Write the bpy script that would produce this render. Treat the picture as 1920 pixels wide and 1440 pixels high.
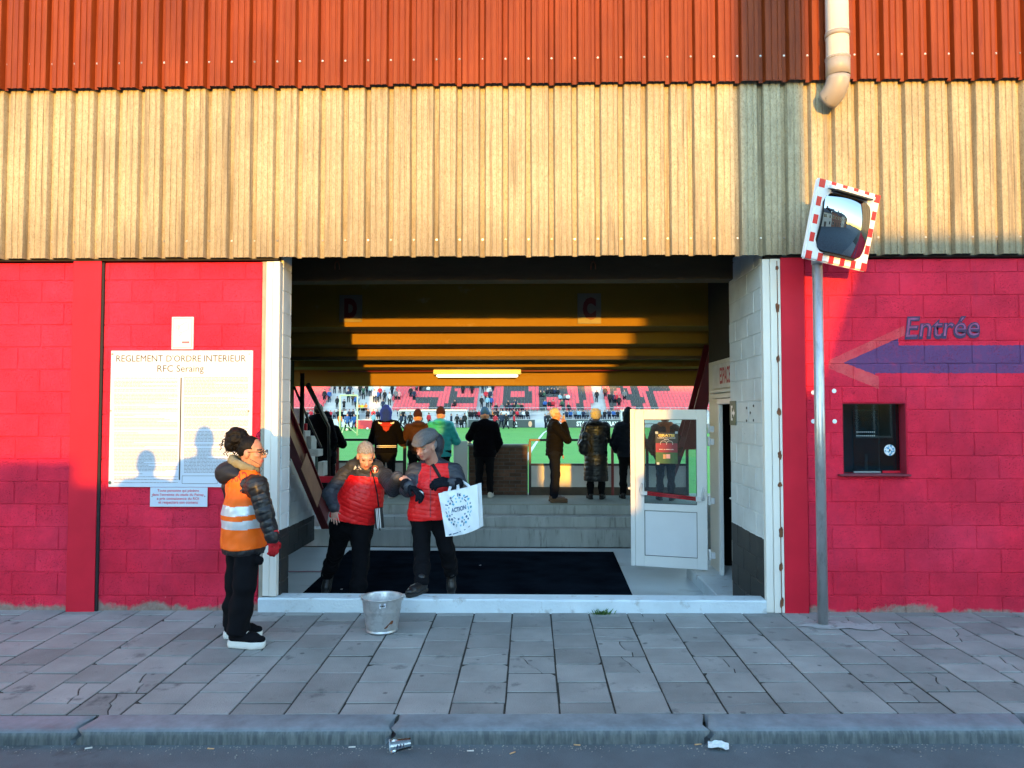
import bpy, bmesh, math, random
import numpy as np
from mathutils import Vector, Matrix, Euler
random.seed(7)
SC = bpy.context.scene
COL = SC.collection
for o in list(bpy.data.objects):
    bpy.data.objects.remove(o)

# ------------------------------------------------------------------ camera
FPX = 1400.0                       # focal length in pixels of the 1920 x 1440 photograph
YAW = math.atan(34 / FPX)
PITCH = math.atan(55 / FPX)
CAM = Vector((0.0, -6.57, 1.737))
cd = bpy.data.cameras.new('camera')
cd.sensor_width = 36.0
cd.lens = FPX / 1920 * 36.0
cd.clip_start = 0.05
cd.clip_end = 3000
cam = bpy.data.objects.new('camera', cd)
COL.objects.link(cam)
cam.location = CAM
cam.rotation_euler = (math.pi / 2 + PITCH, 0, YAW)
SC.camera = cam
CROT = Euler((math.pi / 2 + PITCH, 0, YAW)).to_matrix()

# ------------------------------------------------------------------ light
SUN_TO = Vector((0.088, -1.0, 0.033)).normalized()       # towards the sun: low, behind the viewer, a little to the right
w = bpy.data.worlds.new('World')
SC.world = w
w.use_nodes = True
nt = w.node_tree
nt.nodes.clear()
sky = nt.nodes.new('ShaderNodeTexSky')
sky.sky_type = 'NISHITA'
sky.sun_disc = False
sky.sun_elevation = math.asin(SUN_TO.z)
sky.sun_rotation = math.atan2(SUN_TO.x, SUN_TO.y)
sky.air_density = 0.75
sky.dust_density = 0.0
sky.ozone_density = 1.35
bg = nt.nodes.new('ShaderNodeBackground')
bg.inputs['Strength'].default_value = 0.15
wo = nt.nodes.new('ShaderNodeOutputWorld')
nt.links.new(sky.outputs[0], bg.inputs[0])
nt.links.new(bg.outputs[0], wo.inputs[0])
sl = bpy.data.lights.new('sun', 'SUN')
sl.energy = 0.50
sl.angle = math.radians(0.5)
sl.color = (1.0, 0.47, 0.04)
so = bpy.data.objects.new('sun', sl)
COL.objects.link(so)
so.location = (5, -60, 8)
so.rotation_euler = (-SUN_TO).to_track_quat('-Z', 'Y').to_euler()
SC.view_settings.view_transform = 'Standard'
SC.view_settings.look = 'None'
SC.view_settings.gamma = 1.0
SC.view_settings.use_curve_mapping = False
SC.view_settings.exposure = 4.02
SC.cycles.max_bounces = 5
SC.cycles.diffuse_bounces = 2
SC.cycles.glossy_bounces = 3
SC.cycles.transmission_bounces = 6
SC.cycles.transparent_max_bounces = 8
SC.cycles.caustics_reflective = False
SC.cycles.caustics_refractive = False
SC.cycles.use_denoising = True

# ------------------------------------------------------------------ measuring helpers
def W(px, py, Y):
    """point seen at photo pixel (px, py) on the upright plane Y"""
    d = CROT @ Vector(((px - 960) / FPX, -(py - 720) / FPX, -1.0))
    t = (Y - CAM.y) / d.y
    return CAM + d * t

def WX(px, Y):
    return W(px, 775, Y).x

def WZ(py, Y, px=994):
    return W(px, py, Y).z

def G(px, py, z):
    """point seen at a pixel on the level plane z"""
    d = CROT @ Vector(((px - 960) / FPX, -(py - 720) / FPX, -1.0))
    t = (z - CAM.z) / d.z
    return CAM + d * t

# ------------------------------------------------------------------ materials
MATS = {}
def N(t, kind, **kw):
    n = t.nodes.new(kind)
    for k, v in kw.items():
        if k.startswith('i_'):
            n.inputs[k[2:]].default_value = v
        else:
            setattr(n, k, v)
    return n

def rgba(c):
    return (c[0], c[1], c[2], 1.0)

def base_mat(name):
    m = bpy.data.materials.new(name)
    m.use_nodes = True
    t = m.node_tree
    t.nodes.clear()
    out = N(t, 'ShaderNodeOutputMaterial')
    b = N(t, 'ShaderNodeBsdfPrincipled')
    t.links.new(b.outputs[0], out.inputs[0])
    MATS[name] = m
    return m, t, b, out

def mathn(t, op, a, b=None, clamp=False):
    n = N(t, 'ShaderNodeMath', operation=op, use_clamp=clamp)
    for i, v in enumerate((a, b)):
        if v is None:
            continue
        if isinstance(v, (int, float)):
            n.inputs[i].default_value = v
        else:
            t.links.new(v, n.inputs[i])
    return n.outputs[0]

def mixc(t, fac, a, b, mode='MIX'):
    n = N(t, 'ShaderNodeMix', data_type='RGBA', blend_type=mode)
    for sock, v in ((n.inputs[0], fac), (n.inputs[6], a), (n.inputs[7], b)):
        if isinstance(v, (int, float)):
            sock.default_value = v
        elif isinstance(v, (tuple, list)):
            sock.default_value = rgba(v)
        else:
            t.links.new(v, sock)
    return n.outputs[2]

def ramp(t, val, lo, hi, a=0.0, b=1.0):
    n = N(t, 'ShaderNodeMapRange')
    n.inputs[1].default_value = lo
    n.inputs[2].default_value = hi
    n.inputs[3].default_value = a
    n.inputs[4].default_value = b
    t.links.new(val, n.inputs[0])
    return n.outputs[0]

def wpos(t, scale=(1, 1, 1)):
    g = N(t, 'ShaderNodeNewGeometry')
    mp = N(t, 'ShaderNodeMapping')
    mp.inputs['Scale'].default_value = scale
    t.links.new(g.outputs['Position'], mp.inputs[0])
    return mp.outputs[0]

def noise(t, vec, scale, detail=4, rough=0.55):
    n = N(t, 'ShaderNodeTexNoise')
    n.inputs['Scale'].default_value = scale
    n.inputs['Detail'].default_value = detail
    n.inputs['Roughness'].default_value = rough
    t.links.new(vec, n.inputs['Vector'])
    return n.outputs[0]

def bumpn(t, b, h, strength=0.3, dist=0.01):
    n = N(t, 'ShaderNodeBump')
    n.inputs['Strength'].default_value = strength
    n.inputs['Distance'].default_value = dist
    t.links.new(h, n.inputs['Height'])
    t.links.new(n.outputs[0], b.inputs['Normal'])

def mat(name, col, rough=0.6, var=0.12, scale=6.0, bump=0.0, bscale=60.0, metal=0.0, spec=0.5, stretch=(1, 1, 1), rnd=0.0, dark=None, dscale=3.0, dlo=0.55, dhi=0.75, sheen=0.0):
    """plain painted or raw surface: colour with noise, optional dark stains, relief and a random tint per piece"""
    if name in MATS:
        return MATS[name]
    m, t, b, out = base_mat(name)
    v = wpos(t, stretch)
    n1 = noise(t, v, scale, 5)
    f = ramp(t, n1, 0.25, 0.75, 1 - var, 1 + var)
    c = mixc(t, 1.0, col, f, 'MULTIPLY')
    # (a grey value in the B socket multiplies all channels)
    if dark is not None:
        n2 = noise(t, v, dscale, 6, 0.65)
        c = mixc(t, ramp(t, n2, dlo, dhi), c, dark)
    if rnd:
        oi = N(t, 'ShaderNodeObjectInfo')
        c = mixc(t, 1.0, c, ramp(t, oi.outputs['Random'], 0, 1, 1 - rnd, 1 + rnd), 'MULTIPLY')
    t.links.new(c, b.inputs['Base Color'])
    b.inputs['Roughness'].default_value = rough
    b.inputs['Metallic'].default_value = metal
    b.inputs['Specular IOR Level'].default_value = spec
    if sheen:
        b.inputs['Sheen Weight'].default_value = sheen
    if bump:
        bumpn(t, b, noise(t, v, bscale, 4), bump, 0.01)
    return m

def emit_mat(name, col, strength):
    if name in MATS:
        return MATS[name]
    m, t, b, out = base_mat(name)
    b.inputs['Base Color'].default_value = rgba(col)
    b.inputs['Emission Color'].default_value = rgba(col)
    b.inputs['Emission Strength'].default_value = strength
    return m

def glass_mat(name, col=(0.75, 0.85, 0.88), mixv=0.12, rough=0.02):
    """thin pane: mostly clear, with a mirror share"""
    if name in MATS:
        return MATS[name]
    m, t, b, out = base_mat(name)
    t.nodes.remove(b)
    tr = N(t, 'ShaderNodeBsdfTransparent')
    tr.inputs[0].default_value = rgba(col)
    gl = N(t, 'ShaderNodeBsdfGlossy')
    gl.inputs['Roughness'].default_value = rough
    fr = N(t, 'ShaderNodeFresnel')
    fr.inputs[0].default_value = 1.5
    mx = N(t, 'ShaderNodeMixShader')
    f = mathn(t, 'ADD', fr.outputs[0], mixv, True)
    t.links.new(f, mx.inputs[0])
    t.links.new(tr.outputs[0], mx.inputs[1])
    t.links.new(gl.outputs[0], mx.inputs[2])
    t.links.new(mx.outputs[0], out.inputs[0])
    return m

# ------------------------------------------------------------------ object helpers
def tag(o, label=None, cat=None, group=None, kind=None):
    if label: o['label'] = label
    if cat: o['category'] = cat
    if group: o['group'] = group
    if kind: o['kind'] = kind
    return o

def empty(name, loc=(0, 0, 0), label=None, cat=None, group=None, kind=None, parent=None):
    o = bpy.data.objects.new(name, None)
    o.empty_display_size = 0.1
    COL.objects.link(o)
    o.location = loc
    if parent:
        o.parent = parent
    tag(o, label, cat, group, kind)
    return o

def wloc(o):
    """world location of an object whose parents are only moved, never turned"""
    v = Vector((0, 0, 0))
    while o is not None:
        v += o.location
        o = o.parent
    return v

def put(name, me, mats, parent=None, label=None, cat=None, group=None, kind=None, world=True, loc=None):
    """link a mesh; vertices are in world coordinates unless loc is given"""
    if mats is not None:
        if not isinstance(mats, (list, tuple)):
            mats = [mats]
        if len(me.materials) == 0:
            for mm in mats:
                me.materials.append(MATS[mm] if isinstance(mm, str) else mm)
    o = bpy.data.objects.new(name, me)
    COL.objects.link(o)
    if parent is not None:
        o.parent = parent
        if loc is None and world:
            o.location = -wloc(parent)
        elif loc is not None:
            o.location = Vector(loc) - wloc(parent)
    elif loc is not None:
        o.location = loc
    tag(o, label, cat, group, kind)
    return o

class MB:
    """collects polygons of one mesh"""
    def __init__(s):
        s.v = []; s.f = []; s.m = []; s.sm = []
    def add(s, vs, fs, m=0, smooth=False):
        o = len(s.v)
        s.v += [tuple(x) for x in vs]
        for f in fs:
            s.f.append([i + o for i in f]); s.m.append(m); s.sm.append(smooth)
        return s
    def box(s, a, b, m=0):
        x0, y0, z0 = [min(a[i], b[i]) for i in range(3)]
        x1, y1, z1 = [max(a[i], b[i]) for i in range(3)]
        vs = [(x0,y0,z0),(x1,y0,z0),(x1,y1,z0),(x0,y1,z0),(x0,y0,z1),(x1,y0,z1),(x1,y1,z1),(x0,y1,z1)]
        return s.add(vs, [(0,3,2,1),(4,5,6,7),(0,1,5,4),(1,2,6,5),(2,3,7,6),(3,0,4,7)], m)
    def obox(s, c, ax, ay, az, m=0):
        """box from centre and three half vectors"""
        c, ax, ay, az = Vector(c), Vector(ax), Vector(ay), Vector(az)
        vs = [c + sx*ax + sy*ay + sz*az for sz in (-1,1) for sx, sy in ((-1,-1),(1,-1),(1,1),(-1,1))]
        return s.add(vs, [(0,3,2,1),(4,5,6,7),(0,1,5,4),(1,2,6,5),(2,3,7,6),(3,0,4,7)], m)
    def bbox(s, a, b, bev=0.004, m=0):
        """box with chamfered edges"""
        bm = bmesh.new()
        a, b = Vector(a), Vector(b)
        c = (a + b) / 2; d = b - a
        bmesh.ops.create_cube(bm, size=1.0)
        for v in bm.verts:
            v.co = Vector((v.co.x * abs(d.x), v.co.y * abs(d.y), v.co.z * abs(d.z))) + c
        bmesh.ops.bevel(bm, geom=list(bm.edges), offset=min(bev, 0.45 * min(abs(d.x), abs(d.y), abs(d.z))), segments=1, affect='EDGES')
        bm.verts.index_update()
        s.add([v.co[:] for v in bm.verts], [[v.index for v in f.verts] for f in bm.faces], m)
        bm.free()
        return s
    def ring(s, pts, nrm_list, radii, n=12, m=0, caps=True, smooth=True):
        vs = []; fs = []
        k = len(pts)
        up0 = None
        for p, d, r in zip(pts, nrm_list, radii):
            d = Vector(d).normalized()
            if up0 is None:
                up0 = Vector((0,0,1)) if abs(d.z) < 0.9 else Vector((1,0,0))
            u = (up0 - d * up0.dot(d)).normalized()
            w_ = d.cross(u)
            up0 = u
            for i in range(n):
                a = 2 * math.pi * i / n
                vs.append(Vector(p) + r * (math.cos(a) * u + math.sin(a) * w_))
        for j in range(k - 1):
            for i in range(n):
                fs.append((j*n+i, j*n+(i+1) % n, (j+1)*n+(i+1) % n, (j+1)*n+i))
        s.add(vs, fs, m, smooth)
        if caps:
            o = len(s.v) - len(vs)
            s.f.append([o + i for i in range(n)][::-1]); s.m.append(m); s.sm.append(False)
            s.f.append([o + (k-1)*n + i for i in range(n)]); s.m.append(m); s.sm.append(False)
        return s
    def cyl(s, a, b, r0, r1=None, n=16, m=0, caps=True):
        a, b = Vector(a), Vector(b)
        d = b - a
        return s.ring([a, b], [d, d], [r0, r0 if r1 is None else r1], n, m, caps)
    def tube(s, pts, r, n=8, m=0, caps=True):
        pts = [Vector(p) for p in pts]
        ds = []
        for i in range(len(pts)):
            a = pts[max(0, i-1)]; b = pts[min(len(pts)-1, i+1)]
            ds.append(b - a)
        rr = r if isinstance(r, (list, tuple)) else [r] * len(pts)
        return s.ring(pts, ds, rr, n, m, caps)
    def lathe(s, prof, c=(0,0,0), n=32, m=0):
        vs = []; fs = []
        c = Vector(c)
        for r, z in prof:
            for i in range(n):
                a = 2*math.pi*i/n
                vs.append(c + Vector((r*math.cos(a), r*math.sin(a), z)))
        for j in range(len(prof)-1):
            for i in range(n):
                fs.append((j*n+i, j*n+(i+1) % n, (j+1)*n+(i+1) % n, (j+1)*n+i))
        return s.add(vs, fs, m, True)
    def prism(s, poly, to3, t, m=0):
        """polygon (2-D points) mapped by to3(x, y, depth) and extruded by t"""
        n = len(poly)
        a = [to3(x, y, 0) for x, y in poly]; b = [to3(x, y, t) for x, y in poly]
        fs = [list(range(n)), list(range(2*n-1, n-1, -1))] + [(i, i+n, (i+1) % n + n, (i+1) % n) for i in range(n)]
        return s.add(a + b, fs, m)
    def mesh(s, name='m'):
        me = bpy.data.meshes.new(name)
        me.from_pydata(s.v, [], s.f)
        me.polygons.foreach_set('material_index', s.m)
        me.polygons.foreach_set('use_smooth', s.sm)
        me.update()
        bm = bmesh.new(); bm.from_mesh(me)
        bmesh.ops.recalc_face_normals(bm, faces=bm.faces)
        bm.to_mesh(me); bm.free()
        return me
    def build(s, name, mats, parent=None, **kw):
        return put(name, s.mesh(name), mats, parent, **kw)

def text_mesh(txt, size, bold=0.0, extrude=0.0, space=1.0, align='CENTER', shear=0.0, wx=1.0):
    cu = bpy.data.curves.new('t', 'FONT')
    cu.body = txt; cu.size = size; cu.offset = bold; cu.extrude = extrude
    cu.space_character = space; cu.align_x = align; cu.align_y = 'CENTER'; cu.shear = shear
    cu.resolution_u = 3
    o = bpy.data.objects.new('t', cu)
    COL.objects.link(o)
    dg = bpy.context.evaluated_depsgraph_get()
    me = bpy.data.meshes.new_from_object(o.evaluated_get(dg))
    bpy.data.objects.remove(o)
    bpy.data.curves.remove(cu)
    me.materials.clear()
    return me

def text(name, txt, width, c, ax, ay, matname, parent, bold=0.0, space=1.0, height=None, **kw):
    """lettering of a given width laid flat at c, reading along ax, upright along ay"""
    me = text_mesh(txt, 1.0, bold, 0.0, space, **kw)
    n = len(me.vertices)
    co = np.empty(n*3); me.vertices.foreach_get('co', co); co = co.reshape(-1, 3)
    x0, x1 = co[:,0].min(), co[:,0].max(); y0, y1 = co[:,1].min(), co[:,1].max()
    sx = width / (x1 - x0)
    sy = sx if height is None else height / (y1 - y0)
    ax, ay = np.array(Vector(ax).normalized()), np.array(Vector(ay).normalized())
    p = np.array(c)[None, :] + ((co[:,0:1] - (x0+x1)/2) * sx) * ax + ((co[:,1:2] - (y0+y1)/2) * sy) * ay
    me.vertices.foreach_set('co', p.ravel()); me.update()
    return put(name, me, matname, parent)

def copy_tree(o, parent=None):
    c = o.copy()
    COL.objects.link(c)
    c.parent = parent
    for ch in o.children:
        copy_tree(ch, c)
    return c
# ================================================================== materials of the setting
def zdark(t, c, b, z0, darkcol):
    pass

def wall_paint(name, red, arrow=False):
    """painted concrete block: pores, patchy paint, bare grimy foot; the wall with the arrow carries its sprayed paint"""
    m, t, b, out = base_mat(name)
    v = wpos(t)
    big = noise(t, v, 1.7, 4)
    c = mixc(t, ramp(t, noise(t, v, 0.9, 5, 0.65), 0.42, 0.68, 0, 0.55), red, (0.55, 0.036, 0.085))
    c = mixc(t, 1.0, c, ramp(t, big, 0.3, 0.7, 0.76, 1.12), 'MULTIPLY')
    c = mixc(t, 1.0, c, ramp(t, noise(t, v, 9, 5, 0.7), 0.3, 0.7, 0.86, 1.08), 'MULTIPLY')
    oi = N(t, 'ShaderNodeObjectInfo')
    c = mixc(t, 1.0, c, ramp(t, oi.outputs['Random'], 0, 1, 0.93, 1.07), 'MULTIPLY')
    sp = N(t, 'ShaderNodeSeparateXYZ')
    t.links.new(v, sp.inputs[0])
    X, Z = sp.outputs[0], sp.outputs[2]
    if arrow:
        p0 = W(1582, 680, 0)
        wob = mathn(t, 'MULTIPLY', mathn(t, 'SUBTRACT', noise(t, v, 30, 3), 0.5), 0.02)
        u = mathn(t, 'ADD', mathn(t, 'SUBTRACT', X, p0.x), wob)
        q = mathn(t, 'ADD', mathn(t, 'SUBTRACT', Z, p0.z), wob)
        LT = lambda a, b_: mathn(t, 'LESS_THAN', a, b_)
        GT = lambda a, b_: mathn(t, 'GREATER_THAN', a, b_)
        AND = lambda a, b_: mathn(t, 'MULTIPLY', a, b_)
        OR = lambda a, b_: mathn(t, 'MAXIMUM', a, b_)
        up, dn = GT(q, 0.0), LT(q, 0.0)
        head = AND(AND(LT(q, mathn(t, 'MULTIPLY', u, 0.45)), GT(q, mathn(t, 'MULTIPLY', u, -0.40))), GT(u, 0.0))
        ext = OR(OR(AND(up, LT(u, 0.475)), AND(dn, LT(u, 0.27))), AND(LT(q, 0.150), GT(q, -0.093)))
        arrowm = AND(head, ext)
        u2 = mathn(t, 'ADD', u, 0.13)
        hz = AND(AND(LT(q, mathn(t, 'ADD', mathn(t, 'MULTIPLY', u2, 0.46), 0.02)), GT(q, mathn(t, 'SUBTRACT', mathn(t, 'MULTIPLY', u2, -0.42), 0.05))), GT(u2, 0.0))
        hx = OR(AND(up, LT(u, 0.53)), AND(dn, LT(u, 0.30)))
        edge = OR(GT(q, mathn(t, 'MULTIPLY', u, 0.45)), LT(q, mathn(t, 'MULTIPLY', u, -0.40)))
        halo = AND(AND(hz, hx), edge)
        soft = ramp(t, noise(t, v, 9, 3), 0.3, 0.7, 0.15, 0.55)
        c = mixc(t, mathn(t, 'MULTIPLY', halo, soft), c, (0.62, 0.17, 0.15))
        c = mixc(t, mathn(t, 'MULTIPLY', arrowm, ramp(t, noise(t, v, 14, 5, 0.7), 0.25, 0.5, 0.75, 0.97)), c, (0.115, 0.058, 0.165))
    pn = noise(t, v, 75, 3, 0.75)
    pm = noise(t, v, 4, 3)
    pores = mathn(t, 'MULTIPLY', ramp(t, pn, 0.57, 0.64), ramp(t, pm, 0.38, 0.62, 0.15, 1.0), True)
    c = mixc(t, mathn(t, 'MULTIPLY', pores, 0.75), c, (red[0]*0.28, red[1]*0.35, red[2]*0.4))
    chips = ramp(t, noise(t, v, 22, 4, 0.7), 0.735, 0.75)
    c = mixc(t, chips, c, (0.55, 0.45, 0.42))
    drip = noise(t, wpos(t, (1, 1, 0.12)), 7, 5, 0.65)
    c = mixc(t, mathn(t, 'MULTIPLY', ramp(t, drip, 0.60, 0.74), 0.35), c, (red[0]*0.45, red[1]*1.2, red[2]*1.1))
    foot = mathn(t, 'ADD', Z, mathn(t, 'MULTIPLY', mathn(t, 'SUBTRACT', noise(t, v, 3.2, 6, 0.7), 0.5), 0.34))
    fm = ramp(t, foot, 0.075, 0.03)
    c = mixc(t, mathn(t, 'MULTIPLY', fm, 0.85), c, mixc(t, noise(t, v, 25, 4), (0.10, 0.11, 0.07), (0.36, 0.35, 0.30)))
    t.links.new(c, b.inputs['Base Color'])
    b.inputs['Roughness'].default_value = 0.75
    b.inputs['Specular IOR Level'].default_value = 0.10
    h = mathn(t, 'SUBTRACT', noise(t, v, 60, 5, 0.65), mathn(t, 'MULTIPLY', pores, 0.6))
    bumpn(t, b, h, 0.8, 0.008)
    return m

RED = (0.75, 0.025, 0.062)
wall_paint('wall_red', RED)
wall_paint('wall_red_arrow', RED, True)

def dado_paint(name, zd, top=(0.66, 0.70, 0.70), low=(0.010, 0.014, 0.017)):
    m, t, b, out = base_mat(name)
    v = wpos(t)
    sp = N(t, 'ShaderNodeSeparateXYZ')
    t.links.new(v, sp.inputs[0])
    z = mathn(t, 'ADD', sp.outputs[2], mathn(t, 'MULTIPLY', mathn(t, 'SUBTRACT', noise(t, v, 12, 4), 0.5), 0.03))
    c = mixc(t, mathn(t, 'GREATER_THAN', z, zd), low, top)
    c = mixc(t, 1.0, c, ramp(t, noise(t, v, 2.5, 5), 0.3, 0.7, 0.82, 1.1), 'MULTIPLY')
    c = mixc(t, ramp(t, noise(t, v, 30, 4), 0.70, 0.74), c, (0.2, 0.2, 0.19))
    t.links.new(c, b.inputs['Base Color'])
    b.inputs['Roughness'].default_value = 0.6
    bumpn(t, b, noise(t, v, 60, 4), 0.35, 0.006)
    return m
dado_paint('dado_right', 0.64)
dado_paint('dado_left', 0.70)
dado_paint('dado_back', 0.14)

def cladding(name, col, col2, fibre=0.0):
    m, t, b, out = base_mat(name)
    v = wpos(t, (1, 1, 0.10 if not fibre else 0.6))
    s = noise(t, v, 22 if not fibre else 38, 5, 0.7)
    c = mixc(t, ramp(t, s, 0.35, 0.7), col, col2)
    v2 = wpos(t)
    c = mixc(t, 1.0, c, ramp(t, noise(t, v2, 1.6, 4), 0.3, 0.7, 0.84, 1.12), 'MULTIPLY')
    if fibre:
        f = noise(t, wpos(t, (1, 1, 0.55)), 85, 4, 0.8)
        c = mixc(t, mathn(t, 'MULTIPLY', ramp(t, f, 0.5, 0.68), fibre), c, (0.20, 0.16, 0.09))
        g = noise(t, wpos(t, (1, 1, 0.05)), 13, 5, 0.65)
        c = mixc(t, mathn(t, 'MULTIPLY', ramp(t, g, 0.53, 0.66), 0.75), c, (0.19, 0.16, 0.11))
        sz = N(t, 'ShaderNodeSeparateXYZ'); t.links.new(v2, sz.inputs[0])
        lowz = mathn(t, 'ADD', sz.outputs[2], mathn(t, 'MULTIPLY', mathn(t, 'SUBTRACT', noise(t, wpos(t, (1, 1, 0.15)), 12, 5, 0.7), 0.5), 1.1))
        c = mixc(t, mathn(t, 'MULTIPLY', ramp(t, lowz, 3.55, 3.12), 0.45), c, (0.17, 0.135, 0.085))
        oi = N(t, 'ShaderNodeObjectInfo')
        c = mixc(t, 1.0, c, ramp(t, oi.outputs['Random'], 0, 1, 0.92, 1.06), 'MULTIPLY')
        bumpn(t, b, f, 0.25, 0.004)
    t.links.new(c, b.inputs['Base Color'])
    b.inputs['Roughness'].default_value = 0.5 if not fibre else 0.8
    b.inputs['Specular IOR Level'].default_value = 0.18 if not fibre else 0.08
    return m
cladding('cladding_red', (0.225, 0.042, 0.008), (0.165, 0.028, 0.007))
cladding('cladding_beige', (0.46, 0.395, 0.27), (0.35, 0.30, 0.205), 0.8)
mat('steel_red', (0.55, 0.015, 0.036), 0.5, 0.12, 3, 0.05, 30, spec=.15)
mat('steel_maroon', (0.16, 0.012, 0.02), 0.4, 0.15, 4)
mat('jamb_paint', (0.74, 0.72, 0.66), 0.5, 0.06, 3, 0.1, 40, dark=(0.30, 0.25, 0.18), dscale=9, dlo=0.68, dhi=0.74, stretch=(1, 1, 0.4))
mat('jamb_paint_dark', (0.30, 0.27, 0.22), 0.6, 0.2, 8)
mat('rust', (0.16, 0.055, 0.022), 0.85, 0.4, 30, 0.6, 80)
mat('black_gap', (0.012, 0.012, 0.014), 0.8)
mat('lintel_wood', (0.07, 0.045, 0.02), 0.75, 0.25, 5, 0.3, 30, stretch=(0.3, 1, 1), dark=(0.10, 0.07, 0.04), dscale=14, dlo=0.62, dhi=0.72)
mat('riser_concrete', (0.235, 0.132, 0.006), 0.8, 0.10, 2.5, 0.25, 40, stretch=(0.5, 1, 1), dark=(0.30, 0.21, 0.10), dscale=6, dlo=0.62, dhi=0.75)
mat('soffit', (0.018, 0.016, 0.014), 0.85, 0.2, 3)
mat('sill_paint', (0.56, 0.65, 0.70), 0.6, 0.10, 4, 0.5, 45, dark=(0.36, 0.38, 0.38), dscale=9, dlo=0.58, dhi=0.72)
mat('floor_paint', (0.42, 0.50, 0.53), 0.5, 0.10, 1.5, 0.15, 25, dark=(0.20, 0.22, 0.22), dscale=1.6, dlo=0.60, dhi=0.76, stretch=(0.5, 1, 1))
mat('step_concrete', (0.46, 0.49, 0.48), 0.9, 0.2, 3, 0.4, 50, dark=(0.13, 0.13, 0.11), dscale=9, dlo=0.55, dhi=0.78, stretch=(1.6, 1, 0.25))
mat('landing_concrete', (0.31, 0.33, 0.27), 0.85, 0.14, 2, 0.3, 50, dark=(0.16, 0.16, 0.12), dscale=5, dlo=0.6, dhi=0.8)
mat('floor_line', (0.24, 0.10, 0.15), 0.6)
mat('rubber_mat', (0.0075, 0.012, 0.019), 1.0, 0.5, 3, 0.2, 200, spec=0.0)
mat('slab', (0.245, 0.252, 0.245), 0.9, 0.20, 3.0, 0.6, 110, rnd=0.20, dark=(0.10, 0.105, 0.11), dscale=5, dlo=0.60, dhi=0.74)
def slab_wear():
    m = MATS['slab']; t = m.node_tree
    b = [n for n in t.nodes if n.type == 'BSDF_PRINCIPLED'][0]
    src = b.inputs['Base Color'].links[0].from_socket
    v = wpos(t)
    vo = N(t, 'ShaderNodeTexVoronoi'); vo.inputs['Scale'].default_value = 5.5; t.links.new(v, vo.inputs['Vector'])
    r_ = N(t, 'ShaderNodeSeparateColor'); t.links.new(vo.outputs['Color'], r_.inputs[0])
    spot = mathn(t, 'MULTIPLY', ramp(t, vo.outputs['Distance'], 0.115, 0.075), mathn(t, 'GREATER_THAN', r_.outputs[0], 0.72))
    c = mixc(t, mathn(t, 'MULTIPLY', spot, 0.7), src, (0.055, 0.06, 0.062))
    sp2 = ramp(t, noise(t, v, 85, 3, 0.8), 0.62, 0.70)
    c = mixc(t, mathn(t, 'MULTIPLY', sp2, 0.5), c, (0.36, 0.38, 0.38))
    sp3 = ramp(t, noise(t, v, 60, 3, 0.8), 0.36, 0.30)
    c = mixc(t, mathn(t, 'MULTIPLY', sp3, 0.5), c, (0.10, 0.11, 0.11))
    t.links.new(c, b.inputs['Base Color'])
slab_wear()
mat('slab_bed', (0.022, 0.024, 0.02), 0.95, 0.4, 40, 0.6, 60)
mat('cement_patch', (0.34, 0.35, 0.35), 0.85, 0.15, 8, 0.4, 60, dark=(0.14, 0.14, 0.13), dscale=12, dlo=0.55, dhi=0.7)
mat('asphalt', (0.105, 0.13, 0.145), 0.9, 0.25, 3, 0.9, 160, dark=(0.035, 0.035, 0.035), dscale=1.1, dlo=0.62, dhi=0.75)

def kerb_material():
    m, t, b, out = base_mat('bluestone')
    v = wpos(t)
    c = mixc(t, 1.0, (0.175, 0.22, 0.25), ramp(t, noise(t, v, 7, 6, 0.65), 0.3, 0.7, 0.7, 1.2), 'MULTIPLY')
    streak = noise(t, wpos(t, (1, 1, 0.15)), 45, 4)
    ge = N(t, 'ShaderNodeNewGeometry')
    sp = N(t, 'ShaderNodeSeparateXYZ')
    t.links.new(ge.outputs['True Normal'], sp.inputs[0])
    side = ramp(t, sp.outputs[1], -0.5, -0.95)
    dirt = mixc(t, ramp(t, streak, 0.4, 0.65), (0.045, 0.055, 0.055), (0.14, 0.15, 0.14))
    c = mixc(t, mathn(t, 'MULTIPLY', side, 0.8), c, dirt)
    t.links.new(c, b.inputs['Base Color'])
    b.inputs['Roughness'].default_value = 0.6
    bumpn(t, b, noise(t, v, 60, 5), 0.35, 0.006)
kerb_material()

def grass_material():
    m, t, b, out = base_mat('pitch_grass')
    v = wpos(t)
    c = mixc(t, noise(t, v, 0.35, 3), (0.075, 0.34, 0.035), (0.13, 0.44, 0.055))
    c = mixc(t, ramp(t, noise(t, wpos(t, (1, 0.35, 1)), 1.3, 5, 0.7), 0.60, 0.72), c, (0.05, 0.17, 0.03))
    t.links.new(c, b.inputs['Base Color'])
    b.inputs['Roughness'].default_value = 0.9
    bumpn(t, b, noise(t, v, 30, 3), 0.5, 0.05)
grass_material()
mat('line_white', (0.80, 0.82, 0.80), 0.8)
mat('earth', (0.10, 0.09, 0.07), 0.95, 0.2, 0.5)

# ================================================================== ground
def zg(x, y):
    xx = max(-8.0, min(8.0, x))
    return 0.014 + 0.0229 * y + xx * (0.004 - 0.0036 * y)

mb = MB()
mb.add([(-900, -900, -1.0), (900, -900, -1.0), (900, 900, -1.0), (-900, 900, -1.0)], [(0, 1, 2, 3)])
mb.build('ground', 'earth', kind='structure')

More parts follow.
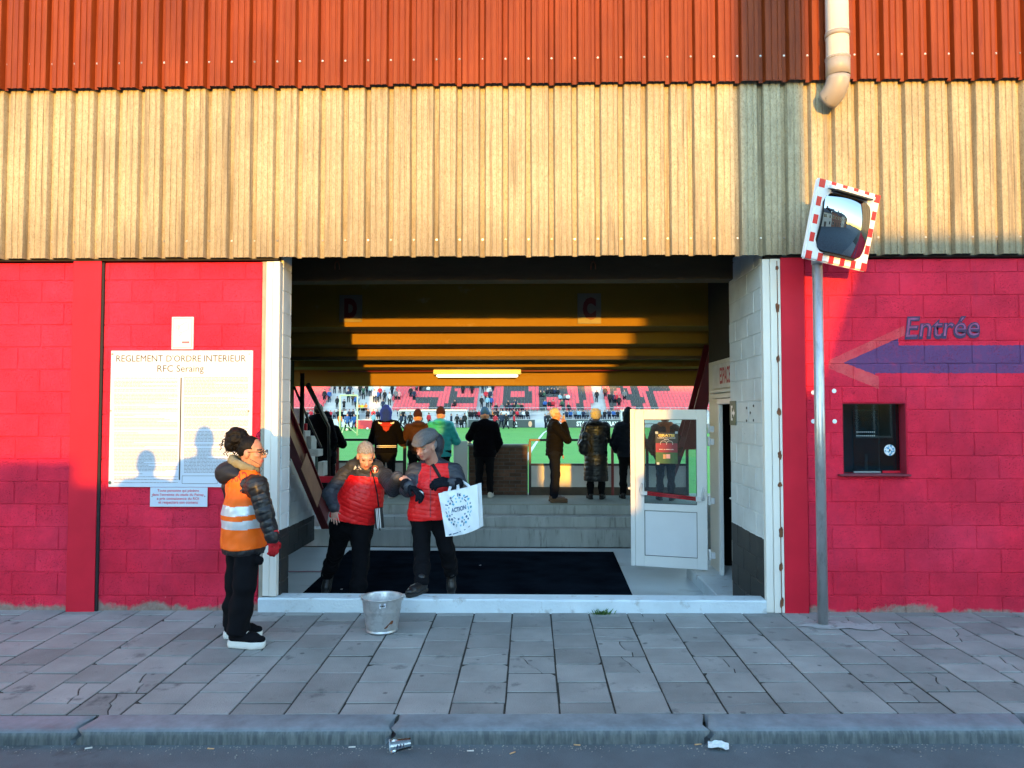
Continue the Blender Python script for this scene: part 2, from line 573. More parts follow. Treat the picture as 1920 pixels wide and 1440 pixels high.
YK0, YK1 = -2.10, -2.30             # kerb back and front edges
def road_z(x, y):
    xx = max(-8.0, min(8.0, x))
    return zg(xx, YK1) - 0.082 - 0.004 * (YK1 - y)
mb = MB()
xs = [-120, -60, -30] + [i * 0.5 for i in range(-20, 21)] + [30, 60, 120]
ys = [YK0 + 0.02, -2.6, -3.4, -5, -8, -12, -17]
vs = [(x, y, road_z(x, y)) for y in ys for x in xs]
nx = len(xs)
mb.add(vs, [(j*nx+i, j*nx+i+1, (j+1)*nx+i+1, (j+1)*nx+i) for j in range(len(ys)-1) for i in range(nx-1)])
mb.build('road', 'asphalt', kind='structure')
mb = MB()
mb.box((-120, -60, -0.9), (120, -17, -0.05))
mb.build('opposite_pavement', 'asphalt', kind='structure')

# pavement slabs, laid in columns across the pavement with staggered joints
pave = empty('pavement', (0, 0, 0), kind='structure')
mb = MB()
xs = [-30, -12] + [i * 0.5 for i in range(-16, 17)] + [12, 30]
ys = [YK0 + 0.005, -1.4, -0.7, 0.1]
vs = [(x, y, zg(x, y) - 0.0062) for y in ys for x in xs]
nx = len(xs)
mb.add(vs, [(j*nx+i, j*nx+i+1, (j+1)*nx+i+1, (j+1)*nx+i) for j in range(3) for i in range(nx-1)])
mb.build('slab_bed', 'slab_bed', pave)

SL = 0.3285
def clip_gap(poly, g):
    cx = sum(p[0] for p in poly) / len(poly); cy = sum(p[1] for p in poly) / len(poly)
    return [(cx + (x - cx) * (1 - g / max(0.05, abs(x - cx) + 1e-6) if abs(x - cx) > g else 1), cy + (y - cy) * (1 - g / max(0.05, abs(y - cy)) if abs(y - cy) > g else 1)) for x, y in poly]

def slab_piece(poly, dz, tx, ty):
    """a slab or a broken piece of one: chamfered top, sides down into the bed"""
    n = len(poly)
    cx = sum(p[0] for p in poly) / n; cy = sum(p[1] for p in poly) / n
    def Z(x, y): return zg(x, y) + dz + (x - cx) * tx + (y - cy) * ty
    ins = []
    for x, y in poly:
        d = math.hypot(x - cx, y - cy)
        k = max(0.0, 1 - 0.005 / d)
        ins.append((cx + (x - cx) * k, cy + (y - cy) * k))
    b = MB()
    vs = [(x, y, Z(x, y)) for x, y in ins] + [(x, y, Z(x, y) - 0.003) for x, y in poly] + [(x, y, Z(x, y) - 0.05) for x, y in poly]
    fs = [list(range(n))] + [(i, i + n, (i + 1) % n + n, (i + 1) % n) for i in range(n)] + [(i + n, i + 2*n, (i + 1) % n + 2*n, (i + 1) % n + n) for i in range(n)]
    b.add(vs, fs)
    b.build('slab', 'slab', pave)

rs = random.Random(21)
POLE = (2.378, -0.37)
xoff = WX(1032, -0.02) - 0.003
nslab = 0
for ci in range(-17, 17):
    x0 = xoff + ci * SL; x1 = x0 + SL
    xm = (x0 + x1) / 2
    y = YK0 + 0.004 - (0 if ci % 2 else SL * 0.5)
    while y < 0.0:
        ya, yb = max(y, YK0 + 0.004), min(y + SL, 0.02)
        y += SL
        if yb - ya < 0.03:
            continue
        # outside the picture: a single coarse strip is enough
        if abs(xm) > 5.6:
            continue
        g = 0.0045 + rs.random() * 0.003; gy = 0.0065 + rs.random() * 0.0045
        a = [(x0 + g, ya + gy), (x1 - g, ya + gy), (x1 - g, yb - gy), (x0 + g, yb - gy)]
        a = [(px + rs.uniform(-.002, .002), py + rs.uniform(-.002, .002)) for px, py in a]
        # chipped corners
        poly = []
        for k, p in enumerate(a):
            if rs.random() < 0.10:
                pa, pb = a[k - 1], a[(k + 1) % 4]
                r1, r2 = rs.uniform(.01, .055), rs.uniform(.01, .045)
                q1 = (p[0] + (pa[0] - p[0]) * r1 / SL, p[1] + (pa[1] - p[1]) * r1 / SL)
                q2 = (p[0] + (pb[0] - p[0]) * r2 / SL, p[1] + (pb[1] - p[1]) * r2 / SL)
                qm = ((q1[0] + q2[0]) / 2 + rs.uniform(-.006, .006), (q1[1] + q2[1]) / 2 + rs.uniform(-.006, .006))
                poly += [q1, qm, q2]
            else:
                poly.append(p)
        dz = rs.uniform(-.0015, .0025)
        tx, ty = rs.uniform(-.005, .005), rs.uniform(-.005, .005)
        if rs.random() < 0.32 and yb - ya > 0.2 and len(poly) == 4:
            # cracked: a jagged line from one edge to another
            s0, s1 = rs.uniform(.2, .8), rs.uniform(.2, .8)
            if rs.random() < 0.5:
                A = (poly[0][0] + (poly[1][0] - poly[0][0]) * s0, poly[0][1]); B = (poly[3][0] + (poly[2][0] - poly[3][0]) * s1, poly[2][1])
                order = ([0], [1, 2], [3])
            else:
                A = (poly[1][0], poly[1][1] + (poly[2][1] - poly[1][1]) * s0); B = (poly[0][0], poly[0][1] + (poly[3][1] - poly[0][1]) * s1)
                order = ([1], [2, 3], [0])
            mid = []
            for q in (.2, .38, .55, .8):
                mid.append((A[0] + (B[0] - A[0]) * q + rs.uniform(-.022, .022), A[1] + (B[1] - A[1]) * q + rs.uniform(-.022, .022)))
            line = [A] + mid + [B]
            e = 0.0042
            if order[0] == [0]:
                left = [poly[0]] + [(p[0] - e, p[1]) for p in line] + [poly[3]]
                right = [(p[0] + e, p[1]) for p in line][::-1] + [poly[1], poly[2]]
            else:
                left = [poly[0], poly[1]] + [(p[0], p[1] - e) for p in line]
                right = [(p[0], p[1] + e) for p in line][::-1] + [poly[2], poly[3]]
            slab_piece(left, dz, tx, ty)
            slab_piece(right, dz - rs.uniform(0, .003), tx, ty)
        else:
            slab_piece(poly, dz, tx, ty)
for sx in (-1, 1):
    b = MB()
    for k in range(40):
        xa = sx * (5.75 + k * SL); xb = xa + sx * (SL - .008)
        for j in range(6):
            ya = YK0 + j * .345; yb = ya + .337
            vs = [(x, yy, zg(x, yy)) for x, yy in ((xa, ya), (xb, ya), (xb, yb), (xa, yb))]
            b.add(vs, [(0, 1, 2, 3)])
    b.build('far_slabs', 'slab', pave, kind='stuff')
# cement mended round the pole
b = MB()
pts = []
for k in range(15):
    a = 2 * math.pi * k / 15
    r = 0.20 + rs.uniform(-.05, .05)
    pts.append((POLE[0] + 0.05 + r * 1.35 * math.cos(a), POLE[1] - 0.01 + r * 0.62 * math.sin(a)))
b.add([(x, y, zg(x, y) + 0.0055) for x, y in pts] + [(POLE[0], POLE[1], zg(*POLE) + 0.014)], [(i, (i + 1) % 15, 15) for i in range(15)], 0, True)
b.build('cement_patch', 'cement_patch', pave)
b = MB()
pts = []
for k in range(9):
    a = 2 * math.pi * k / 9
    pts.append((POLE[0] + 0.30 + .16 * math.cos(a) + rs.uniform(-.02, .02), POLE[1] - 0.06 + .09 * math.sin(a) + rs.uniform(-.01, .01)))
b.add([(x, y, zg(x, y) + 0.007) for x, y in pts], [list(range(9))])
b.build('cement_patch', 'cement_patch', pave)

# kerb of long bluestones
kerb = empty('kerb', (0, 0, 0), kind='structure')
joints = [WX(175, YK1 + 0.1), WX(742, YK1 + 0.1), WX(1316, YK1 + 0.1), WX(1902, YK1 + 0.1)]
js = [joints[0] - 3 * 1.83, joints[0] - 2 * 1.83, joints[0] - 1.83] + joints + [joints[3] + 1.83, joints[3] + 3.66]
rk = random.Random(3)
for xa, xb in zip(js[:-1], js[1:]):
    nseg = 26
    prof = [(YK0 + 0.0, 0.0), (YK0 - 0.02, 0.002), (YK1 + 0.05, 0.0), (YK1 + 0.022, -0.004), (YK1 + 0.008, -0.014), (YK1 + 0.001, -0.030), (YK1 - 0.001, -0.055), (YK1 - 0.004, -0.14)]
    b = MB(); vs = []; fs = []
    dz = rk.uniform(-.003, .003)
    for i in range(nseg + 1):
        f = i / nseg
        x = xa + 0.006 + (xb - xa - 0.012) * f
        endw = 0.0
        for j, (y, dzp) in enumerate(prof):
            xx = x
            if i == 0: xx += 0.022 * math.sin(j * 1.7) + 0.012
            if i == nseg: xx += 0.022 * math.sin(j * 1.7 + 0.4) - 0.006
            jit = rk.uniform(-.0008, .0008)
            vs.append((xx, y + (jit if 1 < j < 7 else 0), zg(x, max(y, YK1)) + dzp + dz + (jit if j > 2 else 0)))
    npf = len(prof)
    for i in range(nseg):
        for j in range(npf - 1):
            fs.append((i*npf+j, (i+1)*npf+j, (i+1)*npf+j+1, i*npf+j+1))
    fs.append(list(range(npf))); fs.append([nseg*npf + j for j in range(npf)][::-1])
    b.add(vs, fs, 0, True)
    b.build('kerb_stone', 'bluestone', kerb)
# grit in the gutter
b = MB()
rg = random.Random(11)
for k in range(900):
    x = rg.uniform(-4.2, 4.2); yy = YK1 - 0.012 - abs(rg.gauss(0, .05)); s_ = rg.uniform(.0015, .005)
    z = road_z(x, yy)
    b.add([(x + s_*rg.uniform(.6, 1.3), yy, z), (x - s_, yy + s_, z), (x - s_, yy - s_, z), (x, yy, z + s_*1.2)], [(0, 1, 3), (1, 2, 3), (2, 0, 3)])
mat('grit', (0.30, 0.29, 0.26), 0.9, 0.5, 200)
b.build('gutter_gravel', 'grit', label='loose grit lying along the foot of the kerb', kind='stuff')

# ================================================================== the stadium building
bld = empty('stadium_building', (0, 0, 0), 'stadium entrance block with red block walls and corrugated orange and beige cladding', 'building')
Z_WT = WZ(489, 0)                      # top of the painted walls
Z_BE = WZ(479, -0.1)                   # bottom edge of the beige sheets
Z_RB = WZ(156, -0.14)                  # bottom edge of the red sheets
XL_IN, XR_IN = WX(525, 0), WX(1432, 0)   # clear opening
PITCH_R = 0.203
XJ = WX(681, -0.1)

def sheet(name, x0, n, z0, z1, yf, matn, seed, depth=0.052):
    r = random.Random(seed)
    prof = []
    for k in range(n):
        o = x0 + k * PITCH_R
        prof += [(o, depth), (o + 0.036, depth), (o + 0.049, 0.004), (o + 0.055, 0), (o + .088, 0), (o + .092, 0.008), (o + .102, 0.008), (o + .108, 0), (o + .142, 0), (o + .146, 0.008), (o + .156, 0.008), (o + .162, 0), (o + 0.184, 0), (o + 0.190, 0.004), (o + 0.203, depth)]
    prof = prof + [(x0 + n * PITCH_R + 0.030, depth)]
    rows = [0, .04, .25, .5, .75, 1.0] if z1 - z0 < 3 else [0, .02, .1, .2, .4, 1.0]
    vs = []; fs = []
    ph = r.uniform(0, 6)
    dy = r.uniform(-.003, .003)
    bow = [r.uniform(-.0025, .0025) for _ in prof]
    low = [r.uniform(-.004, .004) for _ in range(n + 1)]
    for q in rows:
        for i, (x, y) in enumerate(prof):
            z = z0 + (z1 - z0) * q
            if q == 0:
                z += low[min(n, i // 15)]
            vs.append((x + bow[i] * math.sin(q * 5 + ph), yf + dy + y + bow[i] * math.cos(q * 7 + ph + i // 15), z))
    k = len(prof)
    for j in range(len(rows) - 1):
        for i in range(k - 1):
            fs.append((j*k+i, j*k+i+1, (j+1)*k+i+1, (j+1)*k+i))
    b = MB(); b.add(vs, fs)
    return b.build(name, matn, bld)

screw_me = MB().cyl((0, 0, 0), (0, -0.004, 0), 0.010, 0.009, 10).cyl((0, -0.004, 0), (0, -0.010, 0), 0.0065, 0.0055, 6).mesh('screw')
mat('screw_metal', (0.42, 0.40, 0.36), 0.35, 0.3, 90, metal=0.8, rnd=0.5)
screw_me.materials.append(MATS['screw_metal'])
for k in range(-9, 11):
    x0 = XJ + k * 5 * PITCH_R
    s1 = sheet('cladding_sheet', x0, 5, Z_BE, Z_RB + 0.25, -0.095 + 0.004 * (k % 2), 'cladding_beige', 50 + k)
    s2 = sheet('cladding_sheet', x0 - 0.10 + 0.1, 5, Z_RB, 9.0, -0.152 + 0.004 * (k % 2), 'cladding_red', 90 + k)
    tag(s1, 'weathered beige corrugated sheet'); tag(s2, 'orange red corrugated sheet')
    for i in range(5):
        xv = x0 + i * PITCH_R + 0.020
        if abs(xv) < 5.2:
            put('screw', screw_me, None, s1, loc=(xv, -0.095 + .004 * (k % 2) + .050, WZ(446, -0.1)))
            put('screw', screw_me, None, s2, loc=(xv, -0.152 + .004 * (k % 2) + .050, WZ(110, -0.1)))
# carcass behind the cladding
mb = MB()
mb.box((-12, 0.0, Z_WT + 0.16), (12, 0.22, 8.9))
mb.box((-12, -0.035, Z_WT + 0.012), (XL_IN - 0.02, 0.2, Z_WT + 0.155))
mb.box((XR_IN + 0.02, -0.035, Z_WT + 0.012), (12, 0.2, Z_WT + 0.155))
mb.build('carcass', 'black_gap', bld)

# ---- block walls
BLK = {}
def block_me(wd, dp, ht, matn, off):
    key = (round(wd, 3), round(dp, 3), round(ht, 3), matn)
    if key not in BLK:
        BLK[key] = MB().bbox((-wd/2, 0, -ht/2), (wd/2, dp, ht/2), 0.0045).mesh('block')
        BLK[key].materials.append(MATS[matn])
    return BLK[key]

def rect_sub(r, h):
    x0, x1, z0, z1 = r
    a0, a1, b0, b1 = h
    if x1 <= a0 or x0 >= a1 or z1 <= b0 or z0 >= b1:
        return [r]
    out = []
    if x0 < a0: out.append((x0, a0, z0, z1))
    if x1 > a1: out.append((a1, x1, z0, z1))
    xm0, xm1 = max(x0, a0), min(x1, a1)
    if z0 < b0: out.append((xm0, xm1, z0, b0))
    if z1 > b1: out.append((xm0, xm1, b1, z1))
    return [q for q in out if q[1] - q[0] > .03 and q[3] - q[2] > .015]

def block_wall(x0, x1, z0, z1, zph, xph, matn, holes=(), joint=0.009, course=0.2, length=0.41, seed=1, rough=0.0016):
    r = random.Random(seed)
    back = [(x0, x1, z0, z1)]
    for h in holes:
        back = sum([rect_sub(q, h) for q in back], [])
    b = MB()
    for (a, c, d, e) in back:
        b.box((a, 0.0055, d), (c, 0.19, e))
    wall = b.build('wall', matn, bld)
    k0 = math.floor((z0 - zph) / course)
    k = k0
    while zph + k * course < z1:
        za, zb = zph + k * course, zph + (k + 1) * course
        j = math.floor((x0 - xph) / length) - 1
        while xph + j * length < x1:
            xa = xph + (j + (0.5 if k % 2 else 0)) * length
            rects = [(max(xa, x0 - joint/2), min(xa + length, x1 + joint/2), max(za, z0), min(zb, z1))]
            j += 1
            if rects[0][1] - rects[0][0] < .03 or rects[0][3] - rects[0][2] < .02:
                continue
            for h in holes:
                rects = sum([rect_sub(q, (h[0] - joint/2, h[1] + joint/2, h[2] - joint/2, h[3] + joint/2)) for q in rects], [])
            for (a, c, d, e) in rects:
                wd, ht = c - a - joint, e - d - joint
                if wd < .02 or ht < .01: continue
                o = put('block', block_me(wd, .1, ht, matn, 0), None, wall, loc=((a + c)/2, r.uniform(-rough, rough), (d + e)/2))
        k += 1
    return wall

XLW = XL_IN - 0.135                       # left wall ends at the jamb
zph = WZ(490 + 42.6, 0) - 3.0
block_wall(-5.6, WX(488, 0), 0.0 - 0.06, Z_WT, Z_WT - 0.16 - 3.2, -5.0, 'wall_red', seed=5)
XW0, XW1, ZW0, ZW1 = WX(1580, 0), WX(1699, 0), WZ(889, 0, 1640), WZ(756, 0, 1640)
block_wall(WX(1512, 0), 5.6, -0.03, Z_WT, Z_WT - 0.12 - 3.2, 2.2, 'wall_red_arrow', holes=[(XW0, XW1, ZW0, ZW1)], seed=8, joint=0.006, rough=0.0009)

mb = MB(); mb.box((-12, .001, -.06), (-5.602, .19, Z_WT)); mb.build('wall', 'wall_red', bld)
mb = MB(); mb.box((5.602, .001, -.03), (12, .19, Z_WT)); mb.build('wall', 'wall_red_arrow', bld)
# ---- steel columns and jambs
def column(px0, px1, yf, z0, z1, name, matn):
    xa, xb = WX(px0, yf), WX(px1, yf)
    b = MB()
    b.bbox((xa, yf, z0), (xb, yf + 0.012, z1), 0.003)
    b.box((xa + (xb - xa) * .5 - .005, yf + .0118, z0), (xa + (xb - xa) * .5 + .005, yf + .12, z1))
    return b.build(name, matn, bld)
column(131, 184, -0.035, -0.05, Z_WT + 0.01, 'steel_column', 'steel_red')
mb = MB(); mb.box((WX(184, -0.02), -0.022, -0.02), (WX(190, -0.02), 0.03, Z_WT)); mb.build('column_gap', 'black_gap', bld)
c2 = column(1467, 1512, -0.035, -0.02, Z_WT + 0.01, 'steel_column', 'steel_red')

def jamb(px0, px1, step, yf, z0, name):
    xa, xb = WX(px0, yf), WX(px1, yf); xs_ = WX(step, yf)
    b = MB()
    b.bbox((xa, yf, z0), (xs_ - .002, yf + 0.06, Z_WT), 0.003)
    b.bbox((xs_ + .001, yf - .008, z0), (xb, yf + 0.06, Z_WT), 0.003)
    return b.build(name, 'jamb_paint', bld)
jl = jamb(496, 522, 509, -0.03, WZ(1122, -.05), 'door_jamb')
jr = jamb(1433, 1466, 1447, -0.03, WZ(1146, -.03), 'door_jamb')
mb = MB(); mb.box((WX(489, -.02), -0.02, -0.03), (WX(496, -.02), 0.05, Z_WT)); mb.build('jamb_gap', 'jamb_paint_dark', bld)
# rusted seam with hinge stubs
mb = MB(); xr = WX(1461, -.045)
mb.box((xr - .003, -.0425, 0.0), (xr + .003, -.03, Z_WT - .02)); mb.build('rusty_seam', 'rust', jr)
for py, hh in ((505, .05), (578, .09), (674, .08), (772, .08), (853, .08), (908, .05), (998, .12), (1060, .08), (1128, .10)):
    b = MB(); z = WZ(py, -.04)
    n = 7
    pts = []
    for k in range(12):
        a = 2 * math.pi * k / 12
        rr = random.uniform(.6, 1.2)
        pts.append((.018 * rr * math.cos(a), hh * .5 * rr * math.sin(a)))
    b.prism(pts, lambda x, y, t: (xr + x, -.046 + t, z + y), .012)
    b.build('rusty_hinge', 'rust', jr)

# ---- threshold
Z_SILL = WZ(1125, -0.06)
mb = MB()
nseg = 40
xa, xb = WX(487, -0.06), WX(1434, -0.06)
vs = []; fs = []
rr = random.Random(4)
prof = [(-0.040, -0.06), (-0.046, Z_SILL - 0.012), (-0.036, Z_SILL), (0.13, Z_SILL + .002), (0.135, -0.35)]
for i in range(nseg + 1):
    x = xa + (xb - xa) * i / nseg
    for j, (y, z) in enumerate(prof):
        vs.append((x, y + (rr.uniform(-.004, .004) if 0 < j < 3 else 0), z + (rr.uniform(-.003, .003) if 0 < j < 3 else 0)))
k = len(prof)
fs = [(i*k+j, (i+1)*k+j, (i+1)*k+j+1, i*k+j+1) for i in range(nseg) for j in range(k-1)] + [list(range(k)), [nseg*k+j for j in range(k)][::-1]]
mb.add(vs, fs)
mb.build('threshold', 'sill_paint', bld)

# ---- passage: side walls, floor, steps
ZF = -0.26
# left return (end of the front wall) in blocks
def side_wall(name, X, y0, y1, z0, z1, face, matn, th=0.2, course=0.2, length=0.41, zph=0.0, joint=.008):
    """block wall along Y; face = +1 looks towards +X"""
    b = MB()
    b.box((X - face * .006, y0 + .001, z0), (X - face * th, y1 - .001, z1))
    w_ = b.build(name, matn, bld)
    k = math.floor((z0 - zph) / course)
    while zph + k * course < z1:
        za, zb = max(z0, zph + k * course), min(z1, zph + (k + 1) * course)
        y = y0 - (length * .5 if k % 2 else 0)
        while y < y1:
            ya, yb = max(y, y0), min(y + length, y1)
            y += length
            if yb - ya > .03 and zb - za > .03:
                key = ('s', face, round(yb - ya, 3), round(zb - za, 3), matn)
                if key not in BLK:
                    BLK[key] = MB().bbox((0, -(yb - ya - joint)/2, -(zb - za - joint)/2), (-face * .09, (yb - ya - joint)/2, (zb - za - joint)/2), .004).mesh('block')
                    BLK[key].materials.append(MATS[matn])
                put('block', BLK[key], None, w_, loc=(X + random.uniform(-.001, .001), (ya + yb)/2, (za + zb)/2))
        k += 1
    return w_
side_wall('wall', XL_IN, 0.05, 0.29, ZF, 3.3, 1, 'dado_left', zph=.04)
side_wall('wall', XR_IN, 0.05, 1.10, ZF, 3.3, -1, 'dado_right', zph=.05)
XLB = -3.40
side_wall('wall', XLB, 0.5, 5.2, ZF, 1.06, 1, 'dado_back', zph=.06, course=.2)
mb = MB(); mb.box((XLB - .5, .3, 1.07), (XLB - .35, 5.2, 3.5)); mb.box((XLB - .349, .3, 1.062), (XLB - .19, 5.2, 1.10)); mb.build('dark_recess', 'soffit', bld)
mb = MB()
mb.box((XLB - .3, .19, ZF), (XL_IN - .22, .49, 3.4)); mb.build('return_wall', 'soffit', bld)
mb = MB()
mb.box((XLB - 0.3, 0.136, ZF - .4), (4.2, 4.6, ZF)); mb.build('floor', 'floor_paint', bld)
# steps: three risers up to the landing
YS = [G(1040, 1012, ZF).y]
RZ = 0.16
for k, (pya, pyb) in enumerate(((1012, 993), (988, 969), (964, 946))):
    za = ZF + k * RZ
    y0 = G(1040, pya, za).y
    y1 = y0 + (0.34 if k < 2 else 1.9)
    b = MB()
    zt = za + RZ
    if k < 2:
        b.bbox((XLB - .8, y0, za - .12), (3.1, y1, zt), .008)
        b.build('step', 'step_concrete', bld)
    else:
        b.bbox((XLB - 1.5, y0, za - .25), (4.6, G(1060, 928.5, zt).y + .4, zt), .008)
        b.build('landing', ['landing_concrete', 'step_concrete'], bld)
        Z_LAND = zt; Y_LAND = y0
        b2 = MB(); b2.box((XLB - .8, y0 - .003, za), (3.1, y0 + .02, zt - .012)); b2.build('riser_face', 'step_concrete', bld)
# painted lines on the floor
p0, p1, p2 = G(530, 1072, ZF), G(604, 1072, ZF), G(655, 1038, ZF)
b = MB()
for a, c in ((p0, p1), (p1, p2)):
    d = (c - a).normalized(); nn = Vector((-d.y, d.x, 0)) * .035
    b.add([a - nn, c - nn, c + nn, a + nn], [(0, 1, 2, 3)])
for v in range(len(b.v)): b.v[v] = (b.v[v][0], b.v[v][1], ZF + .004 + .001 * (v // 4))
b.build('floor_marking', 'floor_line', bld)
# plinth in front of the side door
XS = 2.22
mb = MB(); mb.bbox((1.92, 0.3, ZF - .1), (XS + 1.2, 2.75, -0.13), .01); mb.build('plinth', 'sill_paint', bld)
# side wall with the door opening, room behind
YD0, YD1 = 1.24, 2.16
mb = MB()
mb.box((XS, 1.165, -0.13), (XS + .15, YD0 - .06, 2.36))
mb.box((XS, YD1 + .07, -0.13), (XS + .012, 2.75, 2.36))
mb.box((XS, YD0 - .06, WZ(735, 1.8)), (XS + .012, YD1 + .07, 2.36))
mb.box((XR_IN + .02, 1.10, ZF), (XS + .15, 1.16, 3.3))
mb.build('side_wall', 'jamb_paint', bld)
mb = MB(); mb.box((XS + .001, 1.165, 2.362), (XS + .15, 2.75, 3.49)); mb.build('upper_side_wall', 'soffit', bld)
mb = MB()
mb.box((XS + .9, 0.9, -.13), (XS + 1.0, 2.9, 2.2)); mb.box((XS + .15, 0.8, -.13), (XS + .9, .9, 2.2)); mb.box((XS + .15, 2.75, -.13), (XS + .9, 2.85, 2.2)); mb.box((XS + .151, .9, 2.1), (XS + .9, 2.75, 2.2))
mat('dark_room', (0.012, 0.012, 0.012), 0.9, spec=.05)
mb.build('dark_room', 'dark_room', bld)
mb = MB()
mb.box((XS + .16, 2.76, ZF), (4.2, 2.9, 3.3)); mb.box((3.1, 2.9, ZF), (3.25, 6.3, 3.2))
mb.build('back_wall', 'jamb_paint', bld)

# ---- ceiling: lintel and the stepped underside of the seating
mb = MB()
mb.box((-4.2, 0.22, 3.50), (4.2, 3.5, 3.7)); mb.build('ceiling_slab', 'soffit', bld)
zl0 = WZ(525, 0.93)
mb = MB(); mb.bbox((-2.62, .93, zl0), (2.85, 1.15, 3.5), .006); lint = mb.build('lintel_beam', 'lintel_wood', bld)
for px in (633, 1112):
    b = MB(); c = W(px, 497, .925)
    b.tube([c + Vector((-.022, 0, -.045)), c + Vector((-.022, -.02, .0)), c + Vector((-.014, -.024, .024)), c + Vector((0, -.024, .032)), c + Vector((.014, -.024, .024)), c + Vector((.022, -.02, .0)), c + Vector((.022, 0, -.045))], .007, 8)
    b.build('lifting_hook', 'rust', lint)
RIS = [(9.92, 612), (10.6, 645), (11.2, 668), (11.9, 688), (12.75, 723)]
for k, (D, py) in enumerate(RIS):
    Y = D - 6.57
    zb = WZ(py, Y)
    Yn = RIS[k + 1][0] - 6.57 if k + 1 < len(RIS) else Y + 0.35
    b = MB()
    b.bbox((-4.2, Y, zb), (3.9, Yn + .02, zb + .65), .006)
    b.build('tier_riser', 'riser_concrete', bld)
    if k == 2:
        b2 = MB(); b2.bbox((-4.2, Y - .04, zb - .055), (3.9, Y + .1, zb - .002), .004); b2.build('joist', 'lintel_wood', bld)
mb = MB()
y6 = 12.45 - 6.57
zc = WZ(696, y6)
mb.tube([(-3.4, y6, zc), (0.2, y6, zc + .005), (3.1, y6, zc + .02)], .012, 8); mb.build('conduit', 'steel_maroon', bld)
# rakers
def ibeam(name, p, q, wdt, dep, matn):
    p, q = Vector(p), Vector(q)
    d = (q - p).normalized(); sx = Vector((1, 0, 0)); up = sx.cross(d).normalized()
    b = MB(); c = (p + q) / 2; L = (q - p) / 2
    b.obox(c + up * dep/2, sx * wdt/2, up * .008, L); b.obox(c - up * dep/2, sx * wdt/2, up * .008, L); b.obox(c, sx * .008, up * (dep/2 - .01), L)
    return b.build(name, matn, bld)
ibeam('raker_beam', (2.62, W(1352, 500, 3.0).y - .4, 3.9), (2.62, 5.9, 1.25), .20, .26, 'steel_maroon')
ibeam('raker_beam', (2.62, 5.9, 1.6), (2.62, 8.2, .2), .14, .2, 'steel_maroon')
# staircase up into the stand on the left of the passage
SX = -3.16
pa, pb = W(543, 800, 3.2), W(612, 975, 5.0)
for dx in (0, ):
    A = Vector((SX + dx, 3.2, W(543, 806, 3.2).z)); B = Vector((SX + dx, 5.05, W(612, 975, 5.05).z))
    ibeam('stair_stringer', A + (A - B) * .6, B, .12, .30, 'steel_maroon')
mat('stair_plank', (0.36, 0.17, 0.10), 0.7, 0.2, 5)
b = MB(); A2 = W(545, 855, 3.15); B2 = W(575, 935, 4.2)
b.obox((A + B) / 2 + Vector((.062, -.12, -.02)), (.004, 0, 0), (B - A).normalized() * .5, Vector((0, .12, .10)))
b.build('stair_cheek', 'stair_plank', bld)
mat('black_steel', (0.010, 0.010, 0.012), 0.5, 0.2, 10)
def bar(name, pts, r, matn='black_steel', parent=None):
    b = MB(); b.tube(pts, r, 8); return b.build(name, matn, parent or bld)
bar('stair_post', [W(563, 1022, 4.75), W(567, 700, 4.75)], .035)
bar('stair_handrail', [W(575, 722, 4.9), W(616, 800, 5.5), W(617, 900, 5.5)], .024)
bar('stair_handrail', [W(552, 726, 4.6), W(575, 780, 5.0), W(602, 838, 5.6)], .018)
bar('stair_handrail', [W(578, 720, 5.3), W(612, 790, 6.0)], .03)
mat('stair_step_paint', (0.55, 0.57, 0.55), 0.8, 0.15, 5, 0.3, 40, dark=(.25, .25, .23), dscale=8)
for (x0, x1, y0, y1, Y) in ((546, 562, 766, 795, 5.6), (572, 584, 818, 850, 5.6), (573, 596, 843, 856, 5.5), (596, 606, 866, 893, 5.6), (555, 572, 808, 845, 5.5)):
    a = W(x0, y1, Y); c = W(x1, y0, Y)
    b = MB(); b.bbox((a.x, Y, a.z), (c.x, Y + .3, c.z), .006); b.build('stair_step', 'stair_step_paint', bld)
a = W(546, 807, 5.35); c = W(575, 794, 5.35)
b = MB(); b.bbox((a.x, 5.35, a.z), (c.x, 5.4, c.z), .004); b.build('stair_board', 'steel_red', bld)
a = W(598, 905, 5.45); c = W(618, 893, 5.45)
b = MB(); b.bbox((a.x, 5.45, a.z), (c.x + .1, 5.5, c.z), .004); b.build('stair_board', 'steel_red', bld)
a = W(582, 895, 5.45); c = W(595, 857, 5.45)
b = MB(); b.bbox((a.x, 5.45, a.z), (c.x, 5.48, c.z), .004); mat('dark_green', (.03, .07, .06), .6); b.build('stair_panel', 'dark_green', bld)
# ================================================================== side door (part of the building), window, landing front
mat('door_white', (0.78, 0.79, 0.78), 0.32, 0.03, 4)
mat('door_panel', (0.74, 0.77, 0.80), 0.35, 0.03, 4)
mat('bar_red', (0.45, 0.02, 0.03), 0.35)
mat('gasket', (0.04, 0.045, 0.05), 0.6)
glass_mat('pane_glass', (0.80, 0.90, 0.90), 0.07)
mat('hinge_white', (0.72, 0.74, 0.75), 0.4)
# frame set in the side wall
ZD0 = WZ(1067, 2.2, 1325)
ZD1 = WZ(768, 2.2, 1325)
mb = MB()
for ya, yb in ((YD1, YD1 + .068), (YD0 - .058, YD0)):
    mb.bbox((XS - .03, ya, -.128), (XS + .015, yb, ZD1 + .06), .004)
mb.bbox((XS - .035, YD0 - .058, ZD1 + .062), (XS + .06, YD1 + .068, ZD1 + .125), .004)
mb.build('door_frame', 'door_white', bld)
# shutter box and header above
for za, zb, out in ((ZD1 + .128, ZD1 + .185, .06), (ZD1 + .19, ZD1 + .225, .09)):
    b = MB(); b.bbox((XS - out, YD0 - .1, za), (XS - .001, YD1 + .2, zb), .006); b.build('door_header', 'jamb_paint', bld)
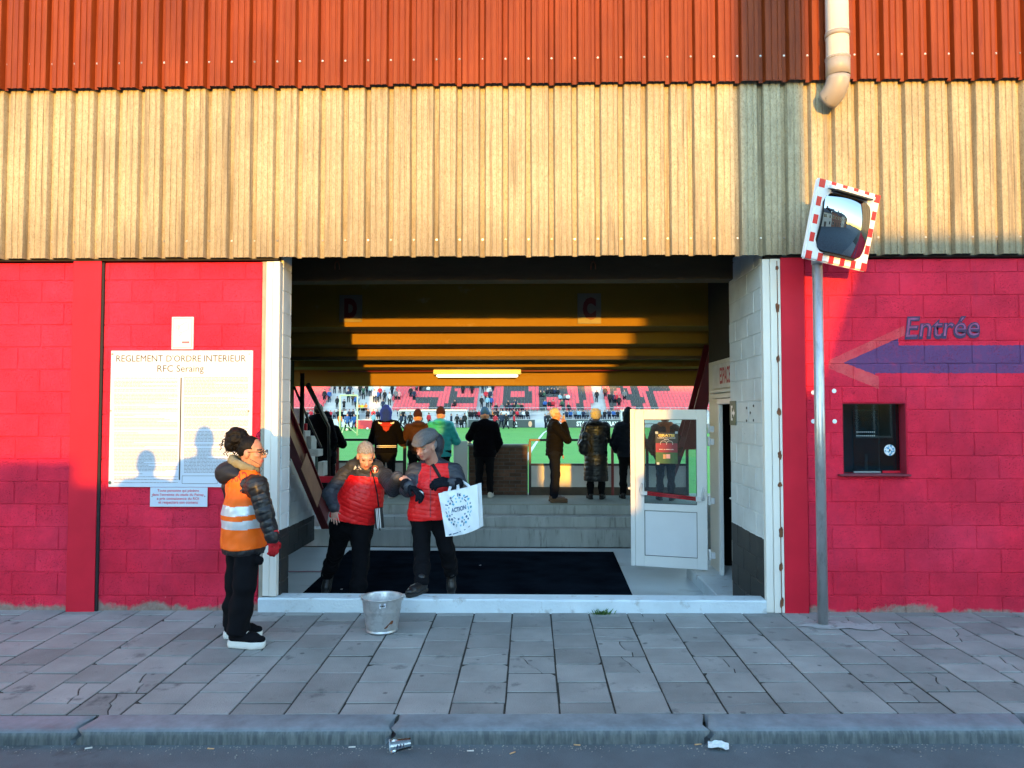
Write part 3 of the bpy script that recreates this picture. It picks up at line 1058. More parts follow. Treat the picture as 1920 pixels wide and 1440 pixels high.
# the leaf, hinged on the far jamb and standing open across the passage
HX, HY = WX(1325, 2.19), 2.19
PX = W(1183, 765, 2.44)
ax = Vector((PX.x - HX, 2.44 - HY, 0)); LW = ax.length; ax.normalize()
nrm = Vector((ax.y, -ax.x, 0))
if nrm.y > 0: nrm = -nrm
TH = .058
def D(u, v, d=0.0):
    return Vector((HX, HY, ZD0)) + ax * u + Vector((0, 0, v)) + nrm * d
LH = ZD1 - ZD0
door = empty('door', (0, 0, 0), parent=bld)
def dbox(name, u0, u1, v0, v1, d0, d1, matn, par=None, bev=.004):
    c = D((u0+u1)/2, (v0+v1)/2, (d0+d1)/2)
    bm = bmesh.new(); bmesh.ops.create_cube(bm, size=1)
    for v in bm.verts:
        v.co = Vector((v.co.x * (u1-u0), v.co.y * (d1-d0), v.co.z * (v1-v0)))
    bmesh.ops.bevel(bm, geom=list(bm.edges), offset=min(bev, .4*min(u1-u0, abs(d1-d0), v1-v0)), segments=1, affect='EDGES')
    M = Matrix((ax, nrm, Vector((0, 0, 1)))).transposed()
    for v in bm.verts: v.co = M @ v.co + c
    bmesh.ops.recalc_face_normals(bm, faces=bm.faces)
    me = bpy.data.meshes.new(name); bm.to_mesh(me); bm.free()
    return put(name, me, matn, par or door)
ST = .115                                   # stile width
SW = .115
UG0, UG1 = SW, LW - .16
VM0, VM1 = LH * .355, LH * .40
dbox('stile', 0, SW, 0, LH, 0, TH, 'door_white')
dbox('stile', LW - .16, LW - .056, 0, LH, 0, TH, 'door_white')
dbox('stile', LW - .055, LW, .0, LH + .006, -.004, TH + .012, 'door_white')
dbox('rail', SW, LW - .16, 0, .125, .001, TH - .001, 'door_white')
dbox('rail', SW, LW - .16, VM0, VM1, .001, TH - .001, 'door_white')
dbox('rail', SW, LW - .16, LH - .115, LH, .001, TH - .001, 'door_white')
dbox('lower_panel', SW - .005, LW - .155, .12, VM0 + .005, .016, .040, 'door_panel')
for (u0, u1, v0, v1) in ((SW, LW-.16, .125, .131), (SW, LW-.16, VM0-.006, VM0), (SW, SW+.006, .131, VM0-.006), (LW-.166, LW-.16, .131, VM0-.006)):
    dbox('gasket', u0, u1, v0, v1, .040, .048, 'gasket', bev=.001)
dbox('glass_pane', SW - .004, LW - .156, VM1 - .004, LH - .111, .026, .034, 'pane_glass', bev=.001)
for (u0, u1, v0, v1) in ((SW, LW-.16, VM1, VM1+.006), (SW, LW-.16, LH-.121, LH-.115), (SW, SW+.006, VM1+.006, LH-.121), (LW-.166, LW-.16, VM1+.006, LH-.121)):
    dbox('gasket', u0, u1, v0, v1, .0345, .05, 'gasket', bev=.001)
# push bar
vb0, vb1 = VM1 + .085, VM1 + .115
for dv in (-.012, .012):
    b = MB(); b.cyl(D(SW - .0, VM1 + .075 + dv, .085), D(LW - .17, VM1 + .125 + dv, .085), .0115, n=10); b.build('push_bar', 'bar_red', door)
dbox('push_bar_arm', SW - .05, SW + .01, VM1 + .045, VM1 + .10, .05, .10, 'hinge_white')
dbox('push_bar_arm', LW - .20, LW - .13, VM1 + .10, VM1 + .145, .05, .10, 'hinge_white')
for uu, vv in ((SW - .06, VM1 + .13), (LW - .12, VM1 + .16)):
    b = MB(); b.tube([D(uu - .012, vv - .07, TH), D(uu - .016, vv - .05, TH + .03), D(uu, vv, TH + .04), D(uu - .016, vv + .05, TH + .03), D(uu - .012, vv + .07, TH)], .011, 8); b.build('handle', 'hinge_white', door)
b = MB(); b.cyl(D(LW, VM1 + .17, .03), D(LW + .035, VM1 + .17, .03), .018, .014, 10); b.build('latch', 'hinge_white', door)
for fv in (.88, .80, .43, .09):
    b = MB(); z = ZD0 + LH * fv
    b.bbox((HX + .004, HY - .03, z - .055), (HX + .03, HY + .01, z + .055), .004); b.bbox((HX + .031, HY - .045, z - .04), (HX + .075, HY - .012, z + .03), .004)
    b.build('hinge', 'hinge_white', door)
# second leaf edge seen in the near jamb, with a handle
mb = MB(); mb.bbox((XS - .05, YD0 - .17, -.125), (XS - .036, YD0 - .062, ZD1 + .05), .003); mb.build('door_edge', 'door_white', bld)
b = MB(); c = Vector((XS - .09, YD0 - .06, WZ(940, YD0)))
b.bbox(c + Vector((-.005, -.012, -.06)), c + Vector((.04, .012, .06)), .004); b.tube([c + Vector((-.0, 0, .03)), c + Vector((-.05, 0, .035)), c + Vector((-.055, .09, .035))], .011, 8); b.build('door_handle', 'hinge_white', bld)

# ticket window: recess, panes, sill
mat('window_frame', (0.20, 0.23, 0.24), 0.5)
mat('booth_dark', (0.07, 0.12, 0.145), 0.7, 0.2, 2)
mat('reveal_red', (0.30, 0.008, 0.03), 0.7, 0.15, 10, .3, 60)
glass_mat('booth_glass', (0.50, 0.68, 0.74), 0.015)
win = empty('ticket_window', (0, 0, 0), parent=bld)
Yg = 0.105
mb = MB()
mb.box((XW0 - .02, Yg + .01, ZW0 - .02), (XW0 - .001, .55, ZW1 + .02)); mb.box((XW1 + .001, .0062, ZW0 - .02), (XW1 + .02, .55, ZW1 + .02))
mb.box((XW0, .5, ZW0), (XW1, .55, ZW1)); mb.box((XW0, .19, ZW1 + .001), (XW1, .5, ZW1 + .02)); mb.box((XW0, .19, ZW0 - .02), (XW1, .5, ZW0 - .001))
mb.build('booth', 'booth_dark', win)
mb = MB(); mb.box((XW0 + .003, .008, ZW0 + .003), (XW0 + .006, Yg, ZW1 - .003)); mb.box((XW1 - .006, .008, ZW0 + .003), (XW1 - .003, Yg, ZW1 - .003)); mb.box((XW0 + .0062, .008, ZW1 - .006), (XW1 - .0062, Yg, ZW1 - .003)); mb.build('reveal', 'reveal_red', win)
xs_ = WX(1646, Yg)
mb = MB(); mb.box((XW0 + .007, Yg + .012, ZW0 + .01), (XW1 - .007, Yg + .018, ZW1 - .007)); mb.build('pane', 'booth_glass', win)
mb = MB(); mb.box((WX(1599, Yg), Yg, ZW0 + .012), (xs_, Yg + .006, WZ(769, Yg))); mb.build('pane', 'booth_glass', win)
b = MB()
for row in (0, 1):
    for k in range(10):
        a = W(1607 + k * 3.6, 810 + row * 7, Yg - .002)
        b.cyl(a, a + Vector((0, .0015, 0)), .005, n=8)
mat('frosted', (.35, .42, .45), .4); b.build('speaking_holes', 'frosted', win)
mb = MB(); a = W(1623, 886, .3); c = W(1627, 852, .3); mb.bbox((a.x, .3, a.z), (c.x, .32, c.z), .002); mat('beige_box', (.5, .47, .40), .6); mb.build('booth_lamp', 'beige_box', win)
mb = MB(); a = W(1604, 884, .34); c = W(1644, 868, .34); mb.tube([(a.x, .34, a.z), (a.x, .34, c.z), (c.x, .34, c.z), (c.x, .34, a.z)], .006, 6); mb.build('booth_chair', 'gasket', win)
mb = MB(); a = W(1654, 884, .25); mb.box((WX(1598, Yg), Yg - .012, ZW0 + .004), (WX(1648, Yg), Yg + .008, ZW0 + .018)); mb.build('track', 'window_frame', win)
mb = MB(); mb.box((WX(1653, Yg), Yg - .004, ZW0 + .002), (XW1 - .008, Yg + .010, ZW0 + .022)); mb.build('track', 'steel_red', win)
mb = MB(); mb.bbox((WX(1573, -.05), -.05, ZW0 - .016), (WX(1707, -.05), Yg, ZW0 + .001), .004); mat('sill_dark', (.17, .02, .035), .5, .3, 20); mb.build('sill', 'sill_dark', win)
# round sticker on the glass
def disc(c, r, n=24, nrm_=(0, -1, 0), sq=1.0):
    b = MB()
    vs = [Vector(c) + Vector((r * math.cos(2*math.pi*k/n), 0, r * sq * math.sin(2*math.pi*k/n))) for k in range(n)]
    b.add(vs, [list(range(n))])
    return b
mat('sticker_white', (.75, .8, .82), .5); mat('sticker_blue', (.08, .32, .55), .5, .5, 90)
st = empty('sticker', W(1668, 844, Yg + .008), 'round pale blue and white sticker on the ticket window glass', 'sticker')
c = W(1668, 844, Yg + .0075)
disc(c, .049).build('backing', 'sticker_white', st)
for k in range(16):
    a = k * 2.4; rr = .009 + .034 * math.sqrt(((k * 7) % 16) / 16)
    disc(c + Vector((rr * math.cos(a), -.001 - .00005 * k, rr * math.sin(a))), .0045 + .003 * (k % 3), 8).build('print_mark', 'sticker_blue', st)
b = MB(); b.add([c + Vector((-.008, -.0022, -.012)), c + Vector((.004, -.0022, -.012)), c + Vector((.008, -.0022, 0)), c + Vector((0, -.0022, .012)), c + Vector((-.006, -.0022, .004))], [(0, 1, 2, 3, 4)]); b.build('print_mark', 'gasket', st)
# white wall plugs left of the window
mat('plug_white', (.8, .8, .8), .4)
for px, py in ((1564, 733), (1525, 736), (1565, 790), (1525, 790)):
    b = disc(W(px, py, -.0045), .0195, 18); b.build('wall_plug', 'plug_white', bld)
# sprayed word over the arrow
mat('spray_dark', (.04, .02, .07), .7, .3, 30); mat('spray_pink', (.26, .06, .16), .7, .45, 14)
xa, xb = WX(1699, 0), WX(1841, 0)
cz = WZ(614, 0, 1770)
cw = Vector(((xa + xb) / 2, -.0062, cz))
pl = empty('painted_word', (0, 0, 0), parent=bld)
text('lettering', 'Entrée', xb - xa, cw, (1, 0, .02), (.03, 0, 1), 'spray_dark', pl, bold=.035, shear=.12, height=.205)
text('letter_fill', 'Entrée', (xb - xa) * .97, cw + Vector((.002, -.0016, .006)), (1, 0, .02), (.03, 0, 1), 'spray_pink', pl, bold=-.012, shear=.12, height=.165)
# section letters and wording inside
mat('plate_white', (.16, .14, .11), .5); mat('letter_red', (.12, .006, .006), .5)
Yr = 9.92 - 6.57
for ch, px0, px1, py0, py1, lab in (('D', 636, 679, 553, 604, 'small white plate with a red letter D on the passage ceiling'), ('C', 1083, 1127, 550, 607, 'small white plate with a red letter C on the passage ceiling')):
    a, c = W(px0, py1, Yr - .014), W(px1, py0, Yr - .014)
    s_ = empty('section_plate', ((a.x + c.x)/2, Yr, a.z), lab, 'sign', 'section letter plates')
    b = MB(); b.bbox((a.x, Yr - .014, a.z), (c.x, Yr - .002, c.z), .002); b.build('plate', 'plate_white', s_)
    text('letter', ch, (c.x - a.x) * .56, ((a.x + c.x)/2, Yr - .0155, (a.z + c.z)/2), (1, 0, 0), (0, 0, 1), 'letter_red', s_, bold=.07, height=(c.z - a.z) * .74)
# ESPACE board over the side door: runs along the side wall
mat('board_white', (.70, .68, .66), .5); mat('print_red', (.50, .03, .06), .5)
eb = empty('wording_board', (XS, 1.6, 2.0), 'white board with red word ESPACE above the side door', 'sign')
za, zb = ZD1 + .245, ZD1 + .53
b = MB(); b.bbox((XS - .03, 1.02 + .2, za), (XS - .002, 2.45, zb), .003); b.build('board', 'board_white', eb)
text('wording', 'ESPACE', .46, (XS - .032, 1.865, (za + zb)/2 - .0), (0, -1, 0), (0, 0, 1), 'print_red', eb, bold=.02, height=.19)
# exit pictogram on the right-hand return wall
ex = empty('exit_sign', (XR_IN, .95, 1.6), 'small green exit plate with white arrow on the pale block wall', 'sign')
mat('sign_green', (.06, .12, .10), .5, .2, 9)
ya, yb = .86, 1.085
zc0, zc1 = WZ(797, 1.0, 1378), WZ(752, 1.0, 1378)
b = MB(); b.bbox((XR_IN - .007, ya, zc0), (XR_IN - .0015, yb, zc1), .001); b.build('plate', 'sign_green', ex)
b = MB(); zc_ = (zc0 + zc1) / 2; h_ = (zc1 - zc0) / 2
def e3(u, v): return (XR_IN - .0085, yb - (u * (yb - ya)), zc_ + v * h_)
for poly in ([(.22, -.62), (.5, -.62), (.5, -.42), (.36, -.42), (.36, .42), (.5, .42), (.5, .62), (.22, .62)], [(.42, -.12), (.62, -.12), (.62, -.34), (.85, 0), (.62, .34), (.62, .12), (.42, .12)]):
    b.add([e3(u, v) for u, v in poly], [list(range(len(poly)))])
b.build('pictogram', 'plug_white', ex)
for px, py in ((1400, 765), (1413, 761), (1407, 774), (1400, 789), (1413, 788)):
    d = CROT @ Vector(((px - 960)/FPX, -(py - 720)/FPX, -1)); t_ = (XR_IN - .004 - CAM.x) / d.x; p = CAM + d * t_
    b = MB(); b.cyl(p, p + Vector((-.004, 0, 0)), .012, n=8); b.build('drill_hole', 'gasket', bld)

# fluorescent lamp under the last tier
Yl = 12.35 - 6.57
a, c = W(812, 707, Yl), W(977, 694, Yl)
fl = empty('fluorescent_lamp', ((a.x + c.x)/2, Yl, c.z), 'lit fluorescent tube lamp hung across the passage ceiling', 'lamp')
mat('lamp_body', (.70, .66, .52), .4)
b = MB(); zt = c.z + .02; zm = a.z + .045
b.bbox((a.x, Yl, zm), (c.x, Yl + .12, zt), .012); b.build('housing', 'lamp_body', fl)
b = MB(); b.bbox((a.x + .05, Yl + .008, a.z), (c.x - .05, Yl + .11, zm - .002), .02); b.build('diffuser', emit_mat('lamp_light', (1, .97, .88), .16), fl)

# ---- landing front: brick pier, rails, boards
YB = G(1060, 928.5, Z_LAND).y
mat('brick', (0.11, 0.055, 0.035), 0.85, .3, 9, .4, 60, rnd=.35); mat('mortar', (.10, .09, .08), .9, .2, 20); mat('coping', (.20, .20, .18), .8, .2, 6)
mat('rail_black', (.018, .012, .012), .45, .3, 10); mat('rail_red', (.20, .02, .02), .45, .2, 10); mat('board_grey', (.62, .60, .58), .5, .06, 3); mat('kick_board', (.07, .05, .035), .7, .4, 5)
xa, xb = WX(878, YB), WX(990, YB)
zt = WZ(833, YB)
pier = empty('brick_wall', ((xa + xb)/2, YB, Z_LAND), 'low dark brick wall between the landing railings', 'wall')
mb = MB(); mb.box((xa + .004, YB + .006, Z_LAND - .02), (xb - .004, YB + .2, zt - .04)); mb.build('mortar_core', 'mortar', pier)
BL, BH = .215, .068
bm_ = MB().bbox((-(BL-.010)/2, 0, -(BH-.010)/2), ((BL-.010)/2, .1, (BH-.010)/2), .003).mesh('brick'); bm_.materials.append(MATS['brick'])
bm_h = MB().bbox((-(BL/2-.010)/2, 0, -(BH-.010)/2), ((BL/2-.010)/2, .1, (BH-.010)/2), .003).mesh('brick'); bm_h.materials.append(MATS['brick'])
nb = int((xb - xa) / BL)
z = Z_LAND; k = 0
wtot = nb * BL
while z + BH < zt - .03:
    x = xa + (xb - xa - wtot) / 2
    cells = [(bm_, BL)] * nb if k % 2 == 0 else [(bm_h, BL/2)] + [(bm_, BL)] * (nb - 1) + [(bm_h, BL/2)]
    for me, wd in cells:
        put('brick', me, None, pier, loc=(x + wd/2, YB + random.uniform(-.002, .002), z + BH/2)); x += wd
    z += BH; k += 1
mb = MB(); mb.bbox((xa - .01, YB - .015, zt - .04), (xb + .01, YB + .22, zt), .006); mb.build('coping', 'coping', pier)

def rail(name, label, px0, px1, pytop, pylow, posts, first_post=True, board=None):
    r_ = empty(name, (WX(px0, YB), YB, Z_LAND), label, 'railing')
    za, zb = WZ(pytop, YB), WZ(pylow, YB)
    x0, x1 = WX(px0, YB), WX(px1, YB)
    b = MB(); b.bbox((x0, YB, za - .022), (x1, YB + .045, za + .022), .004); b.build('top_rail', 'rail_black', r_)
    b = MB(); b.bbox((x0, YB, zb - .02), (x1, YB + .045, zb + .02), .004); b.build('lower_rail', 'rail_black', r_)
    for px, wd, mm in posts:
        b = MB(); x = WX(px, YB); b.bbox((x - wd/2, YB - .004, Z_LAND), (x + wd/2, YB + .049, za - .0225), .004); b.build('post', mm, r_)
    if board:
        bx0, bx1, by0, by1 = board
        b = MB(); b.bbox((WX(bx0, YB), YB + .015, WZ(by1, YB)), (WX(bx1, YB), YB + .03, WZ(by0, YB)), .002); b.build('infill_board', 'board_grey', r_)
        b = MB(); b.bbox((WX(bx0, YB), YB + .005, Z_LAND), (WX(bx1, YB), YB + .035, WZ(by1, YB) - .002), .002); b.build('kick_board', 'kick_board', r_)
    return r_
rail('railing', 'dark steel railing left of the brick wall, behind the couple', 604, 760, 825, 866, [(633, .06, 'rail_red'), (759, .06, 'rail_black')], board=(606, 758, 868, 915))
rail('railing', 'dark steel railing with pale boards right of the brick wall', 992, 1290, 825, 871, [(993.5, .05, 'rail_black'), (1148, .05, 'rail_red'), (1213, .05, 'rail_black'), (1288, .05, 'rail_black')], board=(996, 1288, 873, 913))
b = MB(); a = W(850, 930, YB); c = W(877, 827, YB); b.bbox((a.x, YB + .01, Z_LAND), (c.x, YB + .04, c.z), .004)
b.build('barrier_panel', 'board_grey', label='pale upright board beside the brick wall on the landing', cat='board')
b = MB(); b.bbox((WX(760, YB) + .04, YB + .01, Z_LAND), (WX(850, YB) - .004, YB + .04, WZ(868, YB)), .004)
b.build('barrier_panel', 'board_grey', label='low grey board on the landing behind the man with the flat cap', cat='board')

# ================================================================== pitch and far stand
ZP = 0.03
mb = MB(); mb.box((-90, YB + .45, -0.8), (90, 84.0, ZP)); mb.build('pitch', 'pitch_grass', kind='structure')
# white line curving towards the corner
pts = [G(980 + 4, 868, ZP), G(995, 845, ZP), G(1008, 826, ZP), G(1019, 812, ZP), G(1028, 806, ZP)]
b = MB()
for a, c in zip(pts[:-1], pts[1:]):
    d = (c - a).normalized(); nn = Vector((-d.y, d.x, 0)) * (.075)
    b.add([a - nn, c - nn, c + nn, a + nn], [(0, 1, 2, 3)])
for i in range(len(b.v)): b.v[i] = (b.v[i][0], b.v[i][1], ZP + .004 + .001 * ((i // 4) % 2))
b.build('pitch_line', 'line_white', kind='structure')
stand = empty('grandstand', (0, 90, 0), 'far grandstand with red and black seats spelling a name', 'grandstand')
mat('terrace', (0.52, 0.53, 0.54), 0.85, .10, .7); mat('seat_red', (0.72, 0.075, 0.10), 0.45, .1, 2); mat('seat_black', (0.02, 0.025, 0.028), 0.45); mat('stand_wall', (0.60, 0.61, 0.62), .7, .08, .4)
ZR0, YR0, DR, HR = 1.93, 90.0, .8, .42
NROW = 16
def proj(p):
    v = CROT.transposed() @ (Vector(p) - CAM)
    return 960 + FPX * v.x / -v.z, 720 - FPX * v.y / -v.z
b = MB()
for i in range(NROW):
    b.box((-48, YR0 + i * DR, -.5), (40, YR0 + (i + 1) * DR - .002, ZR0 + i * HR))
b.build('terrace', 'terrace', stand)
mb = MB(); mb.box((-48, YR0 - 3.6, -.5), (40, YR0 - .01, .55)); mb.box((-48, YR0 - 3.6, .551), (40, YR0 - 3.45, 0.98)); mb.build('front_wall', 'stand_wall', stand)
mb = MB(); mb.box((-48, YR0 + NROW * DR, -.5), (40, YR0 + NROW * DR + 1, 14)); mb.build('back_wall', 'stand_wall', stand)
def is_black(px, py):
    s = (772 - py)
    R = [(789, 832, 722, 736), (778, 823, 746, 757), (806, 821, 757, 772),
         (845, 899, 722, 732), (843, 855, 732, 746), (839, 888, 746, 757), (834, 848, 757, 772),
         (944, 992, 700, 735), (943, 955, 735, 747), (984, 997, 735, 747), (942, 997, 747, 757), (940, 953, 757, 764),
         (1011, 1061, 700, 749), (1011, 1026, 749, 772), (1050, 1062, 749, 772),
         (1083, 1096, 700, 772), (1142, 1154, 700, 772), (1190, 1207, 745, 772), (1184, 1197, 700, 747),
         (1214, 1256, 700, 736), (1214, 1228, 736, 750), (1218, 1233, 750, 772)]
    for a, b_, c, d in R:
        if a <= px <= b_ and c <= py < d: return True
    k = (py - 722) / 50
    if 1152 + k * 45 <= px <= 1166 + k * 45: return True
    return False
def is_aisle(px, py):
    k = (py - 722) / 50
    if 623 - 18 * k < px < 745 - 14 * k: return True      # bare terrace with standing people
    if 901 - 6 * k < px < 926 - 4 * k: return True
    if 1108 + 4 * k < px < 1127 + 10 * k: return True
    return False
SR, SBk = MB(), MB()
for i in range(NROW):
    z = ZR0 + i * HR; y = YR0 + i * DR + .3
    for k in range(-92, 76):
        x = k * .48
        px, py = proj((x, y, z + .35))
        if px < 520 or px > 1330 or py < 700 or is_aisle(px, py):
            continue
        t_ = SBk if is_black(px, py) else SR
        t_.box((x - .215, y - .30, z + .30), (x + .215, y + .06, z + .36))
        t_.obox((x, y + .09, z + .52), (.215, 0, 0), (0, .02, .004), (0, .035, .19))
        t_.box((x - .03, y - .1, z), (x + .03, y + .02, z + .30))
SR.build('red_seats', 'seat_red', stand, kind='stuff'); SBk.build('black_seats', 'seat_black', stand, kind='stuff')
# rails in front of the stand
b = MB()
y = YR0 - .2
for z in (2.0, 2.45, 1.55): b.tube([(-46, y, z), (38, y, z)], .03, 6)
for k in range(-22, 19): b.tube([(k * 2, y, .5), (k * 2, y, 2.45)], .03, 6)
mat('galvanised', (.55, .57, .58), .4, .1, 3, metal=.3)
b.build('front_railing', 'galvanised', stand)
# handrails on the bare terrace
for px in (612, 676, 710):
    x = WX(px, YR0 + 2)
    b = MB(); b.tube([(x, YR0 + .3, ZR0 + 1.0), (x, YR0 + 5 * DR, ZR0 + 5 * HR + 1.0)], .03, 6); b.build('handrail', 'rail_black', stand)
# dugouts with clear roofs
mat('dugout_white', (.78, .78, .78), .5); glass_mat('dugout_glass', (.75, .8, .8), .25)
YDU = 83.2
def dugout(px0, px1, label):
    x0, x1 = WX(px0, YDU), WX(px1, YDU)
    d_ = empty('dugout', ((x0 + x1)/2, YDU, ZP), label, 'shelter', 'team dugouts')
    n = max(2, int((x1 - x0) / 2.4))
    for k in range(n + 1):
        x = x0 + (x1 - x0) * k / n
        b = MB(); b.tube([(x, YDU, ZP), (x, YDU, 2.0), (x, YDU + .9, 2.15), (x, YDU + 1.4, 1.6), (x, YDU + 1.4, ZP)], .05, 6); b.build('frame', 'dugout_white', d_)
    b = MB(); b.tube([(x0, YDU, 2.02), (x1, YDU, 2.02)], .05, 6); b.build('front_beam', 'dugout_white', d_)
    b = MB(); b.add([(x0, YDU, 2.04), (x1, YDU, 2.04), (x1, YDU + .9, 2.2), (x0, YDU + .9, 2.2)], [(0, 1, 2, 3)]); b.build('roof_sheet', 'dugout_glass', d_)
    b = MB(); b.bbox((x0 + .1, YDU + .7, ZP + .4), (x1 - .1, YDU + 1.1, ZP + .48), .01); b.build('bench', 'seat_black', d_)
dugout(748, 875, 'white framed dugout behind the turquoise coat and blue hat, across the pitch')
dugout(1165, 1290, 'white framed dugout seen behind the open white door, across the pitch')
# advertising boards along the far touchline
mat('board_dark', (.055, .07, .075), .5, .1, 2); mat('hoarding_red', (.62, .03, .05), .5, .08, 1); mat('hoarding_white', (.66, .67, .68), .5, .06, 1); mat('crest_peach', (.85, .45, .28), .5); mat('print_white', (.85, .85, .85), .5)
def board(name, px0, px1, py0, py1, Y, matn, label, txts=()):
    a, c = W(px0, py1, Y), W(px1, py0, Y)
    o = empty(name, ((a.x + c.x)/2, Y, ZP), label, 'advertising board')
    b = MB(); b.bbox((a.x, Y, ZP), (c.x, Y + .12, c.z), .01); b.build('panel', matn, o)
    for tx, qx0, qx1, qy0, qy1, mm in txts:
        p, q = W(qx0, qy1, Y - .01), W(qx1, qy0, Y - .01)
        text('lettering', tx, q.x - p.x, ((p.x + q.x)/2, Y - .012, (p.z + q.z)/2), (1, 0, 0), (0, 0, 1), mm, o, bold=.04, height=q.z - p.z)
    return o
YBD = 82.6
o1 = board('advertising_board', 878, 1003, 787, 801.5, YBD, 'board_dark', 'dark advertising board with white lettering and a peach crest on the far touchline', [('9', 925, 931, 790, 800, 'print_white'), ('1', 950, 953, 790, 799, 'print_white'), ('2', 963, 970, 790, 800, 'print_white')])
cc = W(994, 795, YBD - .015)
disc(cc, .23, 16, sq=1.55).build('crest', 'crest_peach', o1)
board('advertising_board', 1060, 1164, 787, 801.5, YBD, 'board_dark', 'dark advertising board reading STADE DU PAIRAY on the far touchline', [('STADE DU PAIRAY', 1081, 1159, 790, 799, 'print_white')])
board('advertising_board', 546, 666, 786, 803, YBD + 3.3, 'hoarding_white', 'plain white board behind the yellow goal across the pitch')
board('advertising_board', 667, 698, 788, 805, 76.0, 'hoarding_red', 'plain red board beside the yellow goal across the pitch')
board('advertising_board', 699, 760, 789, 803, YBD + 3.2, 'hoarding_white', 'plain white board beside the dugout behind the bull jacket')
# goal, seen from the side
mat('goal_yellow', (.80, .78, .40), .5); mat('net', (.75, .75, .6), .8)
YGo = 57.0 - 6.57
gl = empty('goal', (WX(640, YGo), YGo, ZP), 'small yellow framed goal across the pitch', 'goal')
gx0, gx1 = WX(637.5, YGo), WX(670, YGo); gzt = WZ(741, YGo)
for x in (gx0, gx1):
    b = MB(); b.tube([(x, YGo, ZP), (x, YGo, gzt)], .06, 8); b.build('post', 'goal_yellow', gl)
b = MB(); b.tube([(gx0, YGo, gzt), (gx1, YGo, gzt)], .06, 8); b.build('crossbar', 'goal_yellow', gl)
b = MB(); b.tube([(gx0, YGo + .4, ZP + .05), (gx0 + .1, YGo + 1.2, ZP + .9)], .03, 6); b.tube([(gx1, YGo + .4, ZP + .05), (gx0 + .1, YGo + 1.2, ZP + .9)], .03, 6); b.build('stay', 'goal_yellow', gl)
for (px, py, nm) in ((650, 808, 'white football on the grass beside the two blue jackets'), (689, 806, 'white football on the grass in front of the red board')):
    p = G(px, py, ZP)
    bm = bmesh.new(); bmesh.ops.create_icosphere(bm, subdivisions=2, radius=.13); me = bpy.data.meshes.new('football'); bm.to_mesh(me); bm.free()
    me.polygons.foreach_set('use_smooth', [True] * len(me.polygons))
    put('football', me, 'print_white', loc=(p.x, p.y, ZP + .13), label=nm, cat='ball')
# ================================================================== things on and before the front
# house rules sign
mat('sign_white', (.54, .60, .70), .45, .03, 2); mat('sign_text', (.03, .03, .03), .5); mat('sign_grey', (.45, .44, .42), .5); mat('sign_body', (.13, .11, .11), .5); mat('sign_red', (.62, .10, .14), .5); mat('sign_pink', (.72, .40, .38), .5)
Y0 = -.022
a, c = W(203, 913, Y0), W(474, 657, Y0)
sg = empty('rules_sign', ((a.x + c.x)/2, 0, a.z), 'large white house rules sign on the red block wall, headed REGLEMENT', 'sign')
b = MB(); b.bbox((a.x, Y0, a.z), (c.x, -.003, c.z), .002); b.build('panel', 'sign_white', sg)
def sgp(px, py): return W(px, py, Y0 - .0015)
for tx_, xa_, xb_ in (('REGLEMENT', 218, 305.5), ("D'ORDRE", 312, 377), ('INTERIEUR', 382.6, 461)):
    p, q = sgp(xa_, 672), sgp(xb_, 672)
    text('lettering', tx_, q.x - p.x, (p + q) / 2, (1, 0, 0), (0, 0, 1), 'sign_text', sg, bold=.0, height=.058)
p, q = sgp(295, 692), sgp(382, 692)
text('lettering', 'RFC Seraing', q.x - p.x, (p + q) / 2 + Vector((0, 0, -.004)), (1, 0, 0), (0, 0, 1), 'sign_text', sg, bold=.0)
def frame_lines(b, px0, py0, px1, py1, t):
    a_, c_ = sgp(px0, py1), sgp(px1, py0)
    for (x0, x1, z0, z1) in ((a_.x, c_.x, a_.z, a_.z + t), (a_.x, c_.x, c_.z - t, c_.z), (a_.x, a_.x + t, a_.z + t, c_.z - t), (c_.x - t, c_.x, a_.z + t, c_.z - t)):
        b.add([(x0, a_.y, z0), (x1, a_.y, z0), (x1, a_.y, z1), (x0, a_.y, z1)], [(0, 1, 2, 3)])
b = MB(); frame_lines(b, 214, 661, 466, 702, .0012); b.build('rule_frame', 'sign_grey', sg)
b = MB(); frame_lines(b, 341, 892, 408, 907, .003)
a_, c_ = sgp(337.6, 900), sgp(338.4, 708); b.add([(a_.x, a_.y, a_.z), (c_.x, a_.y, a_.z), (c_.x, a_.y, c_.z), (a_.x, a_.y, c_.z)], [(0, 1, 2, 3)])
b.build('rule_frame', 'sign_text', sg)
rt = random.Random(9)
for (x0, x1, ytop, ybot) in ((214, 333, 709, 905), (345, 466, 708, 888)):
    b = MB(); y = ytop
    while y < ybot:
        if rt.random() < .14:
            y += 3.0
        end = x1 if rt.random() < .75 else x0 + (x1 - x0) * rt.uniform(.3, .9)
        x = x0
        while x < end:
            wd = rt.uniform(1.8, 7.5)
            p, q = sgp(x, y), sgp(min(x + wd, end), y)
            h = .0040
            b.add([(p.x, p.y, p.z - h/2), (q.x, p.y, q.z - h/2), (q.x, p.y, q.z + h/2), (p.x, p.y, p.z + h/2)], [(0, 1, 2, 3)])
            x += wd + 1.1
        y += 2.62
    b.build('printed_text', 'sign_body', sg, kind='stuff')
for px, py in ((211, 664), (467, 664), (208, 770), (466, 771)):
    b = MB(); p = sgp(px, py); b.cyl(p, p + Vector((0, -.003, 0)), .009, .006, 10); b.build('screw', 'screw_metal', sg)
cc = sgp(206, 905); disc(cc + Vector((0, -.001, 0)), .0145, 16).build('stamp', 'sign_green', sg)
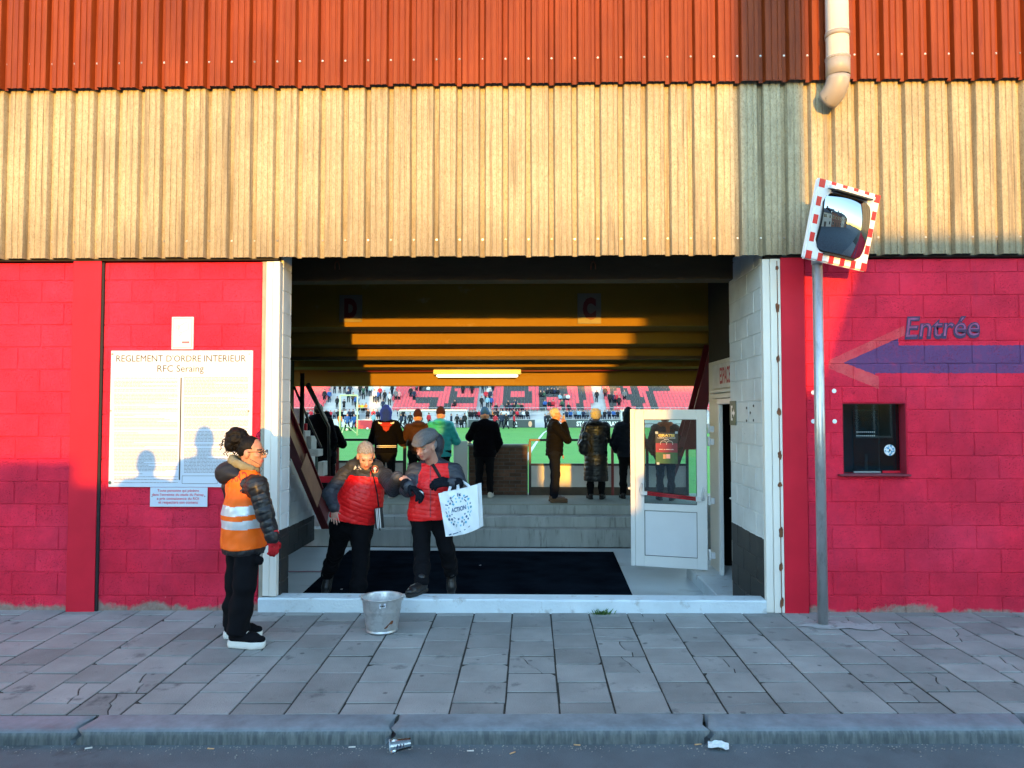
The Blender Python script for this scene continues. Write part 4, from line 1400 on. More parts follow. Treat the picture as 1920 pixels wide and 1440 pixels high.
# camera notice above it
Y1 = -.016
a, c = W(321, 655, Y1), W(363, 594, Y1)
cn = empty('camera_notice', ((a.x + c.x)/2, 0, a.z), 'small white faded camera notice above the rules sign', 'sign')
b = MB(); b.bbox((a.x, Y1, a.z), (c.x, -.003, c.z), .003); b.build('panel', 'sign_white', cn)
b = MB(); Yq = Y1 - .0014
def rline(pts, wd):
    for (x0, z0), (x1, z1) in zip(pts[:-1], pts[1:]):
        d = Vector((x1 - x0, 0, z1 - z0)); 
        if d.length < 1e-6: continue
        n_ = Vector((-d.z, 0, d.x)).normalized() * wd / 2
        P_, Q_ = Vector((x0, Yq, z0)), Vector((x1, Yq, z1))
        b.add([P_ - n_, Q_ - n_, Q_ + n_, P_ + n_], [(0, 1, 2, 3)])
m_ = .014; rr_ = .012
x0, x1, z0, z1 = a.x + m_, c.x - m_, a.z + m_, c.z - m_
pts = []
for (cx, cz_, s0) in ((x1 - rr_, z1 - rr_, 0), (x0 + rr_, z1 - rr_, 90), (x0 + rr_, z0 + rr_, 180), (x1 - rr_, z0 + rr_, 270)):
    for k in range(5): pts.append((cx + rr_ * math.cos(math.radians(s0 + k * 22.5)), cz_ + rr_ * math.sin(math.radians(s0 + k * 22.5))))
pts.append(pts[0]); rline(pts, .003)
b.build('border_line', 'sign_text', cn)
b = MB(); Yq = Y1 - .0014
def qp(px, py): p = W(px, py, Yq); return (p.x, p.z)
rline([qp(335, 612), qp(349, 604), qp(353, 606), qp(353, 618), qp(339, 624), qp(335, 620), qp(335, 612)], .0035)
rline([qp(331, 612), qp(335, 610), qp(337, 614), qp(335, 617), qp(331, 616), qp(331, 612)], .004)
rline([qp(341, 624), qp(336, 630), qp(334, 627)], .0035)
b.build('pictogram', 'sign_pink', cn)
b = MB(); p, q = W(341, 643.5, Yq), W(355, 640, Yq); b.add([(p.x, Yq, p.z), (q.x, Yq, p.z), (q.x, Yq, q.z), (p.x, Yq, q.z)], [(0, 1, 2, 3)]); b.build('logo_strip', 'sign_red', cn)
# small notice underneath
Y2 = -.030
a, c = W(281, 950, Y2), W(389, 914, Y2)
sn = empty('entry_notice', ((a.x + c.x)/2, 0, a.z), 'small white notice with four red lines below the rules sign', 'sign')
b = MB(); b.bbox((a.x, Y2, a.z), (c.x, Y2 + .005, c.z), .001); b.build('panel', 'sign_white', sn)
for tx, px0, px1, py in (('Toute personne qui pénètre', 295, 373, 920.5), ("dans l'enceinte du stade du Pairay,", 285, 383, 928), ('a pris connaissance du ROI', 294, 373, 935.5), ('et respectera son contenu', 297, 371, 943)):
    p, q = W(px0, py, Y2 - .0015), W(px1, py, Y2 - .0015)
    text('line', tx, q.x - p.x, (p + q) / 2, (1, 0, 0), (0, 0, 1), 'sign_red', sn, bold=.018, height=.030)
for px in (285, 384):
    p = W(px, 931, Y2 - .0015); disc(p, .004, 8).build('rivet', 'sign_text', sn)

# rain pipe
mat('pipe_white', (.86, .88, .90), .3, .04, 3); mat('pipe_taupe', (.33, .29, .25), .45, .08, 5, dark=(.05, .05, .05), dscale=11, dlo=.66, dhi=.72)
YP = -.27
xp = W(1570, 70, YP).x; rp = (WX(1590, YP) - WX(1548, YP)) / 2
dp = empty('rain_pipe', (xp, YP, WZ(150, YP)), 'white rain pipe with taupe elbow coming down the orange cladding', 'pipe')
zt_ = WZ(120, YP)
b = MB(); b.cyl((xp, YP, zt_), (xp, YP, 8.8), rp, n=28); b.build('pipe', 'pipe_white', dp)
b = MB(); b.cyl((xp, YP, WZ(150, YP)), (xp, YP, zt_ + .02), rp * 1.06, n=28)
b.lathe([(rp * 1.06, zt_ + .0), (rp * 1.10, zt_ + .005), (rp * 1.10, zt_ + .02), (rp * 1.0, zt_ + .024)], (xp, YP, 0), 28)
b.build('collar', 'pipe_taupe', dp)
b = MB(); pts = []; zb_ = WZ(150, YP)
for k in range(9):
    t_ = k / 8 * math.radians(70)
    R_ = .17
    d_ = R_ * (1 - math.cos(t_)); h_ = R_ * math.sin(t_)
    pts.append((xp - d_ * .45, YP + d_ * .9, zb_ - h_))
b.tube(pts, [rp * 1.03] * 9, 28); b.build('elbow', 'pipe_taupe', dp)
for z in (4.95, 6.6):
    b = MB(); b.lathe([(rp * 1.01, z - .02), (rp * 1.08, z - .02), (rp * 1.08, z + .02), (rp * 1.01, z + .02)], (xp, YP, 0), 28); b.bbox((xp - .015, YP + rp, z - .018), (xp + .015, -.10, z + .018), .003); b.build('bracket', 'pipe_taupe', dp)

# traffic mirror on its pole
mat('pole_steel', (.52, .53, .54), .36, .10, 20, .05, 100, metal=.75, dark=(.36, .36, .36), dscale=30, dlo=.5, dhi=.7, stretch=(1, 1, .3))
mr, t_, bs, _o = base_mat('mirror_glass')
bs.inputs['Base Color'].default_value = (.36, .40, .44, 1); bs.inputs['Metallic'].default_value = 1.0; bs.inputs['Roughness'].default_value = .02
mat('reflector_red', (.70, .01, .02), .3); mat('mirror_white', (.82, .83, .84), .35, .03, 6); mat('mirror_black', (.015, .015, .015), .4)
mro = empty('traffic_mirror', (POLE[0], POLE[1], zg(*POLE)), 'square convex traffic mirror with red and white border, tilted on a steel pole', 'mirror')
ptop = WZ(452, POLE[1])
b = MB(); b.cyl((POLE[0], POLE[1], zg(*POLE) - .03), (POLE[0], POLE[1], ptop), .0415, n=24); b.build('pole', 'pole_steel', mro)
b = MB(); zb_ = WZ(498, POLE[1]); b.cyl((POLE[0], POLE[1], zb_), (POLE[0], POLE[1], ptop + .02), .046, n=24); b.build('collar', 'galvanised', mro)
MC = W(1581.5, 424, POLE[1] - .12)
R = Matrix.Rotation(math.radians(26), 3, 'Z') @ Matrix.Rotation(math.radians(11), 3, 'X') @ Matrix.Rotation(math.radians(4.5), 3, 'Y')
mx_, my_, mz_ = R @ Vector((1, 0, 0)), R @ Vector((0, 1, 0)), R @ Vector((0, 0, 1))
HWm, HHm = .355, .318
def MP(u, v, d): return MC + mx_ * u + mz_ * v + my_ * d
def mplate(name, u0, u1, v0, v1, d0, d1, matn, par=None, bev=.003):
    bm = bmesh.new(); bmesh.ops.create_cube(bm, size=1)
    for v in bm.verts: v.co = Vector((v.co.x * (u1-u0), v.co.y * (d1-d0), v.co.z * (v1-v0)))
    bmesh.ops.bevel(bm, geom=list(bm.edges), offset=bev, segments=2, affect='EDGES')
    Mx = Matrix((mx_, my_, mz_)).transposed()
    for v in bm.verts: v.co = Mx @ v.co + MP((u0+u1)/2, (v0+v1)/2, (d0+d1)/2)
    bmesh.ops.recalc_face_normals(bm, faces=bm.faces)
    me = bpy.data.meshes.new(name); bm.to_mesh(me); bm.free()
    return put(name, me, matn, par or mro)
fr = mplate('frame', -HWm, HWm, -HHm, HHm, 0, .045, 'mirror_white', bev=.012)
sw = .058
for k in range(6):
    u = -HWm + .012 + sw/2 + k * (2*HWm - .024 - sw) / 5
    for v in (HHm - .036, -HHm + .036):
        wdt = sw/2 * 1.1 if k in (0, 5) else sw/2 * .9
        mplate('red_square', u - wdt, u + wdt, v - .032, v + .032, -.0022, .001, 'reflector_red', fr, .0006)
for k in range(1, 4):
    v = -HHm + .036 + k * (2*HHm - .072) / 4
    for u in (-HWm + .012 + sw/2, HWm - .012 - sw/2):
        mplate('red_square', u - .025, u + .025, v - .036, v + .036, -.0022, .001, 'reflector_red', fr, .0006)
# the convex face: a rounded square cap of a sphere
def cap_mesh(hw, hh, rc, Rs, n=28):
    vs = []; fs = []
    rings = 10
    outline = []
    for k in range(64):
        a_ = 2 * math.pi * k / 64
        cx, cy = math.cos(a_), math.sin(a_)
        p_ = 9.0
        r_ = 1 / (abs(cx) ** p_ + abs(cy) ** p_) ** (1 / p_)
        outline.append((cx * r_ * hw, cy * r_ * hh))
    vs.append((0, 0))
    for j in range(1, rings + 1):
        for (x, y) in outline: vs.append((x * j / rings, y * j / rings))
    for i in range(64): fs.append((0, 1 + i, 1 + (i + 1) % 64))
    for j in range(rings - 1):
        for i in range(64): fs.append((1 + j*64 + i, 1 + (j+1)*64 + i, 1 + (j+1)*64 + (i+1) % 64, 1 + j*64 + (i+1) % 64))
    edge = Rs - math.sqrt(Rs*Rs - hw*hw*.7 - hh*hh*.7)
    out3 = [MP(x, y - .006, -.016 - (edge - (Rs - math.sqrt(max(0.01, Rs*Rs - x*x - y*y))))) for x, y in vs]
    return out3, fs
vs, fs = cap_mesh(.262, .225, .06, .85)
b = MB(); b.add(vs, fs, 0, True); b.build('mirror_face', 'mirror_glass', mro)
vs, fs = cap_mesh(.272, .235, .06, .85)
b = MB(); b.add([v + my_ * .012 for v in vs], fs, 0, True); b.build('mirror_rim', 'mirror_black', mro)
b = MB(); b.obox(MP(-.01, .245, -.040), mx_ * .20, my_ * .032, mz_ * .006); b.build('visor', 'mirror_black', mro)
b = MB(); b.obox(MP(-.0, .268, -.02), mx_ * .25, my_ * .018, mz_ * .012); b.build('visor_bracket', 'mirror_white', mro)
b = MB(); b.obox(MP(.0, -.248, -.014), mx_ * .17, my_ * .01, mz_ * .005); b.build('clip', 'mirror_black', mro)
b = MB(); b.cyl(MP(-.12, -.05, .045), (POLE[0], POLE[1], ptop - .02), .02, n=10); b.cyl(MP(-.12, .05, .045), (POLE[0], POLE[1], ptop - .005), .02, n=10); b.build('arm', 'galvanised', mro)

# galvanised bucket
mat('zinc', (.55, .57, .58), .38, .14, 14, .15, 40, metal=.7, dark=(.42, .44, .45), dscale=24, dlo=.5, dhi=.65)
pb_ = None
for k in range(40):                    # where its foot meets the sloping pavement
    yy = -.2 - k * .02
    pxx, pyy = proj((WX(718, yy), yy, zg(WX(718, yy), yy)))
    if pyy > 1182: break
bx, by = WX(719, yy), yy
sc_ = (FPX / (yy + 6.57))
rt_, rb_ = 38.0 / sc_, 28.0 / sc_
hb = (1182 - 1119) / sc_ * 1.0
zb0 = zg(bx, by) + .004
bk = empty('bucket', (bx, by, zb0), 'galvanised steel bucket with rust patch standing in front of the threshold', 'bucket')
prof = [(rb_ * .96, 0), (rb_ * 1.02, 0), (rb_ * 1.04, hb * .045), (rb_, hb * .05)]
for k in range(1, 20):
    f = .05 + .93 * k / 20
    r_ = rb_ + (rt_ - rb_) * f
    for zc_ in (.60, .67):
        r_ += .004 * math.exp(-((f - zc_) / .018) ** 2)
    prof.append((r_, hb * f))
prof += [(rt_ + .002, hb * .985), (rt_ + .006, hb), (rt_ + .002, hb * 1.015), (rt_ - .004, hb), (rt_ - .006, hb * .97)]
prof += [(rb_ - .004 + (rt_ - rb_) * f, hb * f) for f in (.8, .5, .2, .06)] + [(0.001, hb * .05)]
b = MB(); b.lathe(prof, (bx, by, zb0), 40); body_ = b.build('shell', 'zinc', bk)
for sg_ in (-1, 1):
    b = MB(); c = Vector((bx + sg_ * (rt_ + .004), by, zb0 + hb * .97)); b.obox(c, (.004, 0, 0), (0, .016, 0), (0, 0, .022)); b.cyl(c + Vector((sg_ * .006, -.002, .008)), c + Vector((sg_ * .02, -.002, .012)), .007, n=8); b.build('ear', 'zinc', bk)
b = MB(); pts = []
for k in range(21):                     # bail lying back over the rim
    a_ = math.pi * k / 20
    pts.append((bx + (rt_ + .016) * math.cos(a_), by + (rt_ + .022) * math.sin(a_), zb0 + hb * .99 - .02 * math.sin(a_)))
b.tube(pts, .0035, 8); b.build('bail', 'zinc', bk)
def on_bucket(ang, f, off=.0012):
    r_ = rb_ + (rt_ - rb_) * f + off
    return Vector((bx + r_ * math.sin(ang), by - r_ * math.cos(ang), zb0 + hb * f))
b = MB(); P4 = [on_bucket(a_, f) for a_, f in ((-.0 + .05, .78), (.36, .80), (.36, .93), (.05, .91))]; b.add(P4, [(0, 1, 2, 3)]); b.build('label', 'sign_white', bk)
b = MB()
for k in range(3): 
    aa = .11 + k * .075; b.add([on_bucket(a_, f, .0026) for a_, f in ((aa, .825), (aa + .05, .828), (aa + .05, .875), (aa, .872))], [(0, 1, 2, 3)])
b.build('label_print', 'sign_text', bk)
b = MB(); pts = [(.30, .17), (.42, .17), (.62, .22), (.86, .30), (.88, .38), (.76, .39), (.58, .30), (.44, .24)]
b.add([on_bucket(a_, f, .0016) for a_, f in pts], [list(range(len(pts)))]); b.build('rust_patch', 'rust', bk)

# rubber mat
ca, cb, cc_, cd_ = G(566, 1115, ZF), G(655, 1033, ZF), G(1150, 1036, ZF), G(1188, 1122, ZF)
b = MB(); q = [ca, cd_, cc_, cb]
b.add([(p.x, p.y, ZF + .004) for p in q] + [(p.x, p.y, ZF + .012) for p in q], [(0, 1, 2, 3), (4, 7, 6, 5), (0, 4, 5, 1), (1, 5, 6, 2), (2, 6, 7, 3), (3, 7, 4, 0)])
b.build('rubber_mat', 'rubber_mat', label='wide black rubber mat on the passage floor', cat='mat')
for px, py in ((1168, 1121), (640, 1105), (900, 1060)):
    p = G(px, py, ZF + .012)
    b = MB(); b.add([(p.x - .015, p.y, ZF + .0125), (p.x + .012, p.y - .01, ZF + .014), (p.x + .018, p.y + .012, ZF + .016), (p.x - .01, p.y + .014, ZF + .013)], [(0, 1, 2, 3)])
    b.build('paper_scrap', 'sign_white', label={1168: 'tiny pale scrap at the right front corner of the black mat', 640: 'tiny pale scrap at the left front corner of the black mat', 900: 'tiny pale scrap in the middle of the black mat'}[px], cat='litter')

# litter along the kerb
def road_pt(px, py):
    z = -.14
    for _ in range(6):
        p = G(px, py, z); z = road_z(p.x, p.y)
    return G(px, py, z)
glass_mat('clear_plastic', (.86, .93, .95), .14)
p = road_pt(750, 1412)
cu = empty('plastic_cup', p, 'clear plastic cup lying on its side in the gutter', 'cup')
ang = math.radians(8)
dirc = Vector((math.cos(ang), math.sin(ang), .12)).normalized()
b = MB(); c0 = p + Vector((-.055, 0, .036)); L_ = .115
b.ring([c0, c0 + dirc * L_], [dirc, dirc], [.036, .026], 24, 0, False)
b.ring([c0 + dirc * L_, c0 + dirc * (L_ + .001)], [dirc, dirc], [.026, .002], 24, 0, False); b.build('cup_wall', 'clear_plastic', cu)
b = MB(); b.ring([c0 + dirc * -.002, c0 + dirc * .002], [dirc, dirc], [.0375, .0375], 24, 0, False); b.build('rim', 'frosted', cu)
b = MB(); 
for k in range(3): 
    q = c0 + dirc * (.045 + .016 * k) + Vector((0, -.0325 + .0015 * k, .004)); b.add([q + Vector((-.006, 0, -.010)), q + Vector((.004, 0, -.010)), q + Vector((.007, .001, .010)), q + Vector((-.003, .001, .010))], [(0, 1, 2, 3)])
mat('cup_print', (.05, .06, .12), .5); b.build('print_mark', 'cup_print', cu)
p = road_pt(1347, 1403)
b = MB(); n_ = 7; vs = []
rp_ = random.Random(2)
for j in range(n_):
    for i in range(n_):
        u, v = i / 6 - .5, j / 6 - .5
        vs.append((p.x + u * .11 + v * .02, p.y + v * .085 - u * .02, p.z + .006 + .018 * abs(math.sin(u * 4 + v * 3)) + rp_.uniform(0, .006)))
b.add(vs, [(j*n_+i, j*n_+i+1, (j+1)*n_+i+1, (j+1)*n_+i) for j in range(6) for i in range(6)])
mat('tissue', (.66, .74, .74), .8, .15, 60); b.build('crumpled_paper', 'tissue', label='crumpled pale paper napkin lying in the gutter', cat='paper')
mat('butt_tan', (.62, .36, .18), .8); mat('butt_white', (.72, .68, .62), .8)
for (px, py, ang, c_, lab) in ((166, 1404, 20, 'butt_white', 'pale cigarette end in the gutter at the far left'), (395, 1405, -5, 'butt_tan', 'tan cigarette end in the gutter below the guard'), (660, 1402, 8, 'butt_white', 'pale cigarette end in the gutter left of the plastic cup'), (882, 1409, 3, 'butt_white', 'pale cigarette end right of the plastic cup'), (961, 1413, 40, 'butt_tan', 'tan cigarette end on the road in the middle of the picture'), (1082, 1398, -10, 'butt_tan', 'tan cigarette end against the kerb in the middle'), (1309, 1397, 10, 'butt_tan', 'tan cigarette end just left of the crumpled napkin')):
    p = road_pt(px, py); d_ = Vector((math.cos(math.radians(ang)), math.sin(math.radians(ang)), 0)) * .019
    b = MB(); b.cyl(p - d_ + Vector((0, 0, .004)), p + d_ + Vector((0, 0, .004)), .0038, n=8); b.build('cigarette_butt', c_, label=lab, cat='cigarette end', group='cigarette ends in the gutter')
# weed at the threshold
mat('weed', (.06, .14, .03), .8)
b = MB(); p = W(1127, 1146, -.085); p.z = zg(p.x, p.y)
rw = random.Random(6)
for k in range(90):
    a_ = rw.uniform(0, 6.28); l_ = rw.uniform(.02, .06); o_ = Vector((rw.gauss(0, .035), rw.gauss(0, .008), 0)) + p
    t__ = o_ + Vector((math.cos(a_) * l_ * .8, math.sin(a_) * l_ * .5, l_ * rw.uniform(.4, 1)))
    s_ = Vector((-math.sin(a_), math.cos(a_), 0)) * .004
    b.add([o_ - s_, o_ + s_, (o_ + t__) / 2 + s_ * 1.3 + Vector((0, 0, .006)), t__], [(0, 1, 2), (0, 2, 3)])
b.build('weed', 'weed', label='small green weed growing at the foot of the threshold', cat='weed')

# poster taped in the door glass
mat('poster_black', (.02, .018, .018), .4); mat('poster_red', (.25, .01, .03), .4); mat('poster_green', (.03, .10, .025), .4, .4, 30); mat('poster_gold', (.75, .55, .12), .4)
u0, u1 = LW * .415, LW * .68
def leaf_uv(px, py):
    d = CROT @ Vector(((px - 960)/FPX, -(py - 720)/FPX, -1)); q0 = D(0, 0, .036); t_ = (q0 - CAM).dot(nrm) / d.dot(nrm); p = CAM + d * t_ - Vector((HX, HY, ZD0)); return p.dot(ax), p.z
po = empty('poster', D(.4, .8, .04), 'black and green poster headed GRATIS taped to the door glass', 'poster')
uA, vA = leaf_uv(1271, 870); uB, vB = leaf_uv(1229, 811)
def pquad(name, ua, ub, va, vb, d_, mm):
    b = MB(); b.add([D(ua, va, d_), D(ub, va, d_), D(ub, vb, d_), D(ua, vb, d_)], [(0, 1, 2, 3)]); b.build(name, mm, po)
pquad('sheet', uA, uB, vA, vB, .0365, 'poster_black')
dv = vB - vA; du = uB - uA
pquad('green_field', uA + .002, uB - .002, vA + .004, vA + dv * .36, .0372, 'poster_green')
pquad('red_band', uA + .002, uB - .002, vA + dv * .365, vA + dv * .50, .0372, 'poster_red')
pquad('red_band', uA + .002, uB - .002, vA + dv * .505, vA + dv * .66, .0372, 'poster_red')
def ptext(tx, fu, fv, wd, mm, h=None, bold=.02): text('lettering', tx, wd * du, D(uA + du * fu, vA + dv * fv, .0385), -ax, (0, 0, 1), mm, po, bold=bold, height=h)
ptext('GRATIS', .5, .91, .74, 'poster_gold', dv * .085, .05)
ptext('1 JUPILER PRO LEAGUE', .5, .825, .80, 'print_white', dv * .035, .03)
ptext('PINTE', .5, .775, .22, 'print_white', dv * .03, .03)
ptext('DE JUPILER', .5, .455, .66, 'print_white', dv * .03, .03)
b = MB()
for s_ in (-1, 1):
    pts = []
    for k in range(13):
        a_ = math.radians(-20 + 220 * k / 12) if s_ > 0 else math.radians(200 - 220 * k / 12)
        pts.append(D(uA + du * (.5 - s_ * .14) - s_ * .0 + du * .14 * math.cos(a_), vA + dv * .645 + dv * .09 * math.sin(a_), .0385))
    b.tube(pts, .0022, 5)
b.build('outline_drawing', 'print_white', po)
pquad('picture', uA + du * .34, uA + du * .52, vA + dv * .17, vA + dv * .31, .0385, 'sign_pink'); pquad('picture', uA + du * .54, uA + du * .66, vA + dv * .16, vA + dv * .30, .0385, 'butt_tan')
for fu, fv in ((.06, 1.0), (.95, .99), (.90, .0)):
    pquad('tape', uA + du * fu - .018, uA + du * fu + .014, vA + dv * fv - .012, vA + dv * fv + .016, .0392, 'frosted')
# beer cup on the brick wall
zt = WZ(833, YB)
c = Vector((WX(881, YB + .1), YB + .1, zt))
bc = empty('beer_cup', c, 'plastic cup of beer standing on the low brick wall', 'cup')
b = MB(); b.lathe([(.033, .001), (.042, .15), (.040, .15), (.031, .004)], c, 20); b.build('cup_wall', 'clear_plastic', bc)
mat('beer', (.62, .33, .05), .2); b = MB(); b.lathe([(.0305, .005), (.034, .06), (.001, .06)], c, 20); b.build('beer', 'beer', bc)

# ================================================================== across the street, behind the viewer: what shades and what the mirror shows
mat('house_brick', (.22, .10, .07), .85, .2, 3, .3, 30); mat('house_plaster', (.52, .48, .42), .8, .1, 1); mat('roof_tile', (.06, .06, .065), .7, .2, 8); mat('house_window', (.03, .04, .05), .1); mat('house_trim', (.6, .6, .58), .6); mat('house_door', (.05, .04, .04), .4); mat('wall_brick2', (.28, .13, .09), .85, .2, 5, .4, 40)
def house(x0, wd, h, y, matn, label, doorx=.75):
    hs = empty('terraced_house', (x0 + wd/2, y, -.05), label, 'house', 'terraced houses across the street')
    b = MB(); b.box((x0, y - 8, -.05), (x0 + wd, y, h)); b.build('wall', matn, hs)
    b = MB(); b.add([(x0, y + .25, h), (x0 + wd, y + .25, h), (x0 + wd, y - 4, h + 2.6), (x0, y - 4, h + 2.6), (x0, y - 8.2, h), (x0 + wd, y - 8.2, h), (x0, y + .25, h + .1), (x0 + wd, y + .25, h + .1), (x0, y - 4, h + 2.7), (x0 + wd, y - 4, h + 2.7), (x0, y - 8.2, h + .1), (x0 + wd, y - 8.2, h + .1)], [(6, 7, 9, 8), (8, 9, 11, 10), (0, 6, 8, 3), (1, 2, 9, 7), (0, 1, 7, 6), (3, 8, 10, 4), (2, 5, 11, 9)]); rf = b.build('roof', 'roof_tile', hs)
    b = MB(); b.box((x0 + .3, y - 4.4, h + 2), (x0 + .9, y - 3.7, h + 3.5)); b.build('chimney', 'house_brick', rf)
    for fl_ in range(2):
        for fx in (.25, .75):
            if fl_ == 0 and fx == doorx: continue
            cx = x0 + wd * fx; z0 = .9 + fl_ * 2.9
            b = MB(); b.bbox((cx - .6, y + .001, z0), (cx + .6, y + .06, z0 + 1.5), .01); wf = b.build('window', 'house_trim', hs)
            for s_ in (-1, 1):
                b = MB(); b.box((cx + s_ * .29 - .26, y + .062, z0 + .07), (cx + s_ * .29 + .26, y + .066, z0 + 1.43)); b.build('pane', 'house_window', wf)
    cx = x0 + wd * doorx; b = MB(); b.bbox((cx - .5, y + .001, -.04), (cx + .5, y + .05, 2.1), .01); b.build('door', 'house_door', hs)
YH = -19.0
for k, (x0, wd, h, mm, lab) in enumerate(((-30, 6.2, 6.2, 'house_brick', 'brick terraced house furthest left across the street'), (-23.8, 6.0, 5.8, 'house_plaster', 'pale rendered house second from left across the street'), (-17.8, 6.4, 6.6, 'house_brick', 'tall brick house left of the gap across the street'), (10.2, 6.0, 6.4, 'house_brick', 'brick house right of the garage across the street'), (16.2, 6.2, 5.9, 'house_plaster', 'pale rendered house second right of the garage'), (22.4, 6.2, 6.7, 'house_brick', 'tall brick house third right of the garage'), (28.6, 6.4, 6.0, 'house_brick', 'brick house fourth right of the garage'), (35, 6.4, 6.3, 'house_plaster', 'pale house furthest right across the street'), (41.4, 7, 6.3, 'house_brick', 'last brick house in the row across the street'))):
    house(x0, wd, h, YH, mm, lab, .75 if k % 2 else .25)
dX, dZ = .088 * 19.0, .033 * 19.0
# unseen garage, outline and skew shaped to shade the right-hand wall
gx = lambda px: WX(px, 0) + dX
g0, g1 = gx(1528), gx(1617)
zA, zB = WZ(735, 0) + dZ, WZ(452, 0) + dZ
ga = empty('garage', (g1 + 1.5, YH, -.05), 'unseen low garage across the street, shaped to shade the right wall', 'garage')
b = MB(); poly = [(g0, -.05), (9.6, -.05), (9.6, zB), (g1 + .05, zB), (g0, zA)]
b.prism(poly, lambda x, z, t_: (x + t_ * .10, YH - t_, z - t_ * .0), 5.0); b.build('wall', 'house_plaster', ga)
b = MB(); b.bbox((g1 + .6, YH + .001, -.05), (g1 + 3.2, YH + .05, 2.3), .01); b.build('door', 'house_door', ga)
# tall square chimney, made up to cast an upright band of shade
b = MB(); c0_, c1_ = gx(1392), gx(1510)
b.bbox((c0_, YH - .7, -.05), (c1_, YH, 9.5), .01); b.build('shading_chimney', 'wall_brick2', label='unseen brick chimney added beside the garage to cast a shadow band', cat='chimney')
# added yard wall, its tops and opening stepped to shape the low shade
gw = empty('shading_wall', (0, YH, 0), 'unseen brick yard wall added across the street to shape low shade', 'wall')
zw = WZ(908, 0) + dZ
for (xa_, xb_, zt__) in ((-11.4, gx(150), WZ(862, 0) + dZ), (gx(150), 2.55, zw), (2.55, 3.15, 1.30), (3.15, c0_ - .01, zw), (c1_ + .005, g0 + .6, zA)):
    b = MB(); b.box((xa_, YH - .25, -.05), (xb_ - .002, YH, zt__)); b.build('wall_section', 'wall_brick2', gw)

# unseen van added end-on in the side street: it keeps the low sun off the middle of the passage
mat('van_paint', (.60, .60, .58), .35); mat('tyre', (.02, .02, .02), .8); mat('headlamp', (.5, .5, .5), .2)
vx0, vx1, vy, vz = .28, 1.95, -15.2, -.12
vn = empty('shading_van', ((vx0 + vx1)/2, vy, vz), 'unseen white panel van added behind the viewer to shade the passage', 'van')
b = MB(); pr = [(vx0, .35), (vx1, .35), (vx1, 1.5), (vx1 - .08, 2.45), (vx1 - .25, 2.62), (vx0 + .25, 2.62), (vx0 + .08, 2.45), (vx0, 1.5)]
b.prism(pr, lambda x, z, t_: (x + t_ * .09, vy - t_, vz + z), 4.6); b.build('body', 'van_paint', vn)
b = MB(); b.add([(vx0 + .14, vy + .012, vz + 1.45), (vx1 - .14, vy + .012, vz + 1.45), (vx1 - .2, vy + .012, vz + 2.2), (vx0 + .2, vy + .012, vz + 2.2)], [(0, 1, 2, 3)]); b.build('windscreen', 'house_window', vn)
for sx_ in (vx0 + .02, vx1 - .22):
    for yy_ in (vy - .8, vy - 3.7):
        b = MB(); b.cyl((sx_ + (vy - yy_) * .09, yy_, vz + .34), (sx_ + .2 + (vy - yy_) * .09, yy_, vz + .34), .34, n=20); b.build('wheel', 'tyre', vn)
    b = MB(); b.bbox((sx_ + .02, vy + .001, vz + .75), (sx_ + .2, vy + .03, vz + .95), .01); b.build('headlight', 'headlamp', vn)
b = MB(); b.bbox((vx0 + .05, vy + .001, vz + .35), (vx1 - .05, vy + .08, vz + .6), .02); b.build('bumper', 'tyre', vn)
# ================================================================== people: implicit bodies turned into meshes
def nz(v):
    v = np.asarray(v, float); return v / (np.linalg.norm(v) + 1e-9)

